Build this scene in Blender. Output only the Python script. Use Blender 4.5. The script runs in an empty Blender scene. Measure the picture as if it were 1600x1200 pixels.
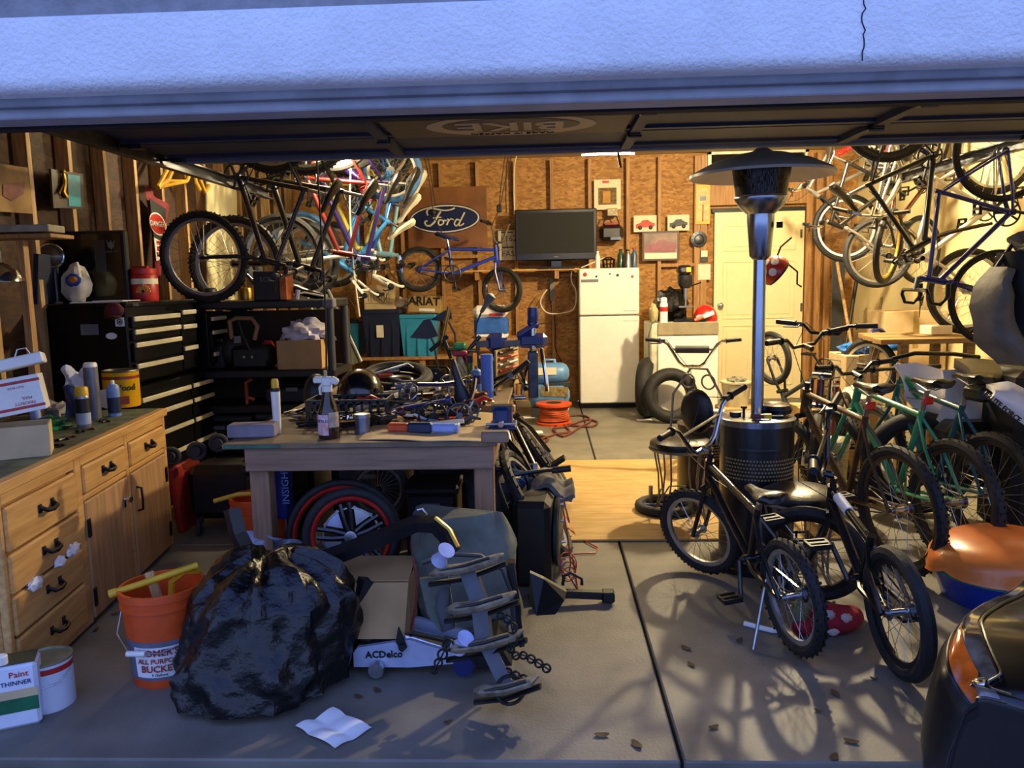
import bpy, math, random
from mathutils import Vector as V, Matrix, Euler, noise
R=random.Random(7)
S=bpy.context.scene; COL=S.collection
# ---------------- camera ----------------
FP=1240.0; YAW=math.radians(2.45); PIT=math.radians(7.3); ROL=math.radians(1.2); CZ=1.5
FW=V((-math.sin(YAW)*math.cos(PIT),math.cos(YAW)*math.cos(PIT),-math.sin(PIT)))
_r=V((math.cos(YAW),math.sin(YAW),0)); _u=_r.cross(FW)
RR=_r*math.cos(ROL)-_u*math.sin(ROL); UU=_r*math.sin(ROL)+_u*math.cos(ROL)
cam=bpy.data.cameras.new('camera'); cam.lens=FP/1600*36; cam.sensor_width=36; cam.clip_start=0.05
co=bpy.data.objects.new('camera',cam); COL.objects.link(co); S.camera=co
mw=Matrix((RR,UU,-FW)).transposed().to_4x4(); mw.translation=V((0,0,CZ)); co.matrix_world=mw
# ---------------- sky, exposure ----------------
S.view_settings.view_transform='Standard'; S.view_settings.look='None'; S.view_settings.gamma=1
S.view_settings.exposure=0.0; S.view_settings.use_curve_mapping=False
W=bpy.data.worlds.new('dusk_sky'); S.world=W; W.use_nodes=True
nt=W.node_tree; bg=nt.nodes['Background']
tc=nt.nodes.new('ShaderNodeTexCoord'); sx=nt.nodes.new('ShaderNodeSeparateXYZ'); cr=nt.nodes.new('ShaderNodeValToRGB')
nt.links.new(tc.outputs['Generated'],sx.inputs[0]); nt.links.new(sx.outputs['Z'],cr.inputs[0]); nt.links.new(cr.outputs[0],bg.inputs[0])
cr.color_ramp.elements[0].color=(0.33,0.46,0.88,1); cr.color_ramp.elements[1].color=(0.13,0.22,0.72,1)
bg.inputs[1].default_value=SKY=2.1
LAMP_W=1.0
# ---------------- placing helpers (a pixel plus a real depth gives a world point) ----------------
def ray(px,py): return RR*((px-800)/FP)+UU*((600-py)/FP)+FW
def P(px,py,Y): d=ray(px,py); return V((0,0,CZ))+d*(Y/d.y)
def F(px,py,z=0.0): d=ray(px,py); return V((0,0,CZ))+d*((z-CZ)/d.z)
def PX(px,py,X): d=ray(px,py); return V((0,0,CZ))+d*(X/d.x)
# ---------------- materials ----------------
def lin(h):
    if not isinstance(h,str): return tuple(h)+(1,)
    c=[int(h[i:i+2],16)/255 for i in (0,2,4)]
    return tuple(x/12.92 if x<=.04045 else ((x+.055)/1.055)**2.4 for x in c)+(1,)
MATS={}
def mat(name,col,rough=.5,metal=0,var=.15,sc=12,bump=0,bs=60,stretch=None,col2=None,emit=0,trans=0,coat=0,lo=.35,hi=.7):
    if name in MATS: return MATS[name]
    m=bpy.data.materials.new(name); MATS[name]=m; m.use_nodes=True; t=m.node_tree; b=t.nodes['Principled BSDF']
    c=lin(col); b.inputs['Roughness'].default_value=rough; b.inputs['Metallic'].default_value=metal
    if coat: b.inputs['Coat Weight'].default_value=coat; b.inputs['Coat Roughness'].default_value=.08
    if trans: b.inputs['Transmission Weight'].default_value=trans
    if var or col2:
        n=t.nodes.new('ShaderNodeTexNoise'); n.inputs['Scale'].default_value=sc; n.inputs['Detail'].default_value=5
        g=t.nodes.new('ShaderNodeTexCoord'); mp=t.nodes.new('ShaderNodeMapping')
        if stretch: mp.inputs['Scale'].default_value=stretch
        t.links.new(g.outputs['Object'],mp.inputs[0]); t.links.new(mp.outputs[0],n.inputs['Vector'])
        r=t.nodes.new('ShaderNodeValToRGB'); e=r.color_ramp.elements; e[0].position=lo; e[1].position=hi
        c2=lin(col2) if col2 else tuple(max(0,x*(1-var*2)) for x in c[:3])+(1,)
        c1=c if col2 else tuple(min(1,x*(1+var*.6)) for x in c[:3])+(1,)
        e[0].color=c2; e[1].color=c1
        t.links.new(n.outputs['Fac'],r.inputs[0]); t.links.new(r.outputs[0],b.inputs['Base Color'])
    else: b.inputs['Base Color'].default_value=c
    if bump:
        n2=t.nodes.new('ShaderNodeTexNoise'); n2.inputs['Scale'].default_value=bs; n2.inputs['Detail'].default_value=4
        g2=t.nodes.new('ShaderNodeTexCoord'); t.links.new(g2.outputs['Object'],n2.inputs['Vector'])
        bp=t.nodes.new('ShaderNodeBump'); bp.inputs['Strength'].default_value=bump; bp.inputs['Distance'].default_value=.02
        t.links.new(n2.outputs['Fac'],bp.inputs['Height']); t.links.new(bp.outputs[0],b.inputs['Normal'])
    if emit: b.inputs['Emission Color'].default_value=c; b.inputs['Emission Strength'].default_value=emit
    return m
def wood(name,c1,c2,axis=2,sc=6,rough=.6):
    """planed timber: noise drawn out along the grain axis"""
    st=[9,9,9]; st[axis]=.7
    return mat(name,c1,rough,col2=c2,sc=sc,stretch=st,lo=.3,hi=.72)
def osb(name,c1,c2,c3):
    m=bpy.data.materials.new(name); MATS[name]=m; m.use_nodes=True; t=m.node_tree; b=t.nodes['Principled BSDF']; b.inputs['Roughness'].default_value=.75
    g=t.nodes.new('ShaderNodeTexCoord'); mp=t.nodes.new('ShaderNodeMapping'); mp.inputs['Scale'].default_value=(20,20,48); mp.inputs['Rotation'].default_value=(0,.18,0)
    nz=t.nodes.new('ShaderNodeTexNoise'); nz.inputs['Scale'].default_value=2.5; nz.inputs['Detail'].default_value=2
    ad=t.nodes.new('ShaderNodeVectorMath'); ad.operation='MULTIPLY_ADD'; ad.inputs[1].default_value=(.12,.12,.12)
    vo=t.nodes.new('ShaderNodeTexVoronoi'); vo.inputs['Scale'].default_value=1.0
    t.links.new(g.outputs['Object'],nz.inputs['Vector']); t.links.new(g.outputs['Object'],ad.inputs[2]); t.links.new(nz.outputs['Color'],ad.inputs[0])
    t.links.new(ad.outputs[0],mp.inputs[0]); t.links.new(mp.outputs[0],vo.inputs['Vector'])
    r=t.nodes.new('ShaderNodeValToRGB'); e=r.color_ramp.elements; e[0].color=lin(c2); e[1].color=lin(c1); x=r.color_ramp.elements.new(.12); x.color=lin(c3); e[0].position=.0
    sp=t.nodes.new('ShaderNodeSeparateColor'); t.links.new(vo.outputs['Color'],sp.inputs[0]); t.links.new(sp.outputs[0],r.inputs[0])
    n2=t.nodes.new('ShaderNodeTexNoise'); n2.inputs['Scale'].default_value=1.6; n2.inputs['Detail'].default_value=6; t.links.new(g.outputs['Object'],n2.inputs['Vector'])
    r2=t.nodes.new('ShaderNodeValToRGB'); r2.color_ramp.elements[0].position=.3; r2.color_ramp.elements[1].position=.7; r2.color_ramp.elements[0].color=(.78,.74,.7,1); r2.color_ramp.elements[1].color=(1,1,1,1); t.links.new(n2.outputs['Fac'],r2.inputs[0])
    mx=t.nodes.new('ShaderNodeMix'); mx.data_type='RGBA'; mx.blend_type='MULTIPLY'; mx.inputs[0].default_value=1
    t.links.new(r.outputs[0],mx.inputs[6]); t.links.new(r2.outputs[0],mx.inputs[7]); t.links.new(mx.outputs[2],b.inputs['Base Color'])
    return m
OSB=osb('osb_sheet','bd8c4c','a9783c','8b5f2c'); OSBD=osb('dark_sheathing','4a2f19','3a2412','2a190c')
STUD=wood('stud_pine','b98a52','8a5f34'); STUDL=wood('stud_left','c9a571','8d6a40')
CONC=mat('concrete','827d70',.55,var=.0,col2='605d54',sc=3.2,bump=.12,bs=90,lo=.3,hi=.75)
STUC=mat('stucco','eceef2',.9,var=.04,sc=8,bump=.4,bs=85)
TRIM=mat('painted_trim','8d8f98',.6,var=.12,sc=9,bump=.08,bs=40)
DOORP=mat('garage_door_steel','27324f',.6,var=.12,sc=5)
DOORB=mat('garage_door_rail','5f6b86',.45,var=.1)
DRY=mat('drywall_yellowed','d9c793',.8,var=.06,sc=2)
PLY=mat('plywood','bfa068',.7,col2='a5854c',sc=4,stretch=(1,6,1),bump=.05)
STEEL=mat('steel','b5b8bd',.32,1,var=.15); CHROME=mat('chrome','d5d8dc',.12,1,var=.05)
DSTEEL=mat('dark_steel','5a5c60',.4,1,var=.2); ALU=mat('aluminium','b9bdc4',.38,.9,var=.1)
BLACK=mat('black_plastic','0e0e10',.5,var=.2); BLACKM=mat('black_paint','101013',.28,var=.15,coat=.3)
RUB=mat('rubber','1b1b1d',.72,var=.25,sc=20,bump=.15,bs=80); RUBG=mat('rubber_grey','3a3a3a',.75,var=.2,sc=20)
WHITE=mat('white_paint','e6e4dc',.45,var=.04); CREAM=mat('cream','e5dcc0',.5,var=.06)
CARD=mat('cardboard','b08c5c',.8,var=.1,sc=6); CARDL=mat('cardboard_pale','cdb387',.8,var=.08,sc=6)
ORANGE=mat('orange_plastic','d9521c',.42,var=.1); RED=mat('red','b3221c',.4,var=.12); YEL=mat('yellow','e2b320',.42,var=.1)
BLUE=mat('blue','2453b0',.4,var=.1); DBLUE=mat('dark_blue','17235e',.35,var=.1,coat=.3); TEAL=mat('teal','2a93a8',.45,var=.1)
GREEN=mat('green','2f9a58',.4,var=.1); GREY=mat('grey','6f7276',.55,var=.12); DGREY=mat('dark_grey','34363a',.5,var=.15)
PAPER=mat('paper','e9e9ea',.8,var=.02); LEATHER=mat('black_leather','1a1613',.33,var=.2,sc=25,bump=.1,bs=120)
BRASS=mat('brass','b8924a',.35,1,var=.15); COPPER=mat('copper','b7683f',.4,.8,var=.2)
# ---------------- mesh collector ----------------
def frame(d):
    d=V(d).normalized(); a=V((0,0,1)) if abs(d.z)<.9 else V((1,0,0))
    x=a.cross(d).normalized(); return x,d.cross(x)
class M:
    def __init__(s): s.v=[]; s.f=[]; s.sm=[]
    def add(s,vs,fs,smooth=True):
        o=len(s.v); s.v+=[tuple(p) for p in vs]; s.f+=[tuple(i+o for i in f) for f in fs]; s.sm+=[smooth]*len(fs); return s
    def box(s,c,sz,rot=None):
        c=V(c); h=[x/2 for x in sz]; m=rot if rot is not None else Matrix.Identity(3)
        vs=[c+m@V((x*h[0],y*h[1],z*h[2])) for x in(-1,1) for y in(-1,1) for z in(-1,1)]
        return s.add(vs,[(0,1,3,2),(4,6,7,5),(0,4,5,1),(2,3,7,6),(0,2,6,4),(1,5,7,3)],False)
    def bb(s,a,b): 
        a=V(a);b=V(b); return s.box((a+b)/2,[abs(x) for x in (b-a)])
    def rbox(s,c,sz,r=.01,rot=None):
        """box with chamfered edges"""
        c=V(c); m=rot if rot is not None else Matrix.Identity(3); h=[max(x/2,1e-4) for x in sz]; r=min(r,min(h)*.9)
        vs=[];idx={}
        for x in(-1,1):
            for y in(-1,1):
                for z in(-1,1):
                    for k in range(3):
                        q=[x*(h[0]-r),y*(h[1]-r),z*(h[2]-r)]; q[k]=(x,y,z)[k]*h[k]; idx[(x,y,z,k)]=len(vs); vs.append(c+m@V(q))
        fs=[]
        sg=(-1,1)
        for k in range(3):
            a,b=(k+1)%3,(k+2)%3
            for q in sg:
                L=[]
                for (p,t) in ((-1,-1),(1,-1),(1,1),(-1,1)):
                    o=[0,0,0];o[k]=q;o[a]=p;o[b]=t; L.append(idx[tuple(o)+(k,)])
                fs.append(tuple(L if q>0 else L[::-1]))
            for p in sg:
                for t in sg:
                    o1=[0,0,0];o1[k]=-1;o1[a]=p;o1[b]=t; o2=o1[:];o2[k]=1
                    L=[idx[tuple(o1)+(a,)],idx[tuple(o2)+(a,)],idx[tuple(o2)+(b,)],idx[tuple(o1)+(b,)]]
                    fs.append(tuple(L if p*t<0 else L[::-1]))
        for x in sg:
            for y in sg:
                for z in sg:
                    L=[idx[(x,y,z,k)] for k in range(3)]; fs.append(tuple(L if x*y*z>0 else L[::-1]))
        return s.add(vs,fs,False)
    def tube(s,pts,r,n=8,closed=False,rs=None,smooth=True,flat=1,up=None):
        pts=[V(p) for p in pts]; N=len(pts); rings=[]; px=None
        for i,p in enumerate(pts):
            if closed: d=(pts[(i+1)%N]-pts[i-1])
            else: d=(pts[min(i+1,N-1)]-pts[max(i-1,0)])
            if d.length<1e-9: d=V((0,0,1))
            d.normalize()
            if up is not None: x=V(up).cross(d); x=x.normalized() if x.length>1e-6 else frame(d)[0]
            elif px is None: x=frame(d)[0]
            else:
                x=px-d*px.dot(d); x=x.normalized() if x.length>1e-6 else frame(d)[0]
            px=x; y=d.cross(x); q=rs[i] if rs else r
            rings.append([p+x*(math.cos(2*math.pi*k/n)*q)+y*(math.sin(2*math.pi*k/n)*q*flat) for k in range(n)])
        vs=[q for g in rings for q in g]; fs=[]
        for i in range(N if closed else N-1):
            j=(i+1)%N
            for k in range(n): fs.append((i*n+k,i*n+(k+1)%n,j*n+(k+1)%n,j*n+k))
        if not closed: fs.append(tuple(range(n-1,-1,-1))); fs.append(tuple((N-1)*n+k for k in range(n)))
        return s.add(vs,fs,smooth)
    def cyl(s,a,b,r,r2=None,n=16): return s.tube([a,b],r,n,rs=[r,r if r2 is None else r2],smooth=True)
    def lathe(s,c,ax,prof,n=24,capb=True,capt=True):
        c=V(c); ax=V(ax).normalized(); x,y=frame(ax); vs=[];fs=[]
        for (r,h) in prof:
            for k in range(n): a=2*math.pi*k/n; vs.append(c+ax*h+x*(r*math.cos(a))+y*(r*math.sin(a)))
        for i in range(len(prof)-1):
            for k in range(n): fs.append((i*n+k,i*n+(k+1)%n,(i+1)*n+(k+1)%n,(i+1)*n+k))
        if capb: fs.append(tuple(range(n-1,-1,-1)))
        if capt: fs.append(tuple((len(prof)-1)*n+k for k in range(n)))
        return s.add(vs,fs,True)
    def ring(s,c,ax,Rd,r,n=36,m=8,flat=1.0,a0=0,a1=2*math.pi):
        """torus; flat scales the section along the axis"""
        c=V(c); ax=V(ax).normalized(); x,y=frame(ax); vs=[];fs=[]; full=abs(a1-a0)>6.28; N=n if full else n+1
        for i in range(N):
            a=a0+(a1-a0)*i/n; d=x*math.cos(a)+y*math.sin(a)
            for k in range(m): b=2*math.pi*k/m; vs.append(c+d*(Rd+r*math.cos(b))+ax*(r*flat*math.sin(b)))
        for i in range(n):
            j=(i+1)%N
            for k in range(m): fs.append((i*m+k,j*m+k,j*m+(k+1)%m,i*m+(k+1)%m))
        return s.add(vs,fs,True)
    def ell(s,c,rad,rot=None,nu=16,nv=10,z0=-1.0,jit=0,seed=0):
        c=V(c); m=rot if rot is not None else Matrix.Identity(3); vs=[];fs=[]
        a0=math.asin(max(-1,z0))
        for j in range(nv+1):
            t=a0+(math.pi/2-a0)*j/nv
            for k in range(nu):
                a=2*math.pi*k/nu; q=V((math.cos(t)*math.cos(a),math.cos(t)*math.sin(a),math.sin(t)))
                f=1+(jit*noise.noise(q*2.2+V((seed,seed*1.7,0))) if jit else 0)
                vs.append(c+m@V((q.x*rad[0]*f,q.y*rad[1]*f,q.z*rad[2]*f)))
        for j in range(nv):
            for k in range(nu): fs.append((j*nu+k,j*nu+(k+1)%nu,(j+1)*nu+(k+1)%nu,(j+1)*nu+k))
        fs.append(tuple(range(nu-1,-1,-1))); fs.append(tuple(nv*nu+k for k in range(nu)))
        return s.add(vs,fs,True)
    def prism(s,pts,ext,smooth=False):
        pts=[V(p) for p in pts]; e=V(ext); n=len(pts); vs=pts+[p+e for p in pts]
        nrm=V((0,0,0))
        for i in range(n): nrm+=pts[i].cross(pts[(i+1)%n])
        fl=nrm.dot(e)>0
        fs=[tuple(range(n-1,-1,-1)) if fl else tuple(range(n)), tuple(n+i for i in range(n)) if fl else tuple(n+i for i in range(n-1,-1,-1))]
        for i in range(n):
            j=(i+1)%n; q=(i,j,n+j,n+i); fs.append(q if fl else q[::-1])
        return s.add(vs,fs,smooth)
    def sheet(s,fn,nu,nv,t=.004):
        """thick sheet over (u,v) in 0..1"""
        top=[[V(fn(i/nu,j/nv)) for j in range(nv+1)] for i in range(nu+1)]; w=nv+1
        vs=[];
        for lay in(0,1):
            for i in range(nu+1):
                for j in range(nv+1):
                    du=top[min(i+1,nu)][j]-top[max(i-1,0)][j]; dv=top[i][min(j+1,nv)]-top[i][max(j-1,0)]
                    nn=du.cross(dv); nn=nn.normalized() if nn.length>1e-9 else V((0,0,1))
                    vs.append(top[i][j]-nn*(t*lay))
        o=(nu+1)*w; fs=[]
        for i in range(nu):
            for j in range(nv):
                a=i*w+j; fs.append((a,a+w,a+w+1,a+1)); fs.append((o+a,o+a+1,o+a+w+1,o+a+w))
        for i in range(nu):
            a=i*w; fs.append((a,o+a,o+a+w,a+w)); a=i*w+nv; fs.append((a,a+w,o+a+w,o+a))
        for j in range(nv):
            a=j; fs.append((a,a+1,o+a+1,o+a)); a=nu*w+j; fs.append((a,o+a,o+a+1,a+1))
        return s.add(vs,fs,True)
ORG={}
def thing(name,label,cat,loc=(0,0,0),group=None,m=None):
    o=bpy.data.objects.new(name,None); COL.objects.link(o); o.empty_display_size=.05
    if m is not None: o.matrix_world=m; ORG[o.name]=None
    else: o.location=V(loc); ORG[o.name]=V(loc)
    tag(o,label,cat,group); return o
def tag(o,label,cat,group=None,kind=None):
    if label: o['label']=label
    if cat: o['category']=cat
    if group: o['group']=group
    if kind: o['kind']=kind
    return o
def org(p):
    while p is not None and p.name not in ORG: p=p.parent
    return ORG.get(p.name) if p is not None else None
def obj(name,m,material,parent=None,label=None,kind=None,o=None,smooth=True):
    """links the collected shapes as ONE mesh object; world coordinates are made local to the thing"""
    if parent is not None and o is None: o=org(parent)
    vs=m.v if o is None else [(x-o[0],y-o[1],z-o[2]) for x,y,z in m.v]
    me=bpy.data.meshes.new(name); me.from_pydata(vs,[],m.f); me.materials.append(material)
    if smooth and any(m.sm):
        me.polygons.foreach_set('use_smooth',m.sm)
        if not all(m.sm) or True:
            me.set_sharp_from_angle(angle=math.radians(42))
    ob=bpy.data.objects.new(name,me); COL.objects.link(ob)
    if parent is not None: ob.parent=parent
    elif o is not None: ob.location=o; ORG[ob.name]=V(o)
    if label: ob['label']=label
    if kind: ob['kind']=kind
    return ob
def single(name,m,material,label,cat,group=None,loc=None,kind=None):
    """a thing that is one mesh; origin at its base"""
    if loc is None:
        xs=[p[0] for p in m.v]; ys=[p[1] for p in m.v]; zs=[p[2] for p in m.v]
        loc=V(((min(xs)+max(xs))/2,(min(ys)+max(ys))/2,min(zs)))
    ob=obj(name,m,material,None,o=loc); tag(ob,label,cat,group,kind); return ob
def struct(name,m,material,parent=None):
    ob=obj(name,m,material,parent,o=V((0,0,0)) if parent is None else None); 
    if parent is None: ob['kind']='structure'
    return ob
def text(name,s,c,xdir,ydir,h,material,parent,depth=.002,font_w=1.0,bold=False):
    """lettering as thin raised geometry: c centre, xdir reading direction, ydir up"""
    cu=bpy.data.curves.new(name,'FONT'); cu.body=s; cu.size=h; cu.align_x='CENTER'; cu.align_y='CENTER'; cu.extrude=depth; cu.resolution_u=2
    cu.space_character=font_w
    if bold: cu.offset=h*.02
    t=bpy.data.objects.new(name,cu); COL.objects.link(t)
    dg=bpy.context.evaluated_depsgraph_get(); me=bpy.data.meshes.new_from_object(t.evaluated_get(dg)); bpy.data.objects.remove(t); bpy.data.curves.remove(cu)
    x=V(xdir).normalized(); z=x.cross(V(ydir)).normalized(); y=z.cross(x)
    mt=Matrix((x,y,z)).transposed().to_4x4(); o=org(parent); mt.translation=V(c)-(o if o is not None else V((0,0,0)))
    me.transform(mt); me.materials.clear(); me.materials.append(material)
    ob=bpy.data.objects.new(name,me); COL.objects.link(ob); ob.parent=parent; return ob
def rotz(a): return Matrix.Rotation(a,3,'Z')
def basis(x,y,z): return Matrix((V(x),V(y),V(z))).transposed()
def wrap(ob,ang,r,eps=.0015):
    """bends flat lettering round the upright cylinder of radius r about the thing's origin"""
    f=V((math.cos(ang),math.sin(ang),0)); x=V((-f.y,f.x,0))
    base=min((v.co.dot(f) for v in ob.data.vertices),default=0)
    for v in ob.data.vertices:
        s_=v.co.dot(x); d=v.co.dot(f)-base; a=ang+s_/r; v.co=V((math.cos(a)*(r+eps+d),math.sin(a)*(r+eps+d),v.co.z))
    return ob
# ================= lamps =================
WARM=(1.0,.82,.50)
def lamp(name,c,ln,power,label,axis=(1,0,0),vis=True):
    c=V(c); ax=V(axis); t=thing(name,label,'lamp',c,group=None)
    m=M(); m.cyl(c-ax*ln/2,c+ax*ln/2,.019,n=14)
    tb=obj('tube',m,mat('glowing_tube',(1.0,.80,.5),.5,var=0,emit=60),t)
    h=M(); h.box(c+V((0,0,.045)),(ln*1.08 if ax.x else .09,.09 if ax.x else ln*1.08,.03)); obj('housing',h,WHITE,t)
    k=M(); k.cyl(c+V((0,0,.06)),V((c.x,c.y,2.98)),.004,n=6); obj('cord',k,BLACK,t)
    for sgn in(-1,1):
        e=M(); e.cyl(c+ax*(sgn*ln/2),c+ax*(sgn*(ln/2+.03)),.022,n=12); e.box(c+ax*(sgn*(ln/2+.012))+V((0,0,.025)),(.02,.03,.04)); obj('end_cap',e,WHITE,t)
    l=bpy.data.lights.new(name+'_light','POINT'); l.shadow_soft_size=.07; l.energy=power*LAMP_W; l.color=WARM
    lo=bpy.data.objects.new(name+'_light',l); COL.objects.link(lo); lo.parent=t; lo.location=(0,0,-.10)
    return t
lamp('ceiling_lamp',P(950,238,6.2),.34,48,'small glowing tube lamp hanging above the white refrigerator')
lamp('ceiling_lamp',(2.0,6.5,2.88),.35,580,'tube lamp hung from the ceiling behind the heater dome')
lamp('ceiling_lamp',(-1.7,6.7,2.72),.6,115,'tube lamp hung from the ceiling behind the raised garage door')
# ================= room =================
YB=9.95; XL=-3.1; XR=3.8; ZC=3.0
fl=M(); fl.bb((XL-.2,2.32,-.2),(XR+.2,YB+.2,-.035)); floor=struct('floor',fl,mat('joint_dirt','2c2a27',.9))
def slab(x0,x1,y0,y1):
    m=M(); m.rbox(((x0+x1)/2,(y0+y1)/2,-.02),(x1-x0,y1-y0,.04),.006); obj('slab',m,CONC,floor)
ys=[2.33,4.452,6.6,8.7,YB+.1]; xs=[XL-.1,.41,XR+.1]
for i in range(2):
    for j in range(4): slab(xs[i]+.006,xs[i+1]-.006,ys[j]+.004,ys[j+1]-.004)
dr=M(); dr.bb((-12,-14,-.3),(12,2.31,-.03)); struct('ground',dr,mat('driveway','9a9a9c',.7,col2='77787c',sc=5,bump=.1))
# left wall: sheathing and studs
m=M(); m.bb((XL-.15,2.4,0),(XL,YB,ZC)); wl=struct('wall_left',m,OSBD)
for k in range(-5,13):
    y=4.68+.412*k; m=M(); m.bb((XL+.002,y-.019,.09),(XL+.089,y+.019,ZC-.04)); obj('stud',m,STUDL,wl)
m=M(); m.bb((XL+.002,2.5,0),(XL+.09,YB,.09)); obj('sill_plate',m,STUDL,wl)
# back wall
m=M(); m.bb((XL-.2,YB,0),(XR+.2,YB+.15,ZC)); wb=struct('wall_back',m,OSB)
for px in (571,628,690,747,805,862,921,980,1029):
    x=P(px,300,YB).x; m=M(); m.bb((x-.02,YB-.088,.04),(x+.02,YB-.001,ZC-.04)); obj('stud',m,STUD,wb)
for px in (1088,1098,1262,1277,1292):
    x=P(px,300,YB).x; m=M(); m.bb((x-.036,YB-.09,.04),(x+.036,YB-.001,ZC-.04)); obj('door_stud',m,STUD,wb)
m=M(); m.bb((P(1104,280,YB).x,YB-.09,2.37),(P(1258,280,YB).x,YB-.002,2.62)); obj('door_lintel',m,STUD,wb)
for (a,b,py) in ((571,628,350),(690,747,402),(862,921,430),(805,862,400),(1029,1088,415)):
    x0=P(a,300,YB).x+.022; x1=P(b,300,YB).x-.022; z=P(a,py,YB).z; m=M(); m.bb((x0,YB-.085,z-.02),(x1,YB-.002,z+.02)); obj('blocking',m,STUD,wb)
# right wall: drywall with a raw stud end by the back corner
m=M(); m.bb((XR,2.4,0),(XR+.15,YB,ZC)); wr=struct('wall_right',m,DRY)
m=M(); m.bb((XL-.2,2.4,ZC),(XR+.2,YB+.2,ZC+.1)); struct('ceiling',m,mat('ceiling_board','b9a27a',.85,var=.06))
# front wall, stucco band and header trim
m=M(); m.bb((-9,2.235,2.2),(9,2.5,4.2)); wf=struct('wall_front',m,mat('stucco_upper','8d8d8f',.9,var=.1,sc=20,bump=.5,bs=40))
def extrude(name,prof,material,x0,x1,parent=None):
    m=M(); n=len(prof); m.prism([(x0,y,z) for y,z in prof],(x1-x0,0,0),True)
    return struct(name,m,material,parent)
extrude('trim_1',[(2.5,2.235),(2.19,2.235),(2.18,2.228),(2.18,2.075),(2.186,2.058),(2.2,2.047),(2.22,2.042),(2.5,2.042)],STUC,-9,9)
extrude('trim_2',[(2.262,2.05),(2.262,2.027),(2.268,2.02),(2.40,2.02),(2.40,2.05)],TRIM,-3,3.5)
extrude('trim_3',[(2.30,2.03),(2.30,1.998),(2.304,1.994),(2.40,1.994),(2.40,2.03)],mat('painted_trim_pale','a3a6b0',.6,var=.1,sc=9),-3,3.5)
extrude('trim_4',[(2.42,2.42),(2.42,1.99),(2.47,1.99),(2.47,2.42)],mat('header_gap_black','0d0d10',.8),-3,3.5)  # near-black strip filling the gap between header and raised door
cr_=M(); pts=[P(1350+4*math.sin(i*1.1)*math.sin(i*.37)+R.uniform(-2,2),95*i/14,2.179) for i in range(15)]
cr_.tube(pts,.0018,4); obj('crack',cr_,mat('crack_dark','2f3138',.9),bpy.data.objects['trim_1'])
for (x0,x1,nm) in ((-9,-2.55,'wall_front_left'),(2.95,9,'wall_front_right')):
    m=M(); m.bb((x0,2.26,0),(x1,2.5,2.31)); struct(nm,m,STUC)
# raised sectional door on its tracks
gd=thing('door_1',None,None,(0.3,4.8,2.2)); gd['kind']='structure'
ZD=2.275; x0,x1=-2.18,2.78
for i,(ya,yb) in enumerate(((2.56,3.10),(3.11,3.66),(3.67,4.22),(4.23,4.72))):
    m=M(); m.rbox(((x0+x1)/2,(ya+yb)/2,ZD+.02),(x1-x0,yb-ya,.04),.006); obj('panel',m,DOORP,gd)
    for yy in(ya+.03,yb-.03):
        m=M(); m.box(((x0+x1)/2,yy,ZD-.008),(x1-x0,.045,.016)); obj('panel_rail',m,DOORP,gd)
m=M(); m.rbox(((x0+x1)/2,4.75,ZD-.005),(x1-x0,.06,.07),.01); obj('end_rail',m,DOORB,gd)
for px in (585,1000,1400):
    xx=P(px,200,4.0).x
    for ya,yb in((2.6,3.08),(3.14,3.64),(3.70,4.20),(4.26,4.70)):
        m=M(); m.box((xx,(ya+yb)/2,ZD-.018),(.055,yb-ya,.03)); obj('stile',m,DOORP,gd)
    for yy in(3.105,3.665,4.225):
        m=M(); m.box((xx,yy,ZD-.035),(.05,.07,.012)); m.cyl((xx-.035,yy,ZD-.045),(xx+.035,yy,ZD-.045),.009,n=8); m.box((xx-.02,yy+.05,ZD-.03),(.03,.05,.02)); obj('hinge',m,DSTEEL,gd)
for xe in(x0-.05,x1+.05):
    m=M(); m.box((xe,4.5,ZD-.03),(.012,4.0,.07)); m.box((xe+(.02 if xe<0 else -.02),4.5,ZD-.062),(.05,4.0,.008)); m.box((xe+(.02 if xe<0 else -.02),4.5,ZD+.005),(.05,4.0,.008)); obj('track',m,DSTEEL,gd)
    for yy in(3.1,3.66,4.22,4.7):
        m=M(); m.cyl((xe,yy,ZD-.02),(xe+(.09 if xe<0 else -.09),yy,ZD-.02),.008,n=8); m.cyl((xe-.01,yy,ZD-.02),(xe+.012,yy,ZD-.02),.025,n=12); m.box((xe+(.1 if xe<0 else -.1),yy,ZD-.02),(.07,.06,.04)); obj('roller',m,DSTEEL,gd)
# sign on the underside of the door
sg=thing('banner_sign','brown board sign with cream oval bolted under the raised door','sign',P(785,196,3.9))
a=P(600,197,3.72); b=P(985,186,3.72); zz=ZD-.018
x0s=P(600,200,3.9).x; x1s=P(985,190,3.9).x
m=M(); m.bb((x0s,3.70,zz-.006),(x1s,4.21,zz)); obj('board',m,mat('sign_brown','5c5344',.6,var=.08),sg)
cx=(x0s+x1s)/2+.02
def flat_oval(c,rx,ry,z0,z1,n=40): 
    mm=M(); mm.prism([(c[0]+rx*math.cos(2*math.pi*k/n),c[1]+ry*math.sin(2*math.pi*k/n),z0) for k in range(n)],(0,0,z1-z0)); return mm
SCR=mat('sign_cream','b3a78e',.6,var=.05)
obj('oval',flat_oval((cx,3.95),.41,.24,zz-.009,zz-.006),SCR,sg); obj('oval_inner',flat_oval((cx-.0,3.93),.33,.165,zz-.012,zz-.009),MATS['sign_brown'],sg)
text('lettering','BIKE',(cx,3.93,zz-.013),(-1,0,0),(0,1,0),.27,SCR,sg,.002,bold=True)
text('lettering','MAKE IT HAPPEN',(cx,4.13,zz-.0105),(-1,0,0),(0,1,0),.055,BLACK,sg,.002)
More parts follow.
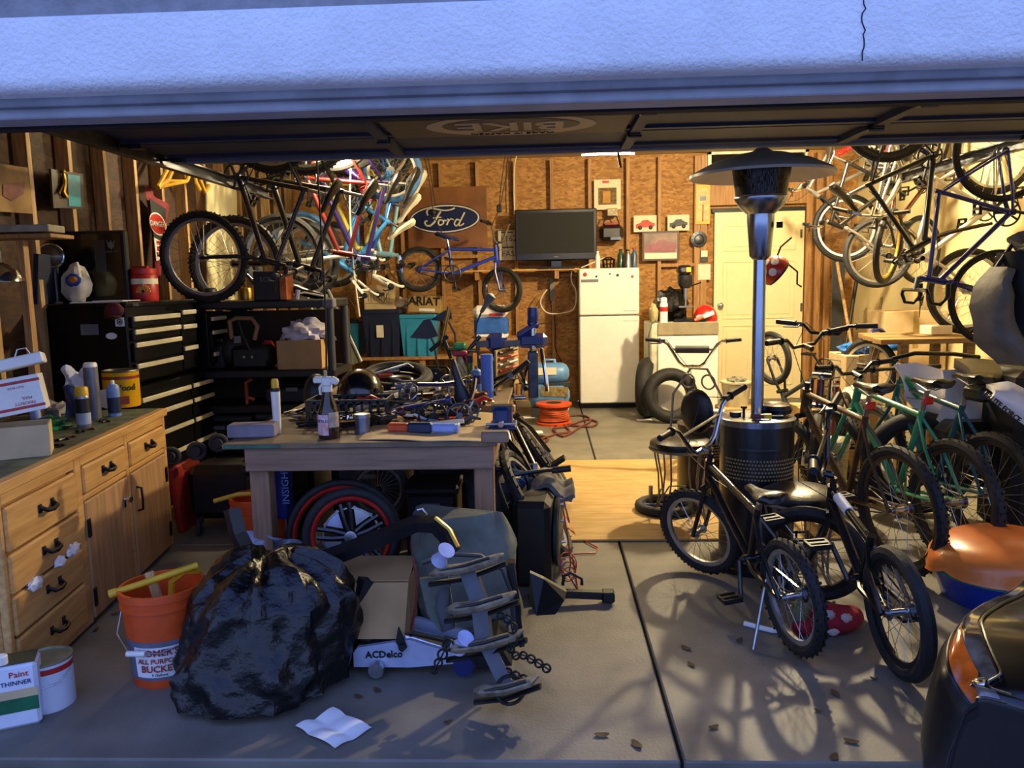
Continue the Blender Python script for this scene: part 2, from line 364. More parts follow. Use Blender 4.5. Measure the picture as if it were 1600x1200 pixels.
# plywood sheet on the floor
m=M(); m.rbox((.62,5.49,.007),(2.3,2.07,.014),.003); single('plywood_sheet',m,PLY,'worn yellowish plywood sheet lying flat on the concrete floor','plywood')
# ================= bicycles =================
STY=dict(
 mtb=dict(R=.33,W=1.06,BB=(.43,.29),S=(.27,.74),H0=(.86,.70),H1=(.825,.83),T=(.22,.93),rt=.028),
 bmx=dict(R=.25,W=.94,BB=(.37,.29),S=(.27,.54),H0=(.80,.56),H1=(.765,.67),T=(.22,.67),rt=.026),
 pit=dict(R=.25,W=.72,BB=(.29,.27),S=(.20,.46),H0=(.575,.50),H1=(.55,.585),T=(.16,.55),rt=.028),
 road=dict(R=.34,W=1.0,BB=(.41,.27),S=(.25,.76),H0=(.87,.71),H1=(.845,.83),T=(.2,.95),rt=.015))
_wc={}
RIMS=dict(silver=ALU,chrome=CHROME,black=BLACK,dark=mat('rim_dark','3b3a3a',.4,.6),red=RED,white=WHITE,yellow=mat('yellowed_rim','c9a33a',.4,.5),blue=BLUE)
def wheel(name,parent,c,R,rt,rim='silver',tyre=RUB,knob=False,nsp=28,rot=None,disc=False):
    """tyre with rim, spokes and hub below it; axle along local y"""
    key=(round(R,3),rt,rim,tyre.name,knob,nsp,disc); Y=V((0,1,0)); O=V((0,0,0)); first=key not in _wc
    if first:
        L=[]
        t=M(); t.ring(O,Y,R-rt,rt,40,8); L.append(('tyre',t,tyre,None))
        r=M(); ri=R-rt*2
        x,y=frame(Y); prof=[(ri+.004,-.012),(ri+.004,.012),(ri-.016,.008),(ri-.016,-.008)]; vs=[];fs=[]; n=40
        for i in range(n):
            d=x*math.cos(2*math.pi*i/n)+y*math.sin(2*math.pi*i/n); vs+=[d*q+Y*h for q,h in prof]
        for i in range(n):
            j=(i+1)%n
            for k in range(4): fs.append((i*4+k,i*4+(k+1)%4,j*4+(k+1)%4,j*4+k))
        r.add(vs,fs); L.append(('rim',r,RIMS[rim],None))
        h=M(); h.cyl(-Y*.05,Y*.05,.014,n=10)
        for q in(-1,1): h.cyl(Y*(q*.03),Y*(q*.036),.027,n=12)
        L.append(('hub',h,STEEL,None))
        if nsp:
            s=M()
            for i in range(nsp):
                a=2*math.pi*i/nsp; b=a+(.5 if (i//2)%2 else -.5); q=1 if i%2 else -1
                s.tube([(x*math.cos(b)+y*math.sin(b))*.026+Y*(q*.033),(x*math.cos(a)+y*math.sin(a))*(ri-.014)],.0014,3,smooth=False)
            L.append(('spokes',s,STEEL,'stuff'))
        if knob:
            k=M()
            for i in range(64):
                a=2*math.pi*i/64
                for q in(-.5,.5) if i%2 else (-1.0,0,1.0):
                    d=x*math.cos(a)+y*math.sin(a); tg=Y.cross(d); p=d*(R-rt+rt*math.cos(q))+Y*(rt*math.sin(q))
                    nn=(d*math.cos(q)+Y*math.sin(q)); k.box(p+nn*.002,(.008,.007,.008),basis(nn,Y.cross(nn) if abs(nn.dot(tg))<.9 else tg,tg))
            L.append(('tread',k,tyre,'stuff'))
        if disc:
            k=M(); k.lathe(Y*-.035,Y,[(.08,-.001),(.08,.001),(.06,.002),(.02,.002)],24); L.append(('brake_disc',k,STEEL,None))
        _wc[key]=L
    w=None
    for i,ent in enumerate(_wc[key]):
        nm,mm,mt,kd=ent[:4]
        if i==0:
            ob=obj(name,mm,mt,parent) if isinstance(mm,M) else bpy.data.objects.new(name,mm)
            w=ob
        else: ob=obj(nm,mm,mt,w,kind=kd) if isinstance(mm,M) else bpy.data.objects.new(nm,mm)
        if not isinstance(mm,M):
            COL.objects.link(ob); ob.parent=parent if i==0 else w
            if kd: ob['kind']=kd
        else: _wc[key][i]=(nm,ob.data,mt,kd)
    w.location=c
    if rot is not None: w.rotation_euler=rot.to_euler()
    return w
def saddle_mesh(c,fwd,up,ln=.27,w=.075,th=.035):
    c=V(c);f=V(fwd).normalized();u=V(up).normalized();l=u.cross(f); st=[(-.5,.55,.0,.6),(-.42,.95,.010,1),(-.25,1,.008,1),(-.05,.62,0,.9),(.18,.33,-.002,.8),(.4,.26,.002,.75),(.5,.16,-.006,.5)]
    m=M(); n=12; vs=[];fs=[]
    for (t,ww,dz,tt) in st:
        for k in range(n):
            a=2*math.pi*k/n; q=math.sin(a); vs.append(c+f*(t*ln)+l*(math.cos(a)*w*ww)+u*(dz+(q*th*.45*tt if q>0 else q*th*tt)))
    for i in range(len(st)-1):
        for k in range(n): fs.append((i*n+k,i*n+(k+1)%n,(i+1)*n+(k+1)%n,(i+1)*n+k))
    fs.append(tuple(range(n-1,-1,-1))); fs.append(tuple((len(st)-1)*n+k for k in range(n))); return m.add(vs,fs)
def bike(label,A,B,up,style='mtb',frm=BLACKM,forkm=None,barm=None,sadm=LEATHER,gripm=BLACK,rim='silver',tyre=RUB,knob=False,steer=0,bar='flat',group=None,name='bicycle',
         front=True,saddle=True,pedals=True,nsp=28,susp=False,kick=False,reflector=False,tape=None,rearw=True,barup=0,double=False,twin=False,shock=False,seatup=0,bag=False,pad=False):
    d=STY[style]; A=V(A);B=V(B); x=(B-A); L=x.length; s=L/d['W']; x.normalize(); u=V(up); z=(u-x*u.dot(x)).normalized(); y=z.cross(x)
    m4=basis(x*s,y*s,z*s).to_4x4(); m4.translation=A-z*(s*d['R'])
    t=thing(name,label,'bicycle',group=group,m=m4)
    Rw=d['R'];Wb=d['W'];rt=d['rt']; BB=V((d['BB'][0],0,d['BB'][1]));S_=V((d['S'][0],0,d['S'][1]));H0=V((d['H0'][0],0,d['H0'][1]));H1=V((d['H1'][0],0,d['H1'][1]));T=V((d['T'][0],0,d['T'][1]+seatup))
    RA=V((0,0,Rw));FA=V((Wb,0,Rw)); forkm=forkm or frm; barm=barm or (CHROME if bar=='bmx' else BLACKM)
    hax=(H1-H0).normalized(); rs=Matrix.Rotation(math.radians(steer),3,hax); st=lambda p: H0+rs@(V(p)-H0)
    if rearw: wheel('rear_wheel',t,RA,Rw,rt,rim,tyre,knob,nsp)
    if front: wheel('front_wheel',t,st(FA),Rw,rt,rim,tyre,knob,nsp,rot=rs)
    f=M(); tr=.017 if style!='road' else .015
    f.cyl(H0-hax*.01,H1+hax*.01,.024,n=12)
    f.cyl(BB+V((0,-.035,0)),BB+V((0,.035,0)),.024,n=12)
    dt=H0.lerp(H1,.25); tt=H0.lerp(H1,.85)
    if twin:
        f.tube([tt,tt.lerp(S_,.5)+V((0,0,.03)),S_],.014,8); f.tube([dt,dt.lerp(BB,.45)+V((0,0,-.05)),BB],tr*1.25,10)
        f.tube([tt.lerp(dt,.5),S_.lerp(BB,.45)],.011,8)
    else:
        f.cyl(dt,BB,tr*1.2,n=10); f.cyl(tt,S_,tr,n=10)
    f.cyl(BB,S_+(S_-BB).normalized()*.03,tr,n=10)
    for q in(-1,1):
        f.tube([S_+V((0,q*.012,-.02)),S_.lerp(RA,.4)+V((0,q*.05,0)),RA+V((0,q*.06,0))],.009,6)
        f.tube([BB+V((0,q*.02,0)),BB.lerp(RA,.3)+V((0,q*.05,0)),RA+V((0,q*.06,0))],.010,6)
    if shock: f.tube([S_.lerp(BB,.35),BB.lerp(RA,.35)+V((0,0,.13))],.03,10)
    fo=obj('frame',f,frm,t)
    if shock:
        k=M()
        a,b=S_.lerp(dt,.3)+V((0,0,-.06)),S_.lerp(BB,.45)+V((-.05,0,0))
        k.tube([a.lerp(b,i/60)+basis(*(frame(b-a)+((b-a).normalized(),)))@V((math.cos(i)*.028,math.sin(i)*.028,0)) for i in range(61)],.006,5); obj('shock_spring',k,RED,fo)
    if tape:
        k=M(); a,b=tt,S_
        k.cyl(a.lerp(b,.15),a.lerp(b,.45),tr*1.3,n=10); obj('tape_wrap',k,tape,fo)
    g=M(); lw=.055
    crown=H0-hax*.025
    g.cyl(H0-hax*.03,H1+hax*.05,.015,n=8)
    for q in(-1,1):
        ax=FA+V((0,q*lw,0)); top=crown+V((0,q*lw,0)) if (susp or double) else crown+V((0,q*.03,-.01))
        if susp or double:
            mid=top.lerp(ax,.5); g.tube([st(top if not double else top+hax*.17),st(mid)],.014,8); g.tube([st(mid),st(ax)],.019,8); 
        else: g.tube([st(top),st(top.lerp(ax,.35)+V((-.01,q*.02,0))),st(ax)],.012,8)
    g.tube([st(crown+V((0,-lw,0))),st(crown+V((0,lw,0)))],.017,8)
    if double: g.tube([st(H1+hax*.04+V((.0,-lw,0))),st(H1+hax*.04+V((0,lw,0)))],.017,8)
    obj('fork',g,forkm,t)
    # bars
    c=H1+hax*(.06+barup); fw=V((hax.z,0,-hax.x)); h=M(); grips=[]
    if bar=='bmx':
        b0=c+fw*.045
        for q in(-1,1):
            pts=[b0,b0+V((0,q*.06,.0)),b0+V((-.01,q*.10,.03)),b0+V((-.03,q*.19,.17)),b0+V((-.04,q*.23,.195)),b0+V((-.06,q*.34,.205))]
            h.tube([st(p) for p in pts],.0115,8); grips.append((pts[-2].lerp(pts[-1],.25),pts[-1]+(pts[-1]-pts[-2])*.25))
        h.tube([st(b0+V((-.024,-.165,.13))),st(b0+V((-.024,.165,.13)))],.009,8)
    elif bar=='drop':
        b0=c+fw*.09
        for q in(-1,1):
            pts=[b0,b0+V((0,q*.18,0)),b0+V((.03,q*.20,0)),b0+V((.09,q*.20,-.02)),b0+V((.10,q*.20,-.08)),b0+V((.05,q*.20,-.13)),b0+V((-.04,q*.20,-.13))]
            h.tube([st(p) for p in pts],.013,8); grips.append((pts[-2],pts[-1]))
    else:
        b0=c+fw*.07; r_=.05 if bar=='riser' else .0
        for q in(-1,1):
            pts=[b0,b0+V((0,q*.08,0)),b0+V((-.01,q*.13,r_)),b0+V((-.04,q*.30,r_+.01))]
            h.tube([st(p) for p in pts],.012,8); grips.append((pts[-2].lerp(pts[-1],.3),pts[-1]))
    h.cyl(st(c),st(b0),.016,n=8)
    ho=obj('handlebar',h,barm,t)
    if pad: k=M(); k.cyl(st(b0+V((-.024,-.13,.13))),st(b0+V((-.024,.13,.13))),.03,n=14); obj('crossbar_pad',k,DGREY,ho)
    for a,b in grips:
        k=M(); k.cyl(st(a),st(b),.0165,n=10); k.cyl(st(a.lerp(b,-.03)),st(a),.024,n=10); obj('grip',k,gripm,ho)
    k=M(); a,b=grips[0]; p=a.lerp(b,-.25); k.box(st(p),(.03,.035,.028),rs); k.tube([st(p+V((.02,0,0))),st(p+V((.05,-.01,-.015))),st(a.lerp(b,.6)+V((.055,0,-.025)))],.005,6); obj('brake_lever',k,DSTEEL,ho)
    k=M(); k.tube([st(p),st(p+V((.13,.04*(1 if p.y<0 else -1),.02))),st(c+fw*.16+V((0,0,-.06))),H0.lerp(S_,.15)+V((.0,0,.03)),S_+V((.03,0,.03))],.0025,5); obj('brake_cable',k,BLACK,t)
    if saddle:
        k=M(); k.cyl(S_,T-V((0,0,.02)),.0135,n=10)
        for q in(-1,1): k.tube([T+V((-.09,q*.022,-.02)),T+V((-.02,q*.022,-.045)),T+V((.09,q*.012,-.015))],.0035,5)
        obj('seat_post',k,STEEL,t); obj('saddle',saddle_mesh(T,(1,0,0),(0,0,1)),sadm,t)
        if bag: k=M(); k.rbox(T+V((-.06,0,-.085)),(.16,.075,.085),.02); obj('saddle_bag',k,BLACK,t)
    # drive
    k=M(); cyy=-.045; rr=.085 if style=='mtb' else .09
    k.ring(BB+V((0,cyy,0)),(0,1,0),rr,.007,32,6,.5)
    for i in range(5): a=2*math.pi*i/5+.3; k.box(BB+V((math.cos(a)*rr*.5,cyy,math.sin(a)*rr*.5)),(rr,.006,.014),Matrix.Rotation(-a,3,'Y'))
    ca=R.uniform(0,6.28); cv=V((math.cos(ca),0,math.sin(ca)))*.165
    k.cyl(BB+V((0,-.05,0)),BB+V((0,.05,0)),.014,n=10)
    k.tube([BB+V((0,-.058,0)),BB+cv+V((0,-.075,0))],.011,8); k.tube([BB+V((0,.058,0)),BB-cv+V((0,.075,0))],.011,8)
    co_=obj('crankset',k,DSTEEL if frm is not CHROME else CHROME,t)
    if pedals:
        for q,cc in((-1,cv),(1,-cv)):
            k=M(); p=BB+cc+V((0,q*.13,0))
            for e in(-1,1): k.box(p+V((e*.038,0,0)),(.012,.09,.022)); k.box(p+V((0,e*.042,0)),(.085,.01,.018))
            k.box(p,(.02,.09,.02)); obj('pedal',k,BLACK,co_)
    k=M(); cg=RA+V((0,cyy,0)); q=BB+V((0,cyy,0)); dv=(q-cg).normalized(); nv=V((-dv.z,0,dv.x))
    loop=[q+nv*rr,cg+nv*.035,cg-dv*.035,cg-nv*.035,q-nv*rr]
    for a_,b_ in zip(loop,loop[1:]): k.tube([a_,b_],.0045,4,smooth=False)
    k.lathe(cg,(0,1,0),[(.036,-.012),(.03,.004),(.02,.012)],16); obj('chain',k,DSTEEL,t)
    if kick: k=M(); a=BB.lerp(RA,.55); k.tube([a+V((0,.03,0)),a+V((-.10,.16,-.26))],.008,8); obj('kickstand',k,STEEL,t)
    if reflector: k=M(); k.rbox(S_.lerp(T,.35)+V((-.035,0,.02)),(.02,.055,.04),.006); obj('reflector',k,mat('red_reflector','d01515',.15,var=0,coat=.5),t)
    return t
def ride(A,deg,style='mtb',lean=0,fromfront=False):
    """axle points and up vector of a bicycle standing at rear axle A, heading deg left of straight in"""
    W_=STY[style]['W']; a=math.radians(deg); d=V((-math.sin(a),math.cos(a),0)); A=V(A)
    l=math.radians(lean); up=V((-math.cos(a)*math.sin(l),-math.sin(a)*math.sin(l),math.cos(l)))
    return (A-d*W_,A,up) if fromfront else (A,A+d*W_,up)
# ---- bikes on the floor at the right ----
PURP=mat('purple_black','1b1426',.25,var=.2,coat=.5); WINE=mat('wine_red','571a17',.3,var=.2,coat=.4); MINT=mat('mint_green','2f8f66',.35,var=.12,coat=.3); TEALD=mat('dark_teal','11545c',.35,var=.15,coat=.3)
BLU1=mat('sky_blue','3f8fd6',.3,var=.06,coat=.3); BLU2=mat('royal_blue','2250a8',.3,var=.06,coat=.3); BLU3=mat('pale_blue','8fbfd4',.35,var=.06,coat=.3); NAVY=mat('navy','242c78',.3,var=.08,coat=.4); REDF=mat('red_frame','5e1612',.3,var=.1,coat=.4)
SILV=mat('silver_frame','a8a29a',.35,.7,var=.12); YLF=mat('yellow_frame','c9c24a',.4,var=.08); BROWNM=mat('bronze_frame','5d4a34',.35,.5,var=.2)
bike('black small-wheeled bicycle on its kickstand beside the black heater base',F(1237,932,.245),F(1097,828,.245),(-.10,.03,1),'bmx',BLACKM,sadm=LEATHER,bar='bmx',steer=32,kick=True,knob=True,barm=mat('blued_chrome','b9bdc8',.2,1),pedals=True,seatup=-.02)
bike('black stunt bicycle with white tape on its frame beside the blue tub',*ride(F(1402,957,.25),3,'pit',4),'pit',BLACKM,forkm=BLACKM,barm=BLACKM,bar='bmx',steer=60,rim='black',tape=WHITE,saddle=False)
bike('brown and silver mountain bicycle with black saddle and square red reflector',*ride(F(1405,797,.33),13,'mtb',3),'mtb',BROWNM,forkm=BLACK,rim='dark',knob=True,bar='riser',steer=12,reflector=True,susp=True,group=None,barm=BLACKM,barup=.2)
bike('mint green mountain bicycle with wide black saddle and red clamp',*ride(F(1490,785,.33),13),'mtb',MINT,rim='dark',knob=True,bar='riser',steer=8,reflector=True,susp=True,barm=BLACKM)
bike('dark teal mountain bicycle with a pouch under its saddle beside the white quad bike',*ride(F(1548,770,.33),11,'mtb',-2),'mtb',TEALD,rim='dark',knob=True,bar='flat',steer=5,reflector=True,bag=True,barm=BLACKM)
bike('wine red bicycle with long chrome double fork behind the black heater base',*ride(F(1267,728,.33),150,'mtb',0,True),'mtb',WINE,forkm=CHROME,bar='riser',steer=10,double=True,saddle=False,barm=BLACKM,barup=.24)
bike('silver bicycle with high handlebar and padded crossbar in front of the white freezer',*ride(F(1078,690,.25),166,'bmx',0,True),'bmx',BLACK,forkm=BLACK,bar='bmx',steer=0,pad=True,barup=.08,saddle=False)
bike('grey bicycle standing upside down in front of the white door',P(1205,560,7.3)+V((.94*.62,-.94*.78,-.02)),P(1205,560,7.3),(0,0,-1),'bmx',DGREY,forkm=BLACK,bar='bmx',steer=15)
# ---- hung from the ceiling along the right wall, nose down ----
def hang(label,a,b,Y,up,**k): return bike(label,P(a[0],a[1],Y),P(b[0],b[1],Y),up,**k)
hang('blue road bicycle hung nose down by the grey cover',(1567,237),(1558,466),5.0,(-1,0,.05),style='road',frm=NAVY,bar='drop',rim='black',saddle=False)
hang('black mountain bicycle frame without front wheel hung nose down near the blue road bicycle',(1388,179),(1543,350),5.7,(-.74,0,-.67),style='mtb',frm=BLACKM,forkm=mat('old_fork','4a4038',.4,.6),front=False,rim='black',susp=False,saddle=True)
hang('white and orange mountain bicycle hung closest to the yellowed wall',(1556,235),(1512,455),6.3,(-1,-.1,.1),style='mtb',frm=mat('white_frame','e4ddd0',.35,var=.06),bar='flat',rim='silver',saddle=False)
hang('silver curved-tube bicycle hung nose down between the black ones',(1425,190),(1388,385),6.5,(-.62,-.78,.1),style='mtb',frm=SILV,forkm=BLACK,bar='riser',rim='yellow',twin=True,barm=CHROME,sadm=BLACK)
hang('black bicycle with a dark saddle hung beside the heater dome',(1402,215),(1372,395),7.2,(-1,0,.25),style='mtb',frm=BLACKM,forkm=SILV,bar='riser',rim='silver',barm=CHROME)
hang('dark red bicycle hung by its wheel in front of the yellowed wall',(1450,215),(1436,390),7.6,(-.8,-.5,.12),style='mtb',frm=WINE,forkm=BLACK,bar='flat',rim='silver',sadm=WINE)
hang('grey bicycle hung furthest back beside the white door',(1388,190),(1322,356),8.3,(-1,0,.3),style='mtb',frm=SILV,forkm=BLACK,bar='flat',barm=CHROME,rim='white',shock=True)
# ---- hung along the left wall, nose down ----
hang('purple and black mountain bicycle hung nose down above the black shelf',(424,196),(318,402),5.7,(.87,0,.5),style='mtb',frm=PURP,forkm=BLACK,bar='flat',knob=True,steer=6,barm=BLACKM)
hang('black and red mountain bicycle hung right behind the purple one',(476,196),(368,412),6.3,(.87,0,.5),style='mtb',frm=BLACKM,forkm=PURP,bar='flat',knob=True,susp=True,barm=BLACKM)
hang('red bicycle hung nose down over the black shelf',(520,200),(440,400),6.9,(.93,0,.36),style='mtb',frm=REDF,forkm=CHROME,bar='riser',barm=CHROME)
hang('purple bicycle with red spring hung between red and yellow ones',(540,195),(462,410),7.2,(.93,0,.36),style='mtb',frm=mat('violet','2d1a5e',.3,var=.1,coat=.4),forkm=WHITE,bar='flat',shock=True,susp=True)
hang('yellow and white mountain bicycle with white fork among the hung bicycles',(545,215),(478,395),7.6,(.93,0,.4),style='mtb',frm=YLF,forkm=mat('white_frame','e4ddd0'),bar='riser',barm=WHITE,sadm=BLACK)
hang('sky blue bicycle with blue tyres and cream saddle hung nose down',(612,268),(472,378),7.4,(.59,0,-.81),style='bmx',frm=BLU1,forkm=BLU1,bar='bmx',rim='white',tyre=mat('blue_tyre','3a6aa0',.6),sadm=CREAM,barm=WHITE)
hang('royal blue bicycle with cream saddle and white bar hung nose down',(596,235),(484,394),7.7,(.8,0,-.55),style='bmx',frm=BLU2,forkm=CHROME,bar='bmx',rim='white',sadm=CREAM,barm=WHITE)
hang('pale blue bicycle with narrow cream saddle hung nearest the back wall',(590,215),(520,398),8.6,(.92,0,-.38),style='bmx',frm=BLU3,forkm=BLU3,bar='riser',rim='silver',sadm=CREAM,barm=CHROME)
# ---- small blue bicycle hung upright in front of the back wall ----
bike('small blue bicycle hung upright on ropes below the oval sign',P(655,421,8.85),P(785,453,8.85),(.05,0,1),'bmx',mat('bright_blue','2038a0',.28,var=.05,coat=.4),forkm=MATS['bright_blue'],bar='bmx',sadm=mat('blue_saddle','1c2c66',.5),barm=CHROME,steer=-25,rim='chrome',nsp=28)
t=thing('bicycle_frame','yellow bicycle frame without wheels hung high on the left studs','bicycle frame',PX(280,300,-2.85)); m=M(); q=lambda x,y: PX(x,y,-2.88)
for a,b,r in(((262,282),(246,293),.02),((246,293),(275,240),.016),((262,282),(281,240),.018),((246,293),(292,283),.014),((292,283),(302,256),.016),((292,283),(262,282),.012)): m.cyl(q(*a),q(*b),r,n=8)
obj('tubes',m,mat('frame_mustard','c99a2c',.35,var=.1,coat=.3),t); m=M(); m.tube([q(308,255),q(312,280),q(320,300),q(326,290)],.018,8); m.tube([q(300,255),q(306,285),q(312,296)],.018,8); obj('fork_blades',m,MATS['frame_mustard'],t)
# ================= left side: cabinet, tool chests, wall things, floor things =================
CW=wood('cabinet_pine','d6a762','b48246',0,5,.5); CWD=wood('cabinet_edge','c3924f','9a6c38',0,7); CWP=wood('cabinet_door','bb9061','96704a',2,5)
ct=thing('workbench_cabinet','low pine workbench cabinet with drawers and iron pulls along the wall','cabinet',m=basis((-.13,.9915,0),(.9915,.13,0),(0,0,1)).to_4x4()@Matrix.Identity(4))
ct.location=(-2.03,3.16,0)
IRON=mat('iron','15130f',.5,.5,var=.2)
def cb(nm,x0,x1,y0,y1,z0,z1,m_,par=None,r=.004,kind=None):
    k=M(); k.rbox(((x0+x1)/2,(y0+y1)/2,(z0+z1)/2),(x1-x0,y1-y0,z1-z0),r); return obj(nm,k,m_,par or ct,kind=kind)
cb('carcass',-.475,1.265,-.70,-.03,.03,.775,CWD); cb('worktop',-.50,1.29,-.74,.012,.78,.822,CW); cb('top_surface',-.49,1.28,-.735,-.03,.8225,.8245,mat('grimy_top','5f6650',.8,var=.3,sc=14))
for a,b in((-.48,-.455),(.125,.185),(.675,.715),(1.23,1.27)): cb('stile',a,b,-.03,0,.02,.78,CW)
for a,b,z0,z1 in((-.455,.125,.735,.78),(.185,.675,.735,.78),(.715,1.23,.735,.78),(.185,.675,.575,.60),(.715,1.23,.575,.60),(-.455,.125,.02,.045)): cb('rail',a,b,-.03,-.001,z0,z1,CW)
def pull(par,x,z,w=.05):
    k=M(); k.tube([(x-w,.01,z+.012),(x-w*.75,.035,z-.004),(x,.04,z-.008),(x+w*.75,.035,z-.004),(x+w,.01,z+.012)],.009,8)
    for q in(-1,1): k.rbox((x+q*w,.012,z+.006),(.022,.008,.036),.003)
    obj('pull',k,IRON,par)
for z0,z1 in((.555,.725),(.395,.545),(.235,.385),(.05,.225)): pull(cb('drawer',-.448,.118,-.02,.008,z0,z1,CW,r=.008),-.16,(z0+z1)/2+.01)
for a,b in((.192,.668),(.722,1.222)): pull(cb('drawer',a,b,-.02,.008,.605,.73,CW,r=.008),(a+b)/2,.67,.045)
d1=cb('door',.19,.672,-.02,.006,.03,.57,CWP,r=.006); d2=cb('door',.72,1.225,-.02,.006,.03,.57,CWP,r=.006)
k=M(); k.lathe((.61,.006,.47),(0,1,0),[(.008,0),(.008,.015),(.018,.02),(.02,.03),(.012,.036)],14); k.box((.6,.009,.455),(.02,.006,.05)); obj('knob',k,CHROME,d1)
k=M(); k.tube([(.77,.006,.49),(.77,.03,.485),(.77,.033,.42),(.77,.03,.37),(.77,.006,.365)],.006,6); obj('handle',k,IRON,d2)
for dd,x in((d1,.2),(d2,1.215)):
    for z in(.13,.45): k=M(); k.rbox((x,.009,z),(.03,.006,.085),.002); k.cyl((x-.012,.012,z-.04),(x-.012,.012,z+.04),.006,n=8); obj('hinge',k,IRON,dd)
for x,z,s in((-.30,.385,.05),(-.1,.40,.04),(.02,.41,.05)): 
    k=M(); k.ell((x,.012,z),(s,.015,s*.5),jit=.6,seed=x*9); obj('rag_scrap',k,PAPER,ct)
# --- things on the cabinet ---
CT=.8245
def ctp(px,py): return F(px,py,CT)
def can(name,label,px,pyb,r,h,body,cap=None,capm=WHITE,nozzle=True,band=None,cat='can',zb=CT,group=None,dome=.7,Y=None):
    c=F(px,pyb,zb) if Y is None else P(px,pyb,Y); c.z=max(c.z,zb) if Y is None else c.z; t=thing(name,label,cat,c,group)
    m=M(); m.lathe(c,(0,0,1),[(r*.96,0),(r,.004),(r,h*.8),(r*.93,h*.86),(r*.55,h*.92)] if nozzle else [(r*.98,0),(r,.004),(r,h)],20); obj('body',m,body,t)
    if band:
        for (z0,z1,bm) in band: m=M(); m.lathe(c,(0,0,1),[(r*1.015,h*z0),(r*1.015,h*z1)],20); obj('label_band',m,bm,t)
    if cap=='cap': m=M(); m.lathe(c,(0,0,1),[(r*.95,h*.84),(r*.95,h*1.04),(r*.8,h*1.08)],18); obj('cap',m,capm,t)
    elif cap=='spray': m=M(); m.lathe(c,(0,0,1),[(r*.3,h*.9),(r*.3,h*1.0),(r*.2,h*1.03)],12); obj('nozzle',m,capm,t)
    return t
can('spray_can','slim spray can with yellow cap and black label on the cabinet top',132,668,.033,.19,mat('can_silver','9aa3b5',.3,.6),'cap',YEL,True,[(.1,.4,mat('label_pale','aeb6cc',.4)),(.4,.78,BLACK)])
can('tall_canister','tall grey canister with white cap behind the yellow capped spray can',148,655,.036,.28,mat('can_grey','7d808c',.35,.5),'cap',WHITE,False)
can('spray_can','pale blue spray can with dark label in front of the yellow paint can',180,650,.033,.19,mat('can_blue','7f9ad0',.35),'spray',WHITE,True,[(.1,.55,mat('label_navy','1d2748',.4))])
c=F(192,634,CT); t=thing('paint_tin','yellow gallon paint tin with open lid at the end of the cabinet','paint tin',c)
m=M(); m.lathe(c,(0,0,1),[(.098,0),(.098,.005),(.1,.01),(.1,.20),(.103,.205)],28,True,False); obj('body',m,mat('tin_yellow','e8ae12',.35,var=.06),t)
m=M(); m.lathe(c,(0,0,1),[(.1015,.165),(.1015,.182)],28); obj('stripe',m,mat('tin_red','8c2a18',.4),t)
m=M(); m.ring(c+V((0,0,.208)),(0,0,1),.095,.008,28,6); m.lathe(c,(0,0,1),[(.09,.19),(.09,.196)],24); obj('rim',m,STEEL,t)
m=M(); m.rbox(c+V((.06,-.082,.045)),(.05,.006,.045),.002,rotz(.6)); obj('label_patch',m,mat('patch_rust','8a3214',.5),t)
fd=(V((0,0,CZ))-c); fd.z=0; fd.normalize(); rt_=V((-fd.y,fd.x,0)); rt_=-rt_ if rt_.x<0 else rt_
wrap(text('lettering','Wood',V((0,0,0))+c+V((math.cos(-.93)*.1,math.sin(-.93)*.1,.115)),(-math.sin(-.93),math.cos(-.93),0),(0,0,1),.05,BLACK,t,.0006,bold=True),-.93,.1005)
# white mailing box with red print leaning on an open carton
c=F(14,716,CT); t=thing('carton','open brown cardboard carton near the cabinet front under the white mailing box','box',c)
def rot_to(ang): return rotz(ang)
rz=rotz(.5)
for (dx,dy,sx,sy) in((0,-.085,.30,.006),(0,.085,.30,.006),(-.15,0,.006,.17),(.15,0,.006,.17)):
    m=M(); m.box(c+rz@V((dx,dy+.06,.065)),(sx,sy,.13),rz); obj('side',m,CARDL,t)
m=M(); m.box(c+rz@V((0,.06,.003)),(.3,.17,.006),rz); obj('bottom',m,CARDL,t)
c2=c+V((-.05,.06,.165)); t=thing('mailing_box','white mailing box with two red stripes tilted on the open carton','box',c2)
rz2=Matrix.Rotation(-.16,3,'Y')@rotz(.5)
m=M(); m.rbox(c2+rz2@V((0,0,.075)),(.34,.19,.15),.003,rz2); obj('body',m,WHITE,t)
for z in(.022,.128): m=M(); m.box(c2+rz2@V((0,-.0955,z)),(.34,.001,.012),rz2); obj('stripe',m,RED,t)
for w_,x_,z_,h_ in(('FLAT RATE',.08,.108,.012),('MAIL',.11,.060,.018),('PRIORITY',.10,.040,.018)): text('lettering',w_,c2+rz2@V((x_,-.0965,z_)),rz2@V((-1,0,0)),rz2@V((0,0,-1)),h_,RED,t,.0006)
c3=c2+rz2@V((.03,.02,.175)); t=thing('utility_tray','bright white shallow tray tilted on top of the mailing box','tray',c3); rz3=Matrix.Rotation(-.22,3,'Y')@rotz(.5)
m=M(); m.rbox(c3+rz3@V((0,0,.03)),(.34,.16,.045),.005,rz3); obj('body',m,WHITE,t)
m=M(); m.tube([c3+rz3@V((.06,.02,.05)),c3+rz3@V((.08,.02,.085)),c3+rz3@V((.11,.03,.085)),c3+rz3@V((.12,.04,.05))],.004,6); obj('wire_handle',m,STEEL,t)
c=ctp(58,668); m=M(); m.cyl(c,c+V((-.02,.02,.19)),.026,.024,n=16); m.cyl(c+V((-.02,.02,.19)),c+V((-.022,.022,.23)),.008,.004,n=8); single('sealant_tube',m,mat('tube_blue','8fa3dd',.45),'pale blue sealant tube standing behind the mailing box','tube')
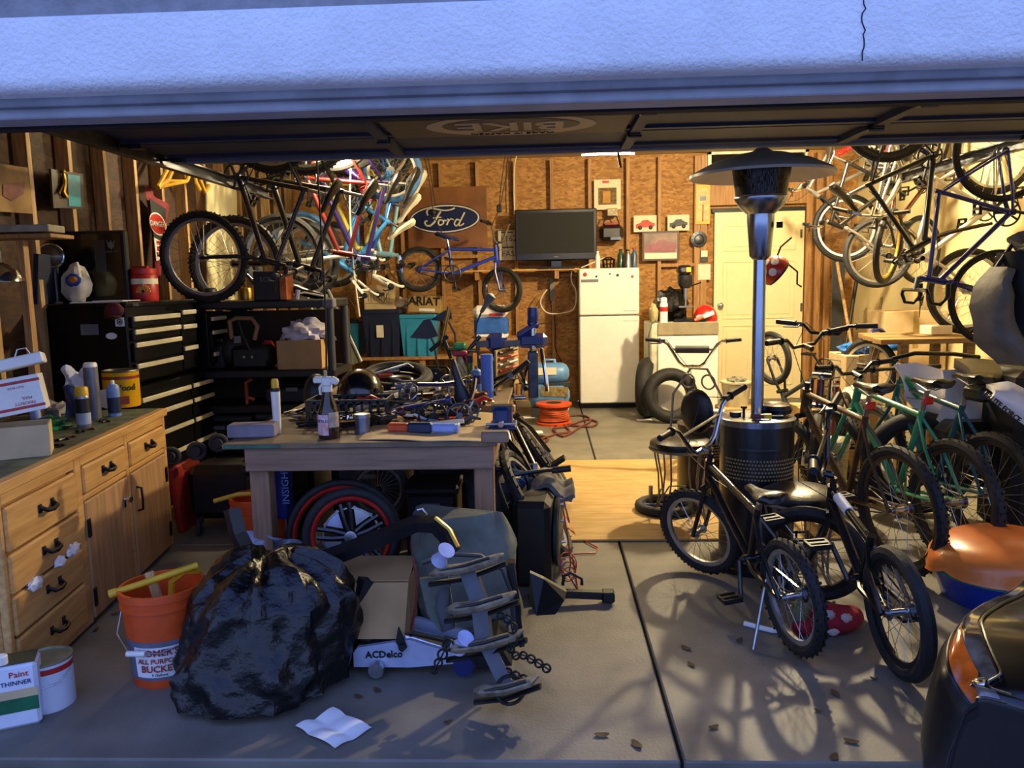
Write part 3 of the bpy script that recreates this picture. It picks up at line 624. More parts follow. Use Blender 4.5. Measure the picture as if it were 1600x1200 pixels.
c=ctp(78,672); m=M(); m.ell(c+V((0,0,.022)),(.075,.09,.035),jit=.8,seed=3,z0=-.6); single('green_bag',m,mat('green_film','1f7a4a',.3,var=.3,coat=.3),'crumpled green plastic bag on the cabinet beside the carton','bag')
c=ctp(78,655)+V((-.05,.1,0)); m=M(); m.ell(c+V((0,0,.03)),(.06,.08,.045),jit=.8,seed=8,z0=-.6); single('crumpled_wrapper',m,mat('wrap_grey','8a8583',.5),'crumpled grey wrapper behind the green bag','wrapper')
c=ctp(108,655); t=thing('supply_bag','blue printed supply bag with torn white top behind the spray cans','bag',c)
m=M(); m.sheet(lambda u_,v_:c+V((-.06+.15*u_,.02*math.sin(u_*7+v_*3)+.06,.0+.17*v_)),10,8,.03); obj('body',m,mat('bag_blue','3b4a78',.4,var=.3,sc=18),t)
m=M(); m.sheet(lambda u_,v_:c+V((-.055+.14*u_,.02*math.sin(u_*9+v_*4)+.07,.168+(.09+.03*math.sin(u_*8))*v_)),10,5,.01); obj('torn_top',m,PAPER,t)
c=ctp(163,640); m=M(); m.prism([c+V(q) for q in((-.03,0,0.02),(.03,0,.0),(.04,0,.12),(-.035,0,.11))],(0,.004,0)); single('paper_tag',m,PAPER,'white paper tag leaning between the grey canister and the pale blue can','paper')
for i,(px,py) in enumerate(((85,690),(100,688),(110,684),(92,698),(125,676),(140,672),(160,658),(165,660))):
    c=ctp(px,py); m=M(); q=R.uniform(0,3)
    m.tube([c+V((-.03*math.cos(q),-.03*math.sin(q),.006)),c+V((0,0,.008)),c+V((.03*math.cos(q+.6),.03*math.sin(q+.6),.006))],.006,6); m.ell(c+V((.01,.01,.006)),(.014,.012,.006),nu=8,nv=4)
    single('hardware_bit',m,[IRON,DSTEEL,mat('rusty_bit','5a2a22',.6)][i%3],'small loose metal bit lying on the cabinet top','hardware',group='loose bits on the cabinet top')
# ---- black tool chests along the left wall ----
TB=mat('chest_black','060608',.42,var=.1,coat=.1); STRIP=mat('drawer_strip','d8cfb4',.4,.35,var=.05)
TB.node_tree.nodes['Principled BSDF'].inputs['Specular IOR Level'].default_value=.18
def chest(name,label,y0,y1,z0,z1,cols,rows,xf=-2.5,lid=0):
    c=V((-2.78,(y0+y1)/2,z0)); t=thing(name,label,'tool chest',c)
    m=M(); m.rbox((xf-.26,(y0+y1)/2,(z0+z1)/2),(.48,y1-y0,z1-z0),.008); obj('body',m,TB,t)
    for (a,b),rr in zip(cols,rows):
        for (p,q) in rr:
            m=M(); m.rbox((xf-.008,(a+b)/2,(p+q)/2),(.022,b-a-.012,q-p-.01),.004); d=obj('drawer',m,TB,t)
            m=M(); m.rbox((xf+.008,(a+b)/2,q-.020),(.016,b-a-.03,.030),.004); obj('pull_strip',m,STRIP,d)
    return t
zt=PX(200,475,-2.5).z
up=chest('tool_chest','black upper tool chest with stickers and pale drawer strips',4.70,5.63,.93,zt,[(4.72,5.36),(5.37,5.61)],[[(1.27,1.345),(1.19,1.265),(1.06,1.185),(.94,1.055)],[(1.27,1.36),(1.12,1.26),(.94,1.11)]])
m=M(); m.rbox((-2.755,5.165,zt-.006),(.49,.95,.03),.006); obj('lid',m,TB,up)
for (px,py,w,h,mm,nm) in((140,515,.11,.065,GREY,'plate'),(187,503,.055,.055,WHITE,'sticker'),(174,525,.0,.0,WHITE,'sticker')):
    p=P(px,py,4.694); m=M()
    if w: m.box(p,(w,.002,h))
    else: m.prism([p+V((.035*math.cos(a*.39),0,.02*math.sin(a*.39))) for a in range(16)],(0,.002,0))
    ob=obj(nm,m,mm,up)
    if nm=='plate' : ob['label']='worn grey plate'
p=P(187,503,4.692); m=M(); m.ring(p,(0,1,0),.015,.003,20,5); m.box(p,(.014,.003,.014)); obj('emblem',m,DGREY,up)
p=PX(225,477,-2.49); text('lettering','TOOLS',p+V((0,-.1,.005)),(0,1,0),(0,0,1),.022,GREY,up,.001)
chest('tool_cabinet','black lower tool cabinet with paired drawers beside the pine cabinet',4.72,5.85,.06,.90,[(4.74,5.45),(5.46,5.83)],[[(.74,.84),(.60,.735),(.44,.595),(.25,.435),(.10,.245)]]*2)
sc=chest('tool_chest','narrow black tool chest between the upper chest and the black shelf',5.70,6.02,.93,1.33,[(5.71,6.0)],[[(1.22,1.30),(1.05,1.2),(.95,1.04)]],-2.44)
p=P(178,486,4.66); t=thing('ball_cap','dark red cap hung on the side of the upper tool chest','cap',p)
m=M(); m.ell(p,(.06,.03,.05),jit=.1); obj('crown',m,mat('cap_red','5e1517',.7),t); m=M(); m.ell(p+V((0,-.025,-.035)),(.05,.04,.012)); obj('brim',m,mat('cap_red'and 'cap_dark','3c0f10',.7),t)
# things on the chest top
ZT=zt+.009
def on_chest(px,Y): p=P(px,470,Y); return V((p.x,Y,ZT))
c=on_chest(122,4.85); t=thing('wipes_bag','white and blue snack bag with orange print on the black tool chest','bag',c)
m=M(); m.ell(c+V((0,0,.115)),(.085,.05,.118),jit=.35,seed=5,nu=14,nv=10); obj('body',m,mat('bag_white','d6d3c8',.4,var=.2,sc=10),t)
m=M(); m.ell(c+V((0.01,-.05,.14)),(.05,.012,.04),jit=.2); obj('print_blue',m,BLUE,t); m=M(); m.ell(c+V((.015,-.06,.145)),(.028,.01,.02),jit=.2); obj('print_orange',m,mat('print_orange','d98a2b',.5),t)
c=on_chest(227,5.1); t=thing('drink_jug','red and white jug with sunburst print beside the black screen','jug',c)
m=M(); m.lathe(c,(0,0,1),[(.08,0),(.085,.01),(.085,.16),(.075,.175)],20); obj('body',m,RED,t)
m=M(); m.lathe(c,(0,0,1),[(.0865,.11),(.0865,.145)],20); obj('band',m,CREAM,t)
m=M(); m.lathe(c,(0,0,1),[(.08,.175),(.082,.21),(.03,.213)],20); m.box(c+V((.0,-.03,.215)),(.10,.03,.02)); obj('lid',m,RED,t)
m=M()
for i in range(9): a=math.pi*(i+.5)/9; m.box(c+V((.035+math.cos(a)*.025,-.083,.055+math.sin(a)*.03)),(.045,.012,.008),Matrix.Rotation(-a,3,'Y'))
obj('sunburst',m,mat('sun_orange','e09a4a',.5),t)
m=M(); p=on_chest(150,4.8); m.box(p+V((.02,0,.004)),(.28,.16,.006),rotz(.2)); m.box(p+V((.10,.05,.01)),(.24,.14,.005),rotz(-.3)); single('loose_papers',m,PAPER,'loose papers lying in front of the black screen on the chest','papers')
pa=P(88,362,5.0); pb=P(203,470,5.0); t=thing('television','large black screen with small bird sticker standing on the chest','TV',V(((pa.x+pb.x)/2,5.0,ZT)))
m=M(); m.rbox(((pa.x+pb.x)/2,5.02,(pa.z+ZT)/2),(pb.x-pa.x,.05,pa.z-ZT),.008); obj('casing',m,BLACK,t)
m=M(); m.box(((pa.x+pb.x)/2,4.992,(pa.z+ZT)/2+.01),(pb.x-pa.x-.05,.004,pa.z-ZT-.06)); obj('screen',m,mat('dark_screen','0b0d0e',.18,var=0,coat=.5),t)
q=P(173,382,4.986); m=M(); m.prism([q+V(v) for v in((-.028,0,.03),(-.012,0,.008),(0,0,.026),(.012,0,.008),(.028,0,.03),(.02,0,-.012),(0,0,-.03),(-.02,0,-.012))],(0,.003,0)); obj('sticker',m,GREY,t)
text('lettering','BLACK OPS',q+V((0,0,-.045)),(1,0,0),(0,0,1),.018,GREY,t,.001)
m=M(); q=P(157,400,4.985); m.box(q,(.07,.003,.20)); 
ob=obj('tape_strip',m,DGREY,t)
# wall at left
def wallplate(name,label,cat,px0,py0,px1,py1,Y,material,th=.015,group=None):
    a=P(px0,py0,Y); b=P(px1,py1,Y); c=(a+b)/2; t=thing(name,label,cat,V((c.x,c.y,b.z)),group)
    m=M(); m.rbox(c,(abs(b.x-a.x),th,abs(b.z-a.z)),.003); obj('board',m,material,t); return t,a,b,c
def leftwall(px,py,off=.1): return PX(px,py,XL+off)
def wallquad(pts,off=.1,th=.006):
    m=M(); m.prism([leftwall(x,y,off) for x,y in pts],(th,0,0)); return m
t=thing('poster','faded beige car poster pinned on the studs at the far end','poster',leftwall(20,333,.1))
obj('sheet',wallquad(((-40,250),(42,262),(50,334),(-40,328))),mat('poster_beige','9c7b4d',.8,col2='6f5433',sc=5),t); 
m=wallquad(((4,288),(38,284),(36,303),(18,314),(4,306)),.107,.004); ob=obj('car_print',m,mat('print_red','7a3b33',.7,var=.3,sc=20),t)
t=thing('trophy_plaque','dark plaque with teal card and brass figure on the studs','plaque',leftwall(102,326,.1))
obj('board',wallquad(((76,264),(126,272),(128,326),(80,325)),.1,.015),mat('plaque_wood','3a2a22',.5),t); obj('card',wallquad(((105,272),(124,275),(126,323),(107,322)),.116,.003),TEAL,t)
m=M(); m.tube([leftwall(104,308,.13),leftwall(99,300,.13),leftwall(101,284,.13),leftwall(99,270,.13)],.014,8,rs=[.016,.013,.017,.009]); m.tube([leftwall(100,285,.13),leftwall(97,292,.13),leftwall(92,303,.13)],.007,6); m.ell(leftwall(99,268,.13),(.014,.014,.018)); obj('figure',m,BRASS,t)
t=thing('danger_banner','red and black cloth banner printed with a danger oval','banner',leftwall(240,430,.1))
m=M(); q=[leftwall(*z,.11) for z in((225,290),(262,322),(250,430),(240,432))]
m.sheet(lambda u_,v_: q[0].lerp(q[1],u_).lerp(q[3].lerp(q[2],u_),v_)+V((.02*math.sin(u_*9+v_*2),0,0)),10,14,.004); obj('cloth',m,mat('banner_red','8f2330',.75),t)
obj('panel',wallquad(((233,310),(259,327),(255,400),(244,410)),.14,.004),mat('banner_black','1b2020',.7),t)
def lov(cx,cy,rx,ry,off,n=20): return wallquad([(cx+rx*math.cos(2*math.pi*k/n),cy+ry*math.sin(2*math.pi*k/n)+.5*rx*math.cos(2*math.pi*k/n)) for k in range(n)],off,.003)
obj('oval_border',lov(246,350,13,17,.146),WHITE,t); obj('oval',lov(246,350,11.5,15,.150),RED,t); text('lettering','DANGER',leftwall(246,350,.157),(0,1,.0),(0,0,1),.055,WHITE,t,.002)
obj('white_panel',wallquad(((240,371),(257,380),(252,405),(244,408)),.146,.003),WHITE,t)
for i,s in enumerate(('ME','IN','RE')): text('lettering',s,leftwall(248,380+i*9,.152),(0,1,0),(0,0,1),.05,RED,t,.002)
m=wallquad(((321,268),(358,276),(368,300),(370,470),(323,470)),.1,.012); single('foam_board',m,mat('foam_cream','ece4b8',.8,var=.05),'tall cream board standing against the left wall behind the bicycle wheels','board')
# little shelf with wooden post at the far left
p=P(30,420,3.9); t=thing('wall_shelf','short pine shelf board on an orange-brown post at the wall','shelf',V((p.x,3.9,.83)))
m=M(); a=P(-60,370,3.9); b=P(83,370,3.9); m.rbox(((a.x+b.x)/2,3.98,P(30,369,3.9).z),(b.x-a.x,.2,.02),.003); obj('board',m,STUD,t)
m=M(); m.bb((p.x-.018,3.92,.825),(p.x+.018,3.96,P(30,375,3.9).z)); obj('post',m,STUD,t)
m=M(); m.rbox((P(25,360,3.9).x,3.95,P(30,361,3.9).z+.012),(.34,.16,.035),.004,rotz(.08)); single('paper_stack',m,mat('old_paper','a99e86',.8),'stack of grey paper lying on the short pine shelf','papers')
p=P(2,440,3.85); t=thing('work_lamp','polished dome shade of a work lamp under the short shelf','lamp',p); m=M(); m.lathe(p,(0,0,1),[(.10,0),(.098,.015),(.08,.055),(.04,.085),(.015,.095)],24,False); obj('shade',m,CHROME,t); m=M(); m.cyl(p+V((0,0,.09)),p+V((0,0,.15)),.012,n=10); obj('stem',m,DSTEEL,t)
p=P(79,400,4.78); t=thing('headlamp_bezel','round chrome vehicle headlamp on a stalk before the black screen','headlamp',p-V((0,0,.07))); m=M(); m.ring(p,(.35,-1,0),.07,.008,28,8); obj('bezel',m,CHROME,t); m=M(); m.lathe(p,(.35,-1,0),[(.068,-.02),(.066,0),(.04,.012),(.01,.018)],24); obj('lens',m,mat('old_lens','5c5346',.2,.5),t); m=M(); m.cyl(p+V((0,.03,-.07)),V((p.x,p.y+.03,ZT)),.01,n=8); m.lathe(V((p.x,p.y+.03,ZT)),(0,0,1),[(.04,0),(.04,.012)],14); obj('stalk',m,DSTEEL,t)
p=on_chest(80,4.75); m=M(); m.box(p+V((-.02,0,.15)),(.03,.2,.3),Matrix.Rotation(.12,3,'Y')); single('binder',m,mat('binder_blue','20293f',.5),'dark blue binder standing at the near end of the chest','binder')
# ---- floor at the left ----
def bucket(label,c,r0,r1,h,words=False,group=None):
    t=thing('bucket',label,'bucket',c,group)
    m=M(); m.lathe(c,(0,0,1),[(r0,0),(r0+.002,.01),(r1-.004,h-.07),(r1+.004,h-.068),(r1+.004,h-.055),(r1,h-.053),(r1+.002,h-.03),(r1+.007,h-.028),(r1+.007,h),(r1-.004,h),(r1-.006,h-.02),(r0-.004,.012)],32,True,True); obj('body',m,ORANGE,t)
    m=M(); zz=h-.06; m.tube([c+V((-r1-.005,0,zz)),c+V((-r1-.01,-.06,zz-.12)),c+V((-.06,-r1-.012,zz-.15)),c+V((.06,-r1-.012,zz-.15)),c+V((r1+.01,-.06,zz-.12)),c+V((r1+.005,0,zz))],.003,6); obj('handle',m,STEEL,t)
    m=M(); m.cyl(c+V((-.07,-r1-.012,zz-.15)),c+V((.0,-r1-.012,zz-.15)),.011,n=10); obj('grip',m,WHITE,t)
    return t
c=F(264,1052); bt=bucket('orange bucket with printed white label beside the black bag',c,.125,.15,.37)
def arc_patch(c,r0,r1,a0,a1,z0,z1,h,n=14,off=.003):
    m=M(); rr=lambda z:r0+(r1-r0)*z/h+off
    m.sheet(lambda u_,v_: c+V((math.cos(a0+(a1-a0)*u_)*rr(z0+(z1-z0)*v_),math.sin(a0+(a1-a0)*u_)*rr(z0+(z1-z0)*v_),z0+(z1-z0)*v_)),n,4,.002); return m
obj('grey_band',arc_patch(c,.125,.15,-3.1,.0,.035,.19,.37),mat('band_grey','6d6c7a',.6),bt)
obj('label',arc_patch(c,.125,.15,-2.0,-.75,.05,.17,.37,off=.006),PAPER,bt)
fdr=V((math.cos(-1.32),math.sin(-1.32),0)); rx=V((-fdr.y,fdr.x,0))
for s,z,h in(("HOMER'S",.150,.036),('ALL PURPOSE',.117,.026),('BUCKET',.086,.036)): wrap(text('lettering',s,c+fdr*(.148)+V((0,0,z)),rx,(0,0,1),h,mat('label_ink','a03a1c',.6),bt,.0006,bold=True),-1.32,.1385+.06*(z-.1)+.003)
wrap(text('lettering','5 Gallons',c+fdr*.145+V((0,0,.062)),rx,(0,0,1),.015,BLACK,bt,.0006),-1.32,.1375)
m=M(); m.cyl(c+V((-.16,-.08,.36)),c+V((.12,.06,.42)),.013,n=12); m.cyl(c+V((-.165,-.082,.359)),c+V((-.14,-.07,.364)),.016,n=12); single('yellow_tube',m,YEL,'yellow plastic tube lying across the front orange bucket','tube')
m=M(); m.tube([c+V((.0,.03,.12)),c+V((.02,.04,.36)),c+V((.07,.05,.40)),c+V((.11,.09,.385))],.014,8); single('yellow_hook',m,mat('gold_plastic','d79a1e',.35),'bent gold coloured handle inside the front orange bucket','handle')
m=M(); m.rbox(c+V((-.01,0,.27)),(.035,.02,.30),.004,Matrix.Rotation(-.25,3,'Y')); single('wood_stick',m,STUDL,'short wooden stick standing in the front orange bucket','stick')
c=F(392,893)+V((.0,.18,0)); bucket('orange bucket under the workbench behind the black bag',c,.125,.15,.37)
m=M(); m.tube([c+V((-.20,-.12,.37)),c+V((-.08,-.1,.40)),c+V((.0,-.08,.40))],.012,8); single('yellow_broomstick',m,YEL,'yellow tool handle leaning from the rear orange bucket','handle')
c=F(79,1099); t=thing('paint_tin','white paint tin with red band and wire bail on the concrete','paint tin',c)
m=M(); m.lathe(c,(0,0,1),[(.083,0),(.085,.004),(.085,.17),(.088,.178)],28); obj('body',m,mat('tin_white','d7dbe6',.4,var=.04),t)
m=M(); m.lathe(c,(0,0,1),[(.0862,.145),(.0862,.165)],28); obj('stripe',m,RED,t)
obj('panel',arc_patch(c,.085,.085,-2.7,-1.4,.004,.142,.17,off=.0015),mat('panel_red','7d1e1e',.45),t)
m=M(); m.lathe(c,(0,0,1),[(.088,.176),(.088,.184),(.078,.185),(.076,.178),(.05,.180)],28); obj('lid',m,mat('lid_olive','8b8a6a',.4,.4),t)
m=M(); m.tube([c+V((-.088,0,.14)),c+V((-.075,-.06,.11)),c+V((0,-.098,.095)),c+V((.075,-.06,.11)),c+V((.088,0,.14))],.0025,6); m.lathe(c+V((-.086,-.02,.14)),(-1,0,0),[(.012,0),(.008,.008)],10); obj('bail',m,STEEL,t)
c=F(17,1143)+V((0,.04,0)); rz=rotz(.45); t=thing('solvent_tin','rectangular white and green solvent tin with white screw cap','tin',c)
m=M(); m.rbox(c+rz@V((-.02,.03,.115)),(.19,.11,.23),.012,rz); obj('body',m,MATS['tin_white'],t)
m=M(); m.box(c+rz@V((-.02,-.0255,.085)),(.185,.002,.05),rz); obj('band_green',m,mat('band_green','1d6b45',.4),t); m=M(); m.box(c+rz@V((-.02,-.0255,.125)),(.185,.002,.03),rz); obj('band_tan',m,CARDL,t)
m=M(); m.box(c+rz@V((-.02,.03,.2315)),(.18,.10,.003),rz); obj('top_plate',m,mat('plate_green','37402c',.4),t)
m=M(); m.lathe(c+rz@V((-.03,-.0,.23)),(0,0,1),[(.02,0),(.02,.03),(.016,.034)],16); obj('cap',m,WHITE,t)
text('lettering','Paint',c+rz@V((.02,-.0268,.195)),rz@V((1,0,0)),(0,0,1),.03,RED,t,.001); text('lettering','THINNER',c+rz@V((.01,-.0268,.165)),rz@V((1,0,0)),(0,0,1),.022,DBLUE,t,.001)
# trash bag
def trash():
    base=F(410,1098); c=V((base.x,base.y+.19,0)); vs=[];fs=[]; nu,nv=96,56
    prof=[(0,.18),(.03,.27),(.12,.30),(.24,.29),(.36,.265),(.44,.21),(.48,.14),(.50,.06)]
    def pr(t):
        t*=len(prof)-1; i=min(int(t),len(prof)-2); f=t-i; return prof[i][0]*(1-f)+prof[i+1][0]*f, prof[i][1]*(1-f)+prof[i+1][1]*f
    for j in range(nv+1):
        z,r=pr(j/nv)
        for k in range(nu):
            a=2*math.pi*k/nu; d=V((math.cos(a),math.sin(a),0)); h=j/nv
            n1=noise.noise(V((math.cos(a)*1.5,math.sin(a)*1.5,z*3+3)))
            w=noise.noise(V((math.cos(a)*1.2,math.sin(a)*1.2,z*4+9)))
            tri=lambda x: abs((x%1.0)-.5)*2
            fold=tri(a*1.75+w*1.1+z*1.2); fold2=tri(a*3.6-z*2.4+n1*1.5); rid=abs(noise.noise(V((math.cos(a)*2.6,math.sin(a)*2.6,z*6+1))))
            f=1+.15*n1+.11*(fold-.5)*(.4+h)+.05*(fold2-.5)*(.3+h)-.12*rid+.05*(abs(noise.noise(V((math.cos(a-z*2)*6,math.sin(a-z*2)*6,z*5+2))))-.2)+.03*(abs(noise.noise(V((math.cos(a+z)*14,math.sin(a+z)*14,z*12+2))))-.2)
            low=max(0,1-z/.22); f*=1+.34*low*max(0,math.cos(a+2.25))**3+.16*low*max(0,math.cos(a-.15))
            vs.append(c+d*(r*f)*1.08+V((-.03*(1-h)+.05*n1*h,0,z*(1+.10*w)+.03*(fold-.5)*h)))
    for j in range(nv):
        for k in range(nu): fs.append((j*nu+k,j*nu+(k+1)%nu,(j+1)*nu+(k+1)%nu,(j+1)*nu+k))
    fs.append(tuple(range(nu-1,-1,-1))); fs.append(tuple(nv*nu+k for k in range(nu)))
    m=M(); m.add([(x,y,max(.002,z)) for x,y,z in vs],fs)
    ob=single('trash_bag',m,mat('bag_black','050506',.33,var=0,bump=.5,bs=24),'full black plastic trash bag slumped on the concrete','trash bag',loc=V((c.x,c.y,0)))
    for p in ob.data.polygons: p.use_smooth=True
trash()
# paper
c=F(520,1140); q=[F(*z)+V((0,0,.004)) for z in((462,1140),(520,1112),(579,1141),(523,1172))]
m=M(); m.sheet(lambda u_,v_: q[0].lerp(q[1],u_).lerp(q[3].lerp(q[2],u_),v_)+V((.006*math.sin(v_*9),.006*math.sin(u_*8),.012*abs(math.sin(u_*4.2+1))*abs(math.cos(v_*5)))),14,14,.001); single('paper_sheet',m,PAPER,'crinkled white paper sheet lying alone on the concrete','paper')
# tool cart behind
c=F(300,850)+V((0,.25,0)); t=thing('floor_machine','dark wheeled shop machine with red side panel beside the pine cabinet','machine',c)
m=M(); m.rbox(c+V((.1,.1,.25)),(.42,.3,.34),.05); obj('body',m,BLACK,t); m=M(); m.rbox(c+V((-.12,-.03,.24)),(.04,.3,.40),.01,Matrix.Rotation(-.12,3,'Y')); obj('side_panel',m,mat('dull_red','8f1f1c',.45),t)
for dx,dy,dz in((-.16,-.1,.50),(.0,-.1,.53),(.12,-.06,.57)): m=M(); m.ring(c+V((dx,dy,dz)),(.4,-1,0),.045,.014,20,8); m.cyl(c+V((dx,dy-.02,dz)),c+V((dx,dy+.03,dz)),.03,n=14); obj('wheel',m,RUBG,t)
m=M(); m.rbox(c+V((-.04,-.1,.45)),(.11,.02,.04),.006,Matrix.Rotation(-.4,3,'Y')); obj('orange_latch',m,ORANGE,t)
for dx in(-.02,.26): m=M(); m.ring(c+V((dx,-.1,.05)),(1,.3,0),.035,.014,18,8); m.box(c+V((dx,-.08,.09)),(.03,.05,.03)); obj('caster',m,RUBG,t)
# ================= workbench and what lies on and under it =================
BW=wood('bench_wood','9a7a62','7b5f4a',0,6); BWV=wood('bench_leg','a07c5e','7e6049',2,6); BTOP=mat('bench_top','8a7558',.7,col2='6a5a48',sc=9)
TZ=.80
def tp(px,py,dz=0): p=F(px,py,TZ); p.z+=dz; return p
wt=thing('workbench','long wooden workbench with square posts under a heap of bicycle parts','table',(-.82,4.4,0))
def wb_(nm,a,b,mm,r=.004): m=M(); m.rbox((V(a)+V(b))/2,[abs(x) for x in V(b)-V(a)],r); return obj(nm,m,mm,wt)
wb_('tabletop',(-1.47,3.47,.775),(-.22,5.55,.80),BTOP)
wb_('green_edge',(-1.46,3.466,.779),(-1.2,3.4695,.796),mat('edge_green','3c6a52',.6))
wb_('apron',(-1.38,3.50,.665),(-.24,3.54,.774),BW); wb_('apron',(-1.38,5.45,.665),(-.24,5.49,.774),BW); wb_('apron',(-.28,3.545,.665),(-.24,5.445,.774),BW)
for x in(-1.335,-.29):
    for y in(3.545,5.40): wb_('leg',(x-.045,y,0),(x+.045,y+.09,.66),BWV)
m=M(); m.prism([P(565,715,3.58),P(595,715,3.58),P(588,730,3.58),P(572,730,3.58)],(0,.03,0)); obj('brace',m,BW,wt)
m=M(); m.rbox(tp(392,684,.032)+V((0,.04,0)),(.22,.10,.06),.004,rotz(.06)); single('wood_block',m,mat('block_grey','8a8390',.8,col2='6f6875',sc=8),'pale sawn wood block on the front corner of the workbench','block')
c=tp(434,677); t=thing('caulk_tube','white caulking tube with yellow cap standing on the workbench','tube',c)
m=M(); m.lathe(c,(0,0,1),[(.016,0),(.018,.01),(.022,.20),(.022,.21)],16); obj('body',m,WHITE,t); m=M(); m.lathe(c,(0,0,1),[(.0225,.205),(.0225,.222)],16); obj('collar',m,BLACK,t); m=M(); m.lathe(c,(0,0,1),[(.018,.222),(.018,.25),(.014,.265)],14); obj('cap',m,YEL,t)
c=tp(515,684); t=thing('spray_bottle','clear brown cleaner spray bottle with white trigger and orange label','bottle',c)
m=M(); m.lathe(c,(0,0,1),[(.048,0),(.05,.01),(.05,.12),(.04,.15),(.022,.205),(.018,.225)],24); obj('body',m,mat('bottle_brown','2c1a10',.12,var=0,coat=.5),t)
obj('label',arc_patch(c,.05,.05,-2.75,-1.35,.02,.115,.12,off=.001),mat('label_orange','d9702a',.4,col2='d8d2e4',sc=30),t); obj('label_back',arc_patch(c,.05,.05,-1.3,-.2,.055,.125,.12,off=.001),mat('label_cream','c9b296',.4,var=.2,sc=40),t)
wrap(text('lettering','CITRUS',c+V((math.cos(-2.0)*.05,math.sin(-2.0)*.05,.085)),(-math.sin(-2.0),math.cos(-2.0),0),(0,0,1),.02,DBLUE,t,.0005),-2.0,.0515)
m=M(); m.lathe(c,(0,0,1),[(.024,.218),(.024,.245)],18); m.rbox(c+V((0,0,.265)),(.05,.03,.045),.008); m.rbox(c+V((-.04,0,.272)),(.045,.024,.03),.006); m.rbox(c+V((.035,0,.268)),(.04,.026,.03),.006,Matrix.Rotation(.5,3,'Y')); m.tube([c+V((-.022,0,.25)),c+V((-.034,0,.235)),c+V((-.032,0,.205))],.007,8); obj('trigger',m,WHITE,t)
m=M(); m.cyl(c+V((-.005,0,.285)),c+V((-.005,0,.315)),.008,n=8); obj('tip',m,mat('tip_tan','b59a6a',.5),t)
# crate and helmet
c=tp(540,668)+V((0,.13,0)); t=thing('parts_crate','black plastic parts crate under the helmet on the workbench','crate',c)
for dx,dy,sx,sy in((0,-.1,.40,.008),(0,.1,.40,.008),(-.2,0,.008,.2),(.2,0,.008,.2)):
    m=M(); m.box(c+V((dx,dy,.125)),(sx,sy,.02)); m.box(c+V((dx,dy,.01)),(sx,sy,.02))
    n=10 if sx>.1 else 5
    for i in range(n+1): q=i/n-.5; m.box(c+V((dx+(q*sx if sx>.1 else 0),dy+(q*sy if sx<.1 else 0),.065)),(.012 if sx>.1 else .008,.008 if sx>.1 else .012,.12))
    m.box(c+V((dx,dy,.07)),(sx,sy,.012)); obj('side',m,BLACK,t)
m=M(); m.box(c+V((0,0,.004)),(.39,.19,.006)); obj('bottom',m,BLACK,t)
c=tp(556,655)+V((.0,.13,.10)); t=thing('skate_helmet','glossy black helmet shell upside on the crate','helmet',c)
m=M(); m.ell(c+V((0,0,.02)),(.125,.135,.135),z0=-.35,nu=24,nv=12); obj('shell',m,mat('helmet_black','0f0f13',.18,var=.05,coat=.6),t)
for a in(-.55,-.1): m=M(); m.rbox(c+V((.123*math.cos(a),.131*math.sin(a),.045)),(.012,.02,.03),.004,rotz(a)); obj('vent',m,BRASS if a>-.3 else BLACK,t)
m=M(); m.ring(c+V((0,0,-.025)),(0,0,1),.122,.008,24,6); obj('rim',m,BLACK,t)
c=tp(485,650)+V((0,.15,.0)); t=thing('half_helmet','matt black half helmet beside the glossy helmet','helmet',c); m=M(); m.ell(c+V((0,0,.10)),(.075,.09,.115),z0=-.8); obj('shell',m,BLACK,t); m=M(); m.ring(c+V((0,0,.06)),(0,0,1),.072,.006,20,6); obj('rim',m,DGREY,t)
c=tp(567,676); t=thing('tin_can','small steel tin with lid on the workbench','tin',c); m=M(); m.lathe(c,(0,0,1),[(.036,0),(.036,.075)],20); obj('body',m,mat('tin_steel','8891a5',.3,.8),t); m=M(); m.lathe(c,(0,0,1),[(.039,.075),(.039,.092),(.03,.094)],20); obj('lid',m,STEEL,t)
q=[tp(*z,dz=.004) for z in((560,688),(768,692),(770,644),(598,652))]
m=M(); m.sheet(lambda u_,v_:q[0].lerp(q[1],u_).lerp(q[3].lerp(q[2],u_),v_)+V((0,0,.006*abs(math.sin(u_*6)))),16,6,.004); single('cardboard_sheet',m,CARDL,'flattened cardboard sheet hanging over the front edge of the workbench','cardboard')
# bright tool on the cardboard
a=tp(607,677,.03); b=tp(718,679,.03); d=(b-a); t=thing('caulking_tool','orange navy and pale blue hand tool lying on the cardboard sheet','tool',(a+b)/2-V((0,0,.025)))
for nm,u0,u1,r,mm in(('orange_body',0,.30,.021,ORANGE),('navy_grip',.28,.63,.026,mat('navy_grip','22304f',.5)),('pale_sleeve',.62,.98,.022,mat('pale_sleeve','8fa6e0',.4)),('end_cap',.97,1.0,.023,mat('pale_sleeve'and 'cap_pale','a9b6d8',.4))):
    m=M(); m.rbox(a.lerp(b,(u0+u1)/2),(d.length*(u1-u0),.045,r*2),.01,rotz(math.atan2(d.y,d.x))); obj(nm,m,mm,t)
a=tp(640,668,.022); b=tp(735,664,.022); m=M(); m.tube([a,a.lerp(b,.3),a.lerp(b,.7),b],.02,10,rs=[.012,.016,.024,.02]); single('orange_scraper',m,ORANGE,'orange plastic handle lying behind the navy gripped tool','tool')
pts=[tp(630,660,.018)+V((.30*i/30,.0+.008*math.sin(i*1.3),.012+.008*math.sin(i*2.1))) for i in range(31)]
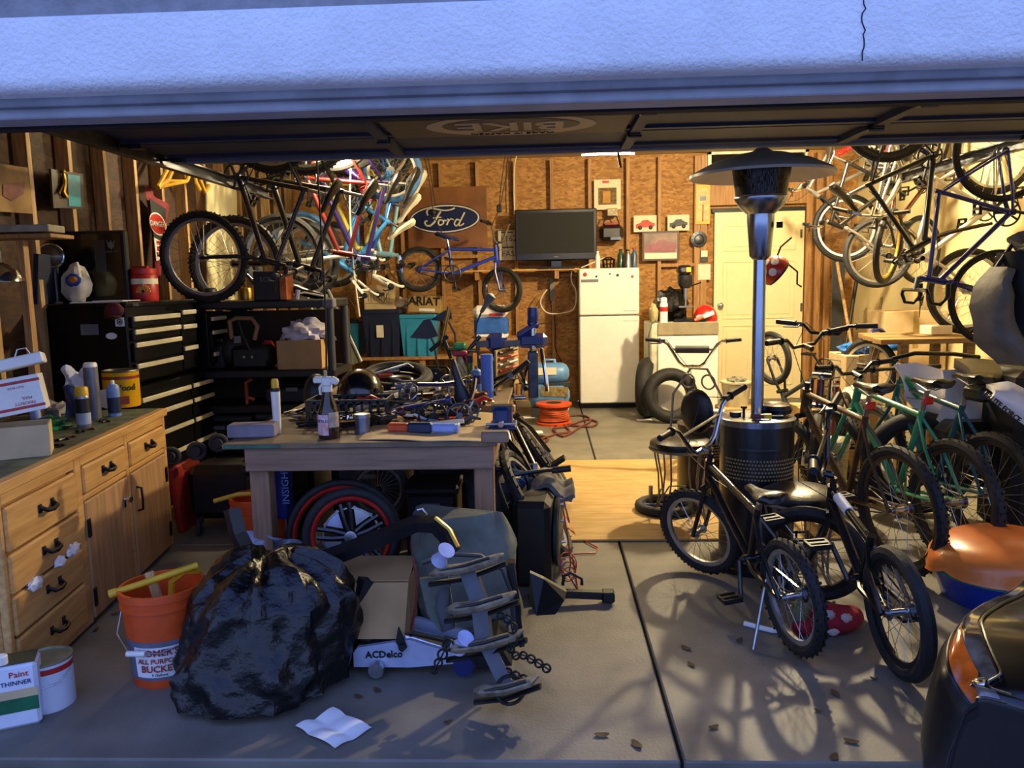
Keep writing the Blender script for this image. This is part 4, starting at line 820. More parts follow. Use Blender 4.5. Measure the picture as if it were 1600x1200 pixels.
m=M(); m.tube(pts,.017,8,rs=[.015+.004*math.sin(i*2.4) for i in range(31)]); m.tube([pts[-1],pts[-1]+V((.03,.05,.04)),pts[-1]+V((.05,.13,.10)),pts[-1]+V((.055,.2,.16))],.014,8); single('chain_lock',m,mat('maroon_sleeve','4a1028',.5,var=.3,sc=30),'maroon fabric covered chain lock across the workbench','lock')
# upright saddle
c=tp(722,652); t=thing('loose_saddle','long dark navy saddle standing on its tail on the workbench','saddle',c); ob=obj('cover',saddle_mesh(c+V((-.01,.03,.15)),(-.22,.05,.97),(-.25,-.96,0),.31,.06,.05),mat('saddle_navy','151a2c',.4,var=.1),t)
m=M(); m.tube([c+V((.02,.06,.05)),c+V((.03,.085,.16)),c+V((-.02,.07,.27))],.004,6); m.tube([c+V((.05,.05,.05)),c+V((.055,.08,.16)),c+V((.0,.07,.27))],.004,6); obj('rails',m,BRASS,t)
# tubes and parts
def rod(name,label,cat,a,b,r,mm,n=12,bend=None,group=None):
    m=M(); m.tube([a]+(bend or [])+[b],r,n); return single(name,m,mm,label,cat,group)
rod('fork_tube','polished blue steel tube lying across the workbench heap','tube',tp(608,640,.04),tp(706,628,.075),.014,mat('blued_steel','6f86c8',.2,.9))
rod('fork_tube','dark steel tube beside the polished blue one','tube',tp(640,622,.06)+V((0,.1,0)),tp(715,612,.06)+V((0,.1,0)),.012,DSTEEL)
rod('crank_tube','short black bar end lying under the blue tube','tube',tp(630,618,.05),tp(660,625,.04),.016,BLACKM)
a=tp(585,600,.11)+V((0,.1,0)); b=tp(695,602,.115)+V((0,.1,0)); rod('loose_handlebar','black handlebar lying over the heap behind the chainring','handlebar',a,b+V((.02,-.02,-.10)),.014,BLACKM,bend=[b,b+V((.018,-.01,-.02))])
c=tp(676,618,.0)+V((0,.06,.085)); t=thing('loose_chainring','black spiked chainring with bolts standing in the heap','chainring',c-V((0,0,.08)))
m=M(); m.lathe(c,(.1,-1,.35),[(.078,0),(.078,.006)],32); 
x,y=frame(V((.1,-1,.35)))
for i in range(26): aa=2*math.pi*i/26; d=x*math.cos(aa)+y*math.sin(aa); m.box(c+d*.082,(.012,.012,.008),rotz(aa))
obj('ring',m,BLACK,t)
for i in range(5): aa=2*math.pi*i/5; d=x*math.cos(aa)+y*math.sin(aa); m=M(); p=c+d*.05+V((.1,-1,.35)).normalized()*.006; m.lathe(p,(.1,-1,.35),[(.007,0),(.006,.006)],8); obj('bolt',m,WHITE,t)
c=tp(620,632); t=thing('shoe','blue and white bicycle shoe standing on its toe in the heap','shoe',c); m=M(); m.tube([c+V((-.01,0,.0)),c+V((-.012,.01,.05)),c+V((0,.015,.11)),c+V((.012,.01,.15))],.03,12,rs=[.028,.034,.032,.02]); obj('upper',m,mat('shoe_blue','1d3a9a',.35,coat=.3),t)
m=M(); m.tube([c+V((-.005,-.03,.02)),c+V((-.008,-.03,.07)),c+V((.008,-.02,.13))],.012,8); obj('panel',m,mat('shoe_pale','a9b4e0',.4),t); m=M(); m.tube([c+V((.025,-.02,.03)),c+V((.035,-.01,.07)),c+V((.02,-.01,.12))],.004,6); obj('strap',m,BRASS,t)
# stacked tyres lying flat behind
c=P(616,556,4.75); z0=TZ
for i,(dx,dz) in enumerate(((-.02,.07),(.0,.14))):
    cc=V((c.x+dx,4.8,TZ+dz)); t=thing('loose_tyre',['lower black tyre lying flat on the workbench','upper black tyre lying flat on top of another tyre'][i],'tyre',cc-V((0,0,.03))); m=M(); m.ring(cc,(.05,-.25,1),.19,.034,44,10); obj('tread_band',m,RUB,t); m=M(); m.ring(cc+V((0,0,.012)),(.05,-.25,1),.165,.012,44,6); obj('bead',m,RUBG,t)
cc=V((c.x,4.8,TZ+.13))
rod('brake_arm','bent grey brake bar inside the tyre ring','bar',cc+V((-.14,-.02,.03)),cc+V((.09,.06,.06)),.008,STEEL,bend=[cc+V((.07,.03,.085))])
rod('brake_arm','chrome crank arm inside the tyre ring','bar',cc+V((-.13,.03,.03)),cc+V((.02,.0,.05)),.010,CHROME)
m=M(); m.ell(cc+V((.03,-.06,.0)),(.09,.06,.03)); single('bell_cover',m,BLACKM,'round black cover lying inside the tyre ring','cover')
m=M(); m.rbox(cc+V((-.06,-.05,.02)),(.10,.05,.03),.008,rotz(.4)); single('tail_lamp',m,mat('lamp_red','9c2c22',.25),'small red lamp lying inside the tyre ring','lamp')
q=[tp(*z,dz=.10)+V((0,.2,0)) for z in((580,613),(640,613),(634,603),(592,603))]
m=M(); m.prism([p+V((0,0,.0)) for p in q],(0,0,.006)); single('card_plate',m,CREAM,'cream card plate lying on the heap in front of the tyres','card')
# gooseneck lamp
bs=tp(757,606); Yg=bs.y; p=[P(748,566,Yg),P(743,530,Yg),P(745,505,Yg),P(752,488,Yg),P(763,470,Yg)]
t=thing('gooseneck_lamp','grey gooseneck work lamp rising over the workbench','lamp',V((p[0].x,Yg,TZ))); m=M(); m.tube([V((p[0].x,Yg,TZ+.02))]+p,.006,8); obj('neck',m,DSTEEL,t)
d=(p[4]-p[3]).normalized(); m=M(); m.lathe(p[3],d,[(.012,0),(.016,.05),(.030,.10),(.034,.13),(.028,.135)],16); obj('shade',m,GREY,t); m=M(); m.ell(p[4]+d*.03,(.024,.024,.024)); obj('bulb',m,WHITE,t); m=M(); m.lathe(V((p[0].x,Yg,TZ)),(0,0,1),[(.05,0),(.05,.012),(.012,.02)],18); obj('base',m,BLACK,t)
# blue roll, cans, spray bottle, vise, repair stand
c=tp(762,622); t=thing('towel_roll','tall pale blue shop towel roll standing on the workbench','towel roll',c); m=M(); m.lathe(c,(0,0,1),[(.037,0),(.037,.27)],24); obj('roll',m,mat('towel_blue','5d80d8',.75,var=.08,sc=40),t); m=M(); m.lathe(c,(0,0,1),[(.015,.27),(.015,.272)],14); obj('core',m,CARD,t)
Cb=mat('can_pale','6f8fd0',.35); can('spray_can','pale blue spray can beside the towel roll',745,617,.033,.18,Cb,'spray',GREY,True,[(.4,.7,mat('label_navy2','25305e',.4))],zb=TZ)
can('spray_can','green spray can with grey top behind the pale blue one',733,605,.033,.20,mat('can_green','6f7a3a',.35),'cap',DGREY,True,zb=TZ)
c=tp(720,608); t=thing('spray_bottle','translucent spray bottle with red trigger behind the saddle','bottle',c); m=M(); m.lathe(c,(0,0,1),[(.045,0),(.045,.14),(.03,.18),(.016,.22)],20); obj('body',m,mat('bottle_clear','bfc4a8',.25,trans=.4),t); m=M(); m.rbox(c+V((0,0,.24)),(.10,.035,.04),.01); m.tube([c+V((.03,0,.23)),c+V((.045,0,.2)),c+V((.04,0,.17))],.006,8); obj('trigger',m,mat('trig_red','b3203a',.4),t); m=M(); m.rbox(c+V((0,.02,.285)),(.09,.05,.05),.015); obj('cap',m,GREEN,t)
c=tp(785,672); t=thing('bench_vise','blue bench vise with dark jaws bolted at the end of the workbench','vise',c); VB=mat('vise_blue','1c3a72',.4,var=.2,coat=.3)
m=M(); m.rbox(c+V((0,.08,.05)),(.09,.16,.10),.015); m.rbox(c+V((0,-.05,.07)),(.08,.05,.10),.015); m.rbox(c+V((0,.08,.01)),(.13,.18,.02),.005); obj('body',m,VB,t); m=M(); m.box(c+V((0,.0,.11)),(.10,.03,.03)); m.box(c+V((0,-.035,.11)),(.10,.03,.03)); obj('jaw',m,DSTEEL,t); m=M(); m.cyl(c+V((0,-.02,.05)),c+V((0,-.13,.05)),.014); m.cyl(c+V((-.07,-.12,.05)),c+V((.07,-.12,.05)),.006,n=8); obj('screw_bar',m,STEEL,t)
m=M(); m.rbox(tp(778,690,.03)+V((-.01,-.03,0)),(.12,.06,.05),.006); single('wood_offcut',m,BW,'short wood offcut beside the blue vise','block')
c=tp(705,662)+V((.2,.35,0)); m=M(); m.rbox(c+V((0,0,.02)),(.22,.06,.035),.004,rotz(-.12)); single('wood_batten',m,STUD,'yellow pine batten lying behind the vise','block')
# tool rack board
p=[P(778,572,5.2),P(806,566,5.3),P(800,622,5.3),P(776,630,5.2)]
t=thing('tool_rack','yellow plywood rack with hanging hand tools at the end of the bench','rack',V((p[0].x,5.25,TZ)))
m=M(); m.prism([V((p[0].x-.02,5.15,TZ)),V((p[1].x,5.5,TZ)),V((p[1].x,5.5,TZ+.27)),V((p[0].x-.02,5.15,TZ+.26))],(.012,-.01,0)); obj('board',m,PLY,t)
for i in range(6):
    z=TZ+.04+.04*i; m=M(); a_=V((p[0].x+.01,5.17,z)); b_=V((p[1].x,5.42,z+.01)); m.tube([a_,a_.lerp(b_,.6),b_],.010,6,rs=[.012,.008,.014]); obj('hand_tool',m,[DSTEEL,BLACK,RED,STEEL,ORANGE,BLACK][i],t)
m=M(); 
for (x,y) in((770,640),(765,634)): pass
# heap of small parts, each a thing
SM=[DSTEEL,STEEL,BLACK,IRON,CHROME,BRASS]
n=0
for i in range(74):
    px=R.uniform(448,545) if i<34 else R.uniform(560,770); py=R.uniform(640,680) if i<34 else R.uniform(600,655)
    if i>=34 and py>640 and px<640: continue
    c=tp(px,py); k=i%5; m=M(); a=R.uniform(0,3.1); d=V((math.cos(a),math.sin(a),0)); mm=SM[R.randrange(6)]; lift=V((0,0,R.uniform(.012,.03) if i<34 else R.uniform(.012,.05)))
    c=c+lift-V((0,0,.012))
    if k==0: m.ring(c+V((0,0,.012)),(.2*math.sin(a),.2,1),.03,.006,20,6); nm,lb,ca='loose_ring','small metal ring lying among the parts on the workbench','ring'
    elif k==1: m.tube([c-d*.07+V((0,0,.012)),c+V((0,0,.018)),c+d*.07+V((0,0,.012))],.009,8); nm,lb,ca='loose_bolt','slim metal rod lying among the parts on the workbench','rod'
    elif k==2: m.tube([c-d*.06+V((0,0,.01)),c+d*.05+V((0,0,.02)),c+d*.06+V((0,0,.05))],.011,8); m.ell(c-d*.06+V((0,0,.012)),(.02,.02,.012),nu=10,nv=5); nm,lb,ca='crank_piece','bent metal lever lying among the parts on the workbench','lever'
    elif k==3: m.rbox(c+V((0,0,.015)),(.08,.03,.025),.006,rotz(a)); m.cyl(c+V((0,0,.028)),c+V((0,0,.04)),.01,n=8); nm,lb,ca='metal_bracket','small boxy bracket lying among the parts on the workbench','bracket'
    else: m.lathe(c,(0,0,1),[(.03,0),(.032,.012),(.02,.018),(.012,.035),(.0,.036)],14); nm,lb,ca='loose_hub','round metal hub cup lying among the parts on the workbench','hub'
    single(nm,m,mm,lb,ca,group='small parts heaped on the workbench: '+ca)
BT=[('black','tube',BLACKM),('chrome','tube',CHROME),('dark steel','tube',DSTEEL),('pale brass','tube',BRASS),('wine red','tube',mat('heap_wine','5a1a20',.4)),('blue','tube',DBLUE),('cream','strip',CREAM)]
def heap_at():
    X=R.uniform(-1.0,-.36); Y=R.uniform(3.78,4.65); h=.20*max(.1,1-((X+.68)/.42)**2)*max(.25,1-((Y-4.25)/.55)**2); return V((X,Y,TZ+R.uniform(.35,1)*h))
for i in range(64):
    c=heap_at(); a=R.uniform(-.6,.6) if i%2 else R.uniform(0,3.14); tl=R.uniform(-.2,.2); d=V((math.cos(a),math.sin(a),tl)); k=i%8
    if k<4:
        nm_,ca_,mm_=BT[i%7]; L=R.uniform(.06,.17); e=c+d*L; b_=c-d*L; e.z=max(e.z,TZ+.02); b_.z=max(b_.z,TZ+.02); m=M(); m.tube([b_,c,e+V((0,0,.02 if i%3 else 0))],[.012,.010,.015,.008][k],8)
        if k==1: m.lathe(e,d,[(.022,-.01),(.024,.0),(.022,.012)],12)
        single('heap_tube' if ca_=='tube' else 'heap_strip',m,mm_,'%s %s lying in the heap of parts in the middle of the workbench'%(nm_,ca_),ca_,group='%s %ss in the heap on the workbench'%(nm_,ca_))
    elif k==4 or k==5:
        ax=V((R.uniform(-.6,.6),-1,R.uniform(.2,1.2))); rr=R.uniform(.035,.07); c.z=max(c.z,TZ+rr*.8); m=M(); m.ring(c,ax,rr,.006,24,6,.6); x,y=frame(ax)
        for q in range(5): m.cyl(c,c+(x*math.cos(q*1.257)+y*math.sin(q*1.257))*rr,.006,n=6)
        m.lathe(c,ax,[(.016,-.012),(.016,.012)],10); single('loose_chainring',m,[DSTEEL,STEEL,BLACK][i%3],'small %s chainring lying in the heap on the workbench'%['dark','bright steel','black'][i%3],'chainring',group='%s chainrings in the heap on the workbench'%['dark','steel','black'][i%3])
    elif k==6:
        c.z=max(c.z,TZ+.02); m=M(); rz=rotz(a)
        for e in(-1,1): m.box(c+rz@V((e*.04,0,0)),(.012,.09,.02),rz); m.box(c+rz@V((0,e*.04,0)),(.09,.012,.02),rz)
        m.box(c,(.025,.09,.02),rz); single('loose_pedal',m,[BLACK,DSTEEL][(i//8)%2],'%s pedal lying in the heap on the workbench'%['black','steel'][(i//8)%2],'pedal',group='%s pedals in the heap on the workbench'%['black','steel'][(i//8)%2])
    else:
        c.z=max(c.z,TZ+.02); m=M(); m.tube([c-d*.05,c,c+d*.04+V((0,0,.03)),c+d*.09+V((0,0,.02))],.012,8,rs=[.016,.02,.012,.006]); single('brake_caliper',m,[CHROME,DSTEEL,RED][i%3],'%s brake arm lying in the heap on the workbench'%['chrome','dark','red'][i%3],'brake',group='%s brake arms in the heap on the workbench'%['chrome','dark','red'][i%3])
# repair stand with chrome frame at bench end
Yr=5.35; t=thing('repair_stand','blue clamp repair stand with grey square bar at the end of the bench','repair stand',P(776,640,Yr)); RB=mat('clamp_blue','1a2f7a',.35,coat=.4)
m=M(); a=P(745,536,Yr);b=P(850,537,Yr); m.rbox((a+b)/2,((b-a).length,.04,.045),.004); obj('bar',m,GREY,t)
m=M(); c=P(776,535,Yr); m.rbox(c,(.14,.07,.13),.04); obj('knuckle',m,RB,t); m=M(); c=P(832,532,Yr); m.rbox(c,(.20,.06,.10),.03); m.rbox(P(825,515,Yr),(.18,.05,.05),.02,Matrix.Rotation(-.55,3,'Y')); m.rbox(P(832,503,Yr),(.07,.05,.07),.02); obj('jaw',m,RB,t); m=M(); m.cyl(P(776,540,Yr),V((P(776,540,Yr).x,Yr,TZ+.005)),.032,n=16); obj('post',m,BLACK,t); m=M(); m.lathe(P(776,560,Yr)-V((0,.034,0)),(0,-1,0),[(.03,0),(.03,.004)],4); obj('badge',m,WHITE,t)
t=thing('chrome_frame','chrome bicycle frame clamped upright in the blue stand','bicycle frame',P(845,640,Yr))
m=M(); m.cyl(P(833,480,Yr),P(833,545,Yr),.021); 
for q in((846,545,853,590,855,612),(830,545,818,590,815,625)): m.tube([P(836,540,Yr),P(q[0],q[1],Yr+.03),P(q[2],q[3],Yr+.03),P(q[4],q[5],Yr)],.014,8)
obj('stays',m,CHROME,t); m=M(); m.rbox(P(833,585,Yr+.02),(.07,.07,.32),.008); obj('seat_tube',m,DSTEEL,t); m=M(); m.lathe(P(833,492,Yr),(0,0,1),[(.035,-.05),(.04,0),(.035,.05)],14); obj('seat_clamp',m,RB,t)
m=M(); m.tube([P(815,600,Yr),P(808,585,Yr),P(800,600,Yr),P(806,640,Yr)],.012,8); m.cyl(P(795,622,Yr-.03),P(822,621,Yr-.03),.02,n=10); obj('pedal_arm',m,CHROME,t)
# grey mudguard blades and green box by the bench back
for i,(q,lb) in enumerate(((((640,528),(662,500),(672,498),(685,525),(668,530)),'dark grey leaf shaped mudguard blade in front of the teal tub'),(((672,500),(695,485),(705,482),(706,498),(690,502)),'dark grey mudguard blade above the other by the teal tub'))):
    m=M(); m.prism([P(x,y,5.35+.1*i) for x,y in q],(0,.012,0)); p_=P(q[1][0]+4,q[1][1]+14,5.36+.1*i); m.tube([p_,p_+V((.05,0,-.1)),V((p_.x+.08,5.40,TZ+.004))],.008,6); single('mudguard',m,DGREY,lb,'mudguard')
for i,(x0,y0,x1,y1,mm) in enumerate(((690,535,702,480,BRASS),(705,560,690,520,BLACK),(700,545,745,548,mat('old_brass','8a8a52',.4,.5)),(672,548,700,525,BLACK),(722,560,750,525,DSTEEL))):
    a=P(x0,y0,5.3);b=P(x1,y1,5.3); rod('bar_piece',['copper coloured tube standing at the back of the heap','black tube leaning at the back of the heap','olive tube lying at the back of the heap','short black tube by the mudguards','dark lever at the foot of the gooseneck lamp'][i],'tube',a,b,.014,mm)
# ---- under the bench ----
def loosewheel(label,c,ax,R_,rt,rim,tyre,nsp,extra=None,rimw=0):
    t=thing('loose_wheel',label,'wheel',c-V((0,0,R_*.9))); m=M(); m.ring(c,ax,R_-rt,rt,48,10); obj('tyre',m,tyre,t); m=M(); m.ring(c,ax,R_-2*rt-.006,.012,48,8,1.6); r=obj('rim',m,rim,t)
    if nsp:
        m=M(); x,y=frame(V(ax)); 
        for i in range(nsp): a=2*math.pi*i/nsp; d=x*math.cos(a)+y*math.sin(a); m.tube([c+(x*math.cos(a+.4)+y*math.sin(a+.4))*.02,c+d*(R_-2*rt-.01)],.0015,3,smooth=False)
        obj('spokes',m,STEEL,t,kind='stuff')
    return t,r
Yw=3.35
c=P(549,832,3.42); ax=V((.10,-1,.12)); loosewheel('larger red rimmed wheel with black tyre behind the other under the bench',P(538,838,3.62),ax,.275,.018,RED,RUB,0)
t,r=loosewheel('red rimmed wheel with black and white cast hub leaning under the bench',P(549,838,3.38),ax,.218,.021,RED,RUB,0); c=P(549,838,3.38)
x,y=frame(ax); 
for i in range(5):
    a=2*math.pi*i/5+.5
    for q in(-.13,.13):
        d0=x*math.cos(a+q*2.2)+y*math.sin(a+q*2.2); d1=x*math.cos(a+q)+y*math.sin(a+q); m=M(); m.tube([c+d0*.03,c+(d0*.5+d1*.5)*.08,c+d1*.152],.011,6); obj('cast_spoke',m,BLACKM,t)
    d=x*math.cos(a+.63)+y*math.sin(a+.63); pp=[c+d*.05,c+(x*math.cos(a+.28)+y*math.sin(a+.28))*.135,c+(x*math.cos(a+.98)+y*math.sin(a+.98))*.135]
    m=M(); m.prism([p-ax.normalized()*.012 for p in pp],-ax.normalized()*-.004); obj('disc_plate',m,mat('disc_pale','b7bfdf',.4,.3) if i%2 else ALU,t)
m=M(); m.lathe(c,ax,[(.028,0),(.028,.03),(.016,.032)],20); obj('hub',m,STEEL,t); m=M(); m.ring(c-ax.normalized()*.01,ax,.125,.006,36,6); obj('disc_edge',m,STEEL,t)
loosewheel('old spoked wheel with pale rim standing far under the bench',P(592,765,4.3),V((.2,-1,0)),.17,.018,mat('rim_old','8d8a7e',.5,.5),RUBG,24)
for (cx_,cy_,sx,sy,sz,mm,lb) in((-1.05,4.75,.42,.5,.52,BLACK,'black lidded bin added to darken the space under the middle of the bench'),(-.60,4.85,.40,.5,.58,DGREY,'dark grey lidded bin added to hide lit floor under the bench beside the black one'),(-1.28,5.25,.32,.4,.60,BLACK,'tall black bin added to darken the back corner under the bench'),(-.62,4.22,.30,.3,.44,BLACK,'black bin added to hide lit floor under the bench near its post'),(-.95,5.3,.3,.35,.62,DGREY,'dark grey bin added to darken the space under the far edge of the bench'),(-1.62,4.6,.26,.5,.5,BLACK,'black bin added to darken the gap between the bench and the tool cabinet'),(-1.7,5.2,.4,.5,.62,BLACK,'black bin added to darken the floor before the black shelf unit')):  # dark bins put in to block the lit floor and keep the underside dark
    c=V((cx_,cy_,0)); t=thing('filler_bin',lb,'bin',c); m=M(); m.rbox(c+V((0,0,sz*.45)),(sx*.92,sy*.92,sz*.9),.02); obj('body',m,mm,t); m=M(); m.rbox(c+V((0,0,sz*.94)),(sx,sy,sz*.1),.012); obj('lid',m,mm,t)
    m=M(); m.rbox(c+V((0,-sy*.49,sz*.75)),(.1,.025,.03),.006); obj('handle',m,GREY if mm is BLACK else BLACK,t)
c=V((P(545,838,3.5).x,3.52,0)); t=thing('low_tray','low black tray on the floor carrying the red rimmed wheels','tray',c); m=M(); m.rbox(c+V((0,0,.07)),(.36,.34,.14),.02); obj('body',m,BLACK,t); m=M(); m.rbox(c+V((0,0,.15)),(.38,.36,.025),.008); obj('rim',m,DGREY,t)
# square black bent tube
pts=[P(362,795,3.05),P(372,835,3.03),P(392,872,3.0),P(425,888,2.98),P(470,886,2.98),P(540,862,3.0),P(600,838,3.05),P(650,818,3.1),P(680,820,3.1),P(698,838,3.08),P(708,862,3.05)]
m=M(); m.tube(pts,.036,4,smooth=False); t=thing('bent_tube','thick black bent square tube lying across the red rimmed wheels','tube',pts[3]-V((0,0,.03))); obj('bar',m,mat('tube_black','16181d',.4,var=.15),t); m=M(); m.tube([pts[-3]+V((0,-.005,.03)),pts[-2]+V((.01,-.005,.03)),pts[-1]+V((.02,-.005,.02))],.010,6); obj('brass_strip',m,BRASS,t)
pts=[P(573,905,2.98),P(562,935,2.97),P(545,958,2.96),P(528,975,2.95)]; m=M(); m.tube(pts,.035,4,smooth=False); single('rubber_strip',m,mat('strip_black','17181c',.55),'black rubber strip hanging over the cardboard carton','strip')
a=P(500,925,2.96);b=P(640,985,2.96); t=thing('cardboard_box','brown cardboard carton with orange mark under the wheels','box',V((a.lerp(b,.5).x,3.1,0)))
x0_,x1_=P(505,950,2.98).x,P(640,950,2.98).x; zt_=P(560,910,2.98).z
for (p0,p1) in(((x0_,2.98,0),(x1_,2.986,zt_)),((x0_,3.22,0),(x1_,3.226,zt_)),((x0_,2.986,0),(x0_+.006,3.22,zt_)),((x1_-.006,2.986,0),(x1_,3.22,zt_))): m=M(); m.bb(p0,p1); obj('side',m,CARD,t)
m=M(); m.prism([V((x0_,2.978,zt_)),V((x1_,2.978,zt_)),V((x1_-.01,2.90,zt_*.42)),V((x0_+.01,2.90,zt_*.42))],(0,-.004,0)); obj('flap',m,CARD,t)
m=M(); m.prism([V((x0_,2.982,zt_+.003)),V((x1_,2.982,zt_+.003)),V((x1_-.01,3.22,zt_+.02)),V((x0_+.01,3.22,zt_+.02))],(0,0,.004)); obj('top_flap',m,CARD,t)
m=M(); m.box((x0_+.22,2.977,.045),(.06,.003,.06)); obj('orange_mark',m,ORANGE,t)
m=M(); m.rbox(P(438,760,3.75),(.09,.12,.30),.004); t=thing('blue_carton','dark blue carton with pale upright lettering under the bench','box',P(438,800,3.75)); obj('body',m,mat('carton_blue','16286e',.45),t); text('lettering','INSIGHT',P(446,758,3.685),(0,0,1),(-1,0,0),.05,mat('pale_blue_ink','7f93c8',.5),t,.001)
m=M(); c=P(430,868,3.55); m.sheet(lambda u_,v_: c+V((-.13+.26*u_,.0+.05*math.sin(u_*9)*math.sin(v_*7),-.08+.20*v_-.06*u_)),12,10,.01); single('parts_bag',m,mat('bag_clear','9fa8c0',.25,var=.3,sc=16,coat=.3),'crumpled clear parts bag beside the rear orange bucket','bag')
pts=[P(655,865,3.2),P(664,815,3.2),P(666,803,3.2),P(660,795,3.2),P(652,797,3.2)]; m=M(); m.tube(pts,.007,8); single('hook_rod',m,STEEL,'thin steel hook rod standing under the bench','rod')
m=M(); m.ell(P(650,855,3.4),(.03,.03,.045)); single('red_pad',m,mat('pad_red','6e1d24',.6),'dark red foam pad beside the canvas bag','pad')
pts=[P(645,870,3.0),P(652,905,2.98),P(650,945,2.96),P(642,985,2.95)]; m=M(); m.tube(pts,.006,6); single('red_cable',m,mat('cable_red','7a2a25',.5),'thin red cable hanging beside the cardboard carton','cable')
# floor jack
JW=mat('jack_silver','b9c3e0',.35,.35,var=.08); c=F(640,1050); t=thing('floor_jack','low silver trolley jack with blue parts on the concrete','jack',V((-.55,2.95,0)))
Yj=2.88
m=M(); pr=[P(553,1042,Yj),P(552,1020,Yj),P(558,1012,Yj),P(600,1006,Yj),P(640,1000,Yj),P(690,1015,Yj),P(722,1022,Yj),P(722,1036,Yj),P(640,1043,Yj)]; m.prism(pr,(0,.02,0)); m.prism([p+V((0,.2,0)) for p in pr],(0,.02,0)); obj('side_plate',m,JW,t)
text('lettering','ACDelco',P(600,1023,Yj-.003),(1,0,.03),(0,0,1),.038,BLACK,t,.002,bold=True)
m=M(); m.cyl(P(625,998,Yj+.11),P(690,1012,Yj+.11),.045,n=16); obj('cylinder',m,CHROME,t); m=M(); m.rbox(P(600,1003,Yj+.11),(.10,.14,.05),.01); obj('blue_block',m,DBLUE,t)
m=M(); m.prism([P(618,1003,Yj-.01),P(622,980,Yj-.01),P(636,1012,Yj-.01),P(628,1020,Yj-.01)],(0,.012,0)); m.lathe(P(628,1012,Yj-.02),(0,-1,0),[(.015,0),(.012,.008)],12); obj('lever',m,BLACK,t)
m=M(); m.rbox(P(568,995,Yj+.11),(.09,.06,.035),.01,Matrix.Rotation(.6,3,'Y')); obj('saddle',m,STEEL,t)
for px,py in((590,1042),(725,1035)):
    for dy in(-.035,.225): m=M(); m.cyl(P(px,py,Yj)+V((0,dy,0)),P(px,py,Yj)+V((0,dy+.03,0)),.03 if px<600 else .04,n=18); obj('wheel',m,STEEL if px<600 else DBLUE,t)
m=M(); m.prism([P(735,1010,Yj),P(775,1000,Yj),P(800,1040,Yj),P(745,1045,Yj)],(0,.2,0)); obj('black_foot',m,BLACK,t)
# grey canvas bag
c=F(740,1030)+V((0,.22,0)); CAN=mat('canvas_grey','6c7064',.85,var=.25,sc=6,bump=.5,bs=9)
t=thing('canvas_bag','grey green canvas bag slumped beneath the bicycle rack','bag',V((c.x,c.y,0)))
m=M(); nu,nv=28,18; vs=[];fs=[]
for j in range(nv+1):
    z=j/nv
    for k in range(nu):
        a=2*math.pi*k/nu; rx_=.235*(1-.18*max(0,z-.65)/.35-.1*(1-z)); ry_=.17*(1-.55*z); q=noise.noise(V((math.cos(a)*2,math.sin(a)*2,z*3)))
        sx=abs(math.cos(a))**.6*math.copysign(1,math.cos(a)); sy=abs(math.sin(a))**.6*math.copysign(1,math.sin(a))
        vs.append(c+V((-.02-.06*(z)+sx*rx_*(1+.10*q+.05*noise.noise(V((a*2,z*9,1)))),sy*ry_*(1+.18*q+.16*(abs(noise.noise(V((a*1.5+z*3,z*7,5))))-.2))+.06*z,.004+.52*z-.02*math.sin(a*2)*z)))
for j in range(nv):
    for k in range(nu): fs.append((j*nu+k,j*nu+(k+1)%nu,(j+1)*nu+(k+1)%nu,(j+1)*nu+k))
fs+= [tuple(range(nu-1,-1,-1)),tuple(nv*nu+k for k in range(nu))]; m.add(vs,fs); obj('body',m,CAN,t)
m=M(); qq=[P(x,y,2.83) for x,y in ((655,905),(700,900),(712,980),(690,990),(668,960))]; m.prism(qq,(0,.02,0)); obj('side_flap',m,mat('canvas_flap','5c6156',.85,var=.2,bump=.3,bs=20),t)
m=M(); m.tube([P(660,880,2.86),P(700,866,2.84),P(750,868,2.84),P(785,890,2.86),P(800,930,2.87),P(806,1000,2.86)],.008,6); obj('seam_piping',m,DGREY,t)
p=P(738,952,2.78); text('lettering','K',P(703,962,2.82),(1,.1,0),(0,.15,1),.06,PAPER,t,.002)
m=M(); m.tube([P(695,905,2.85),P(690,950,2.80),P(700,985,2.78)],.025,6,flat=.3); obj('strap',m,DGREY,t)
# bicycle carrier (strap rack) leaning on the bag
t=thing('bike_rack','folded bicycle carrier with four strapped cradles leaning on the grey bag','rack',F(785,1092))
ctr=[(728,882),(750,940),(757,1000),(790,1068)]; Ys=[2.78,2.72,2.68,2.62]; C=[P(x,y,Y) for (x,y),Y in zip(ctr,Ys)]
m=M(); m.tube([C[0],C[1],C[2]],.04,4,smooth=False); m.tube([C[2],C[3]],.035,4,smooth=False); obj('mast',m,mat('rack_grey','4c4e55',.45,.3,var=.15),t)
CR=mat('cradle_tan','8f826a',.6,var=.3,sc=25)
for i,(p,w) in enumerate(zip(C,(.16,.15,.16,.13))):
    d=V((.94,-.12,.30)); d.normalize(); m=M(); m.tube([p-d*w*.85,p-d*w*.6+V((0,-.03,.01)),p+V((0,-.04,0)),p+d*w*.7+V((0,-.03,0)),p+d*w*.9],.03,8,rs=[.015,.036,.034,.03,.012],flat=.6); cc=obj('cradle',m,CR,t)
    m=M(); m.tube([p-d*w*.6+V((0,-.055,.02)),p+V((0,-.065,.02)),p+d*w*.6+V((0,-.055,.02))],.006,6); m.tube([p-d*w*.9+V((0,-.02,-.03)),p+V((0,-.02,-.045)),p+d*w+V((0,-.02,-.03))],.018,6,flat=.5); obj('pad',m,BLACK,cc)
for p in(P(692,868,2.74),P(722,1005,2.66)): m=M(); m.lathe(p,(.5,-.5,.8),[(.032,-.035),(.022,-.01),(.022,.01),(.032,.035)],16); obj('roller',m,mat('roller_pale','b7c0e6',.4),t)
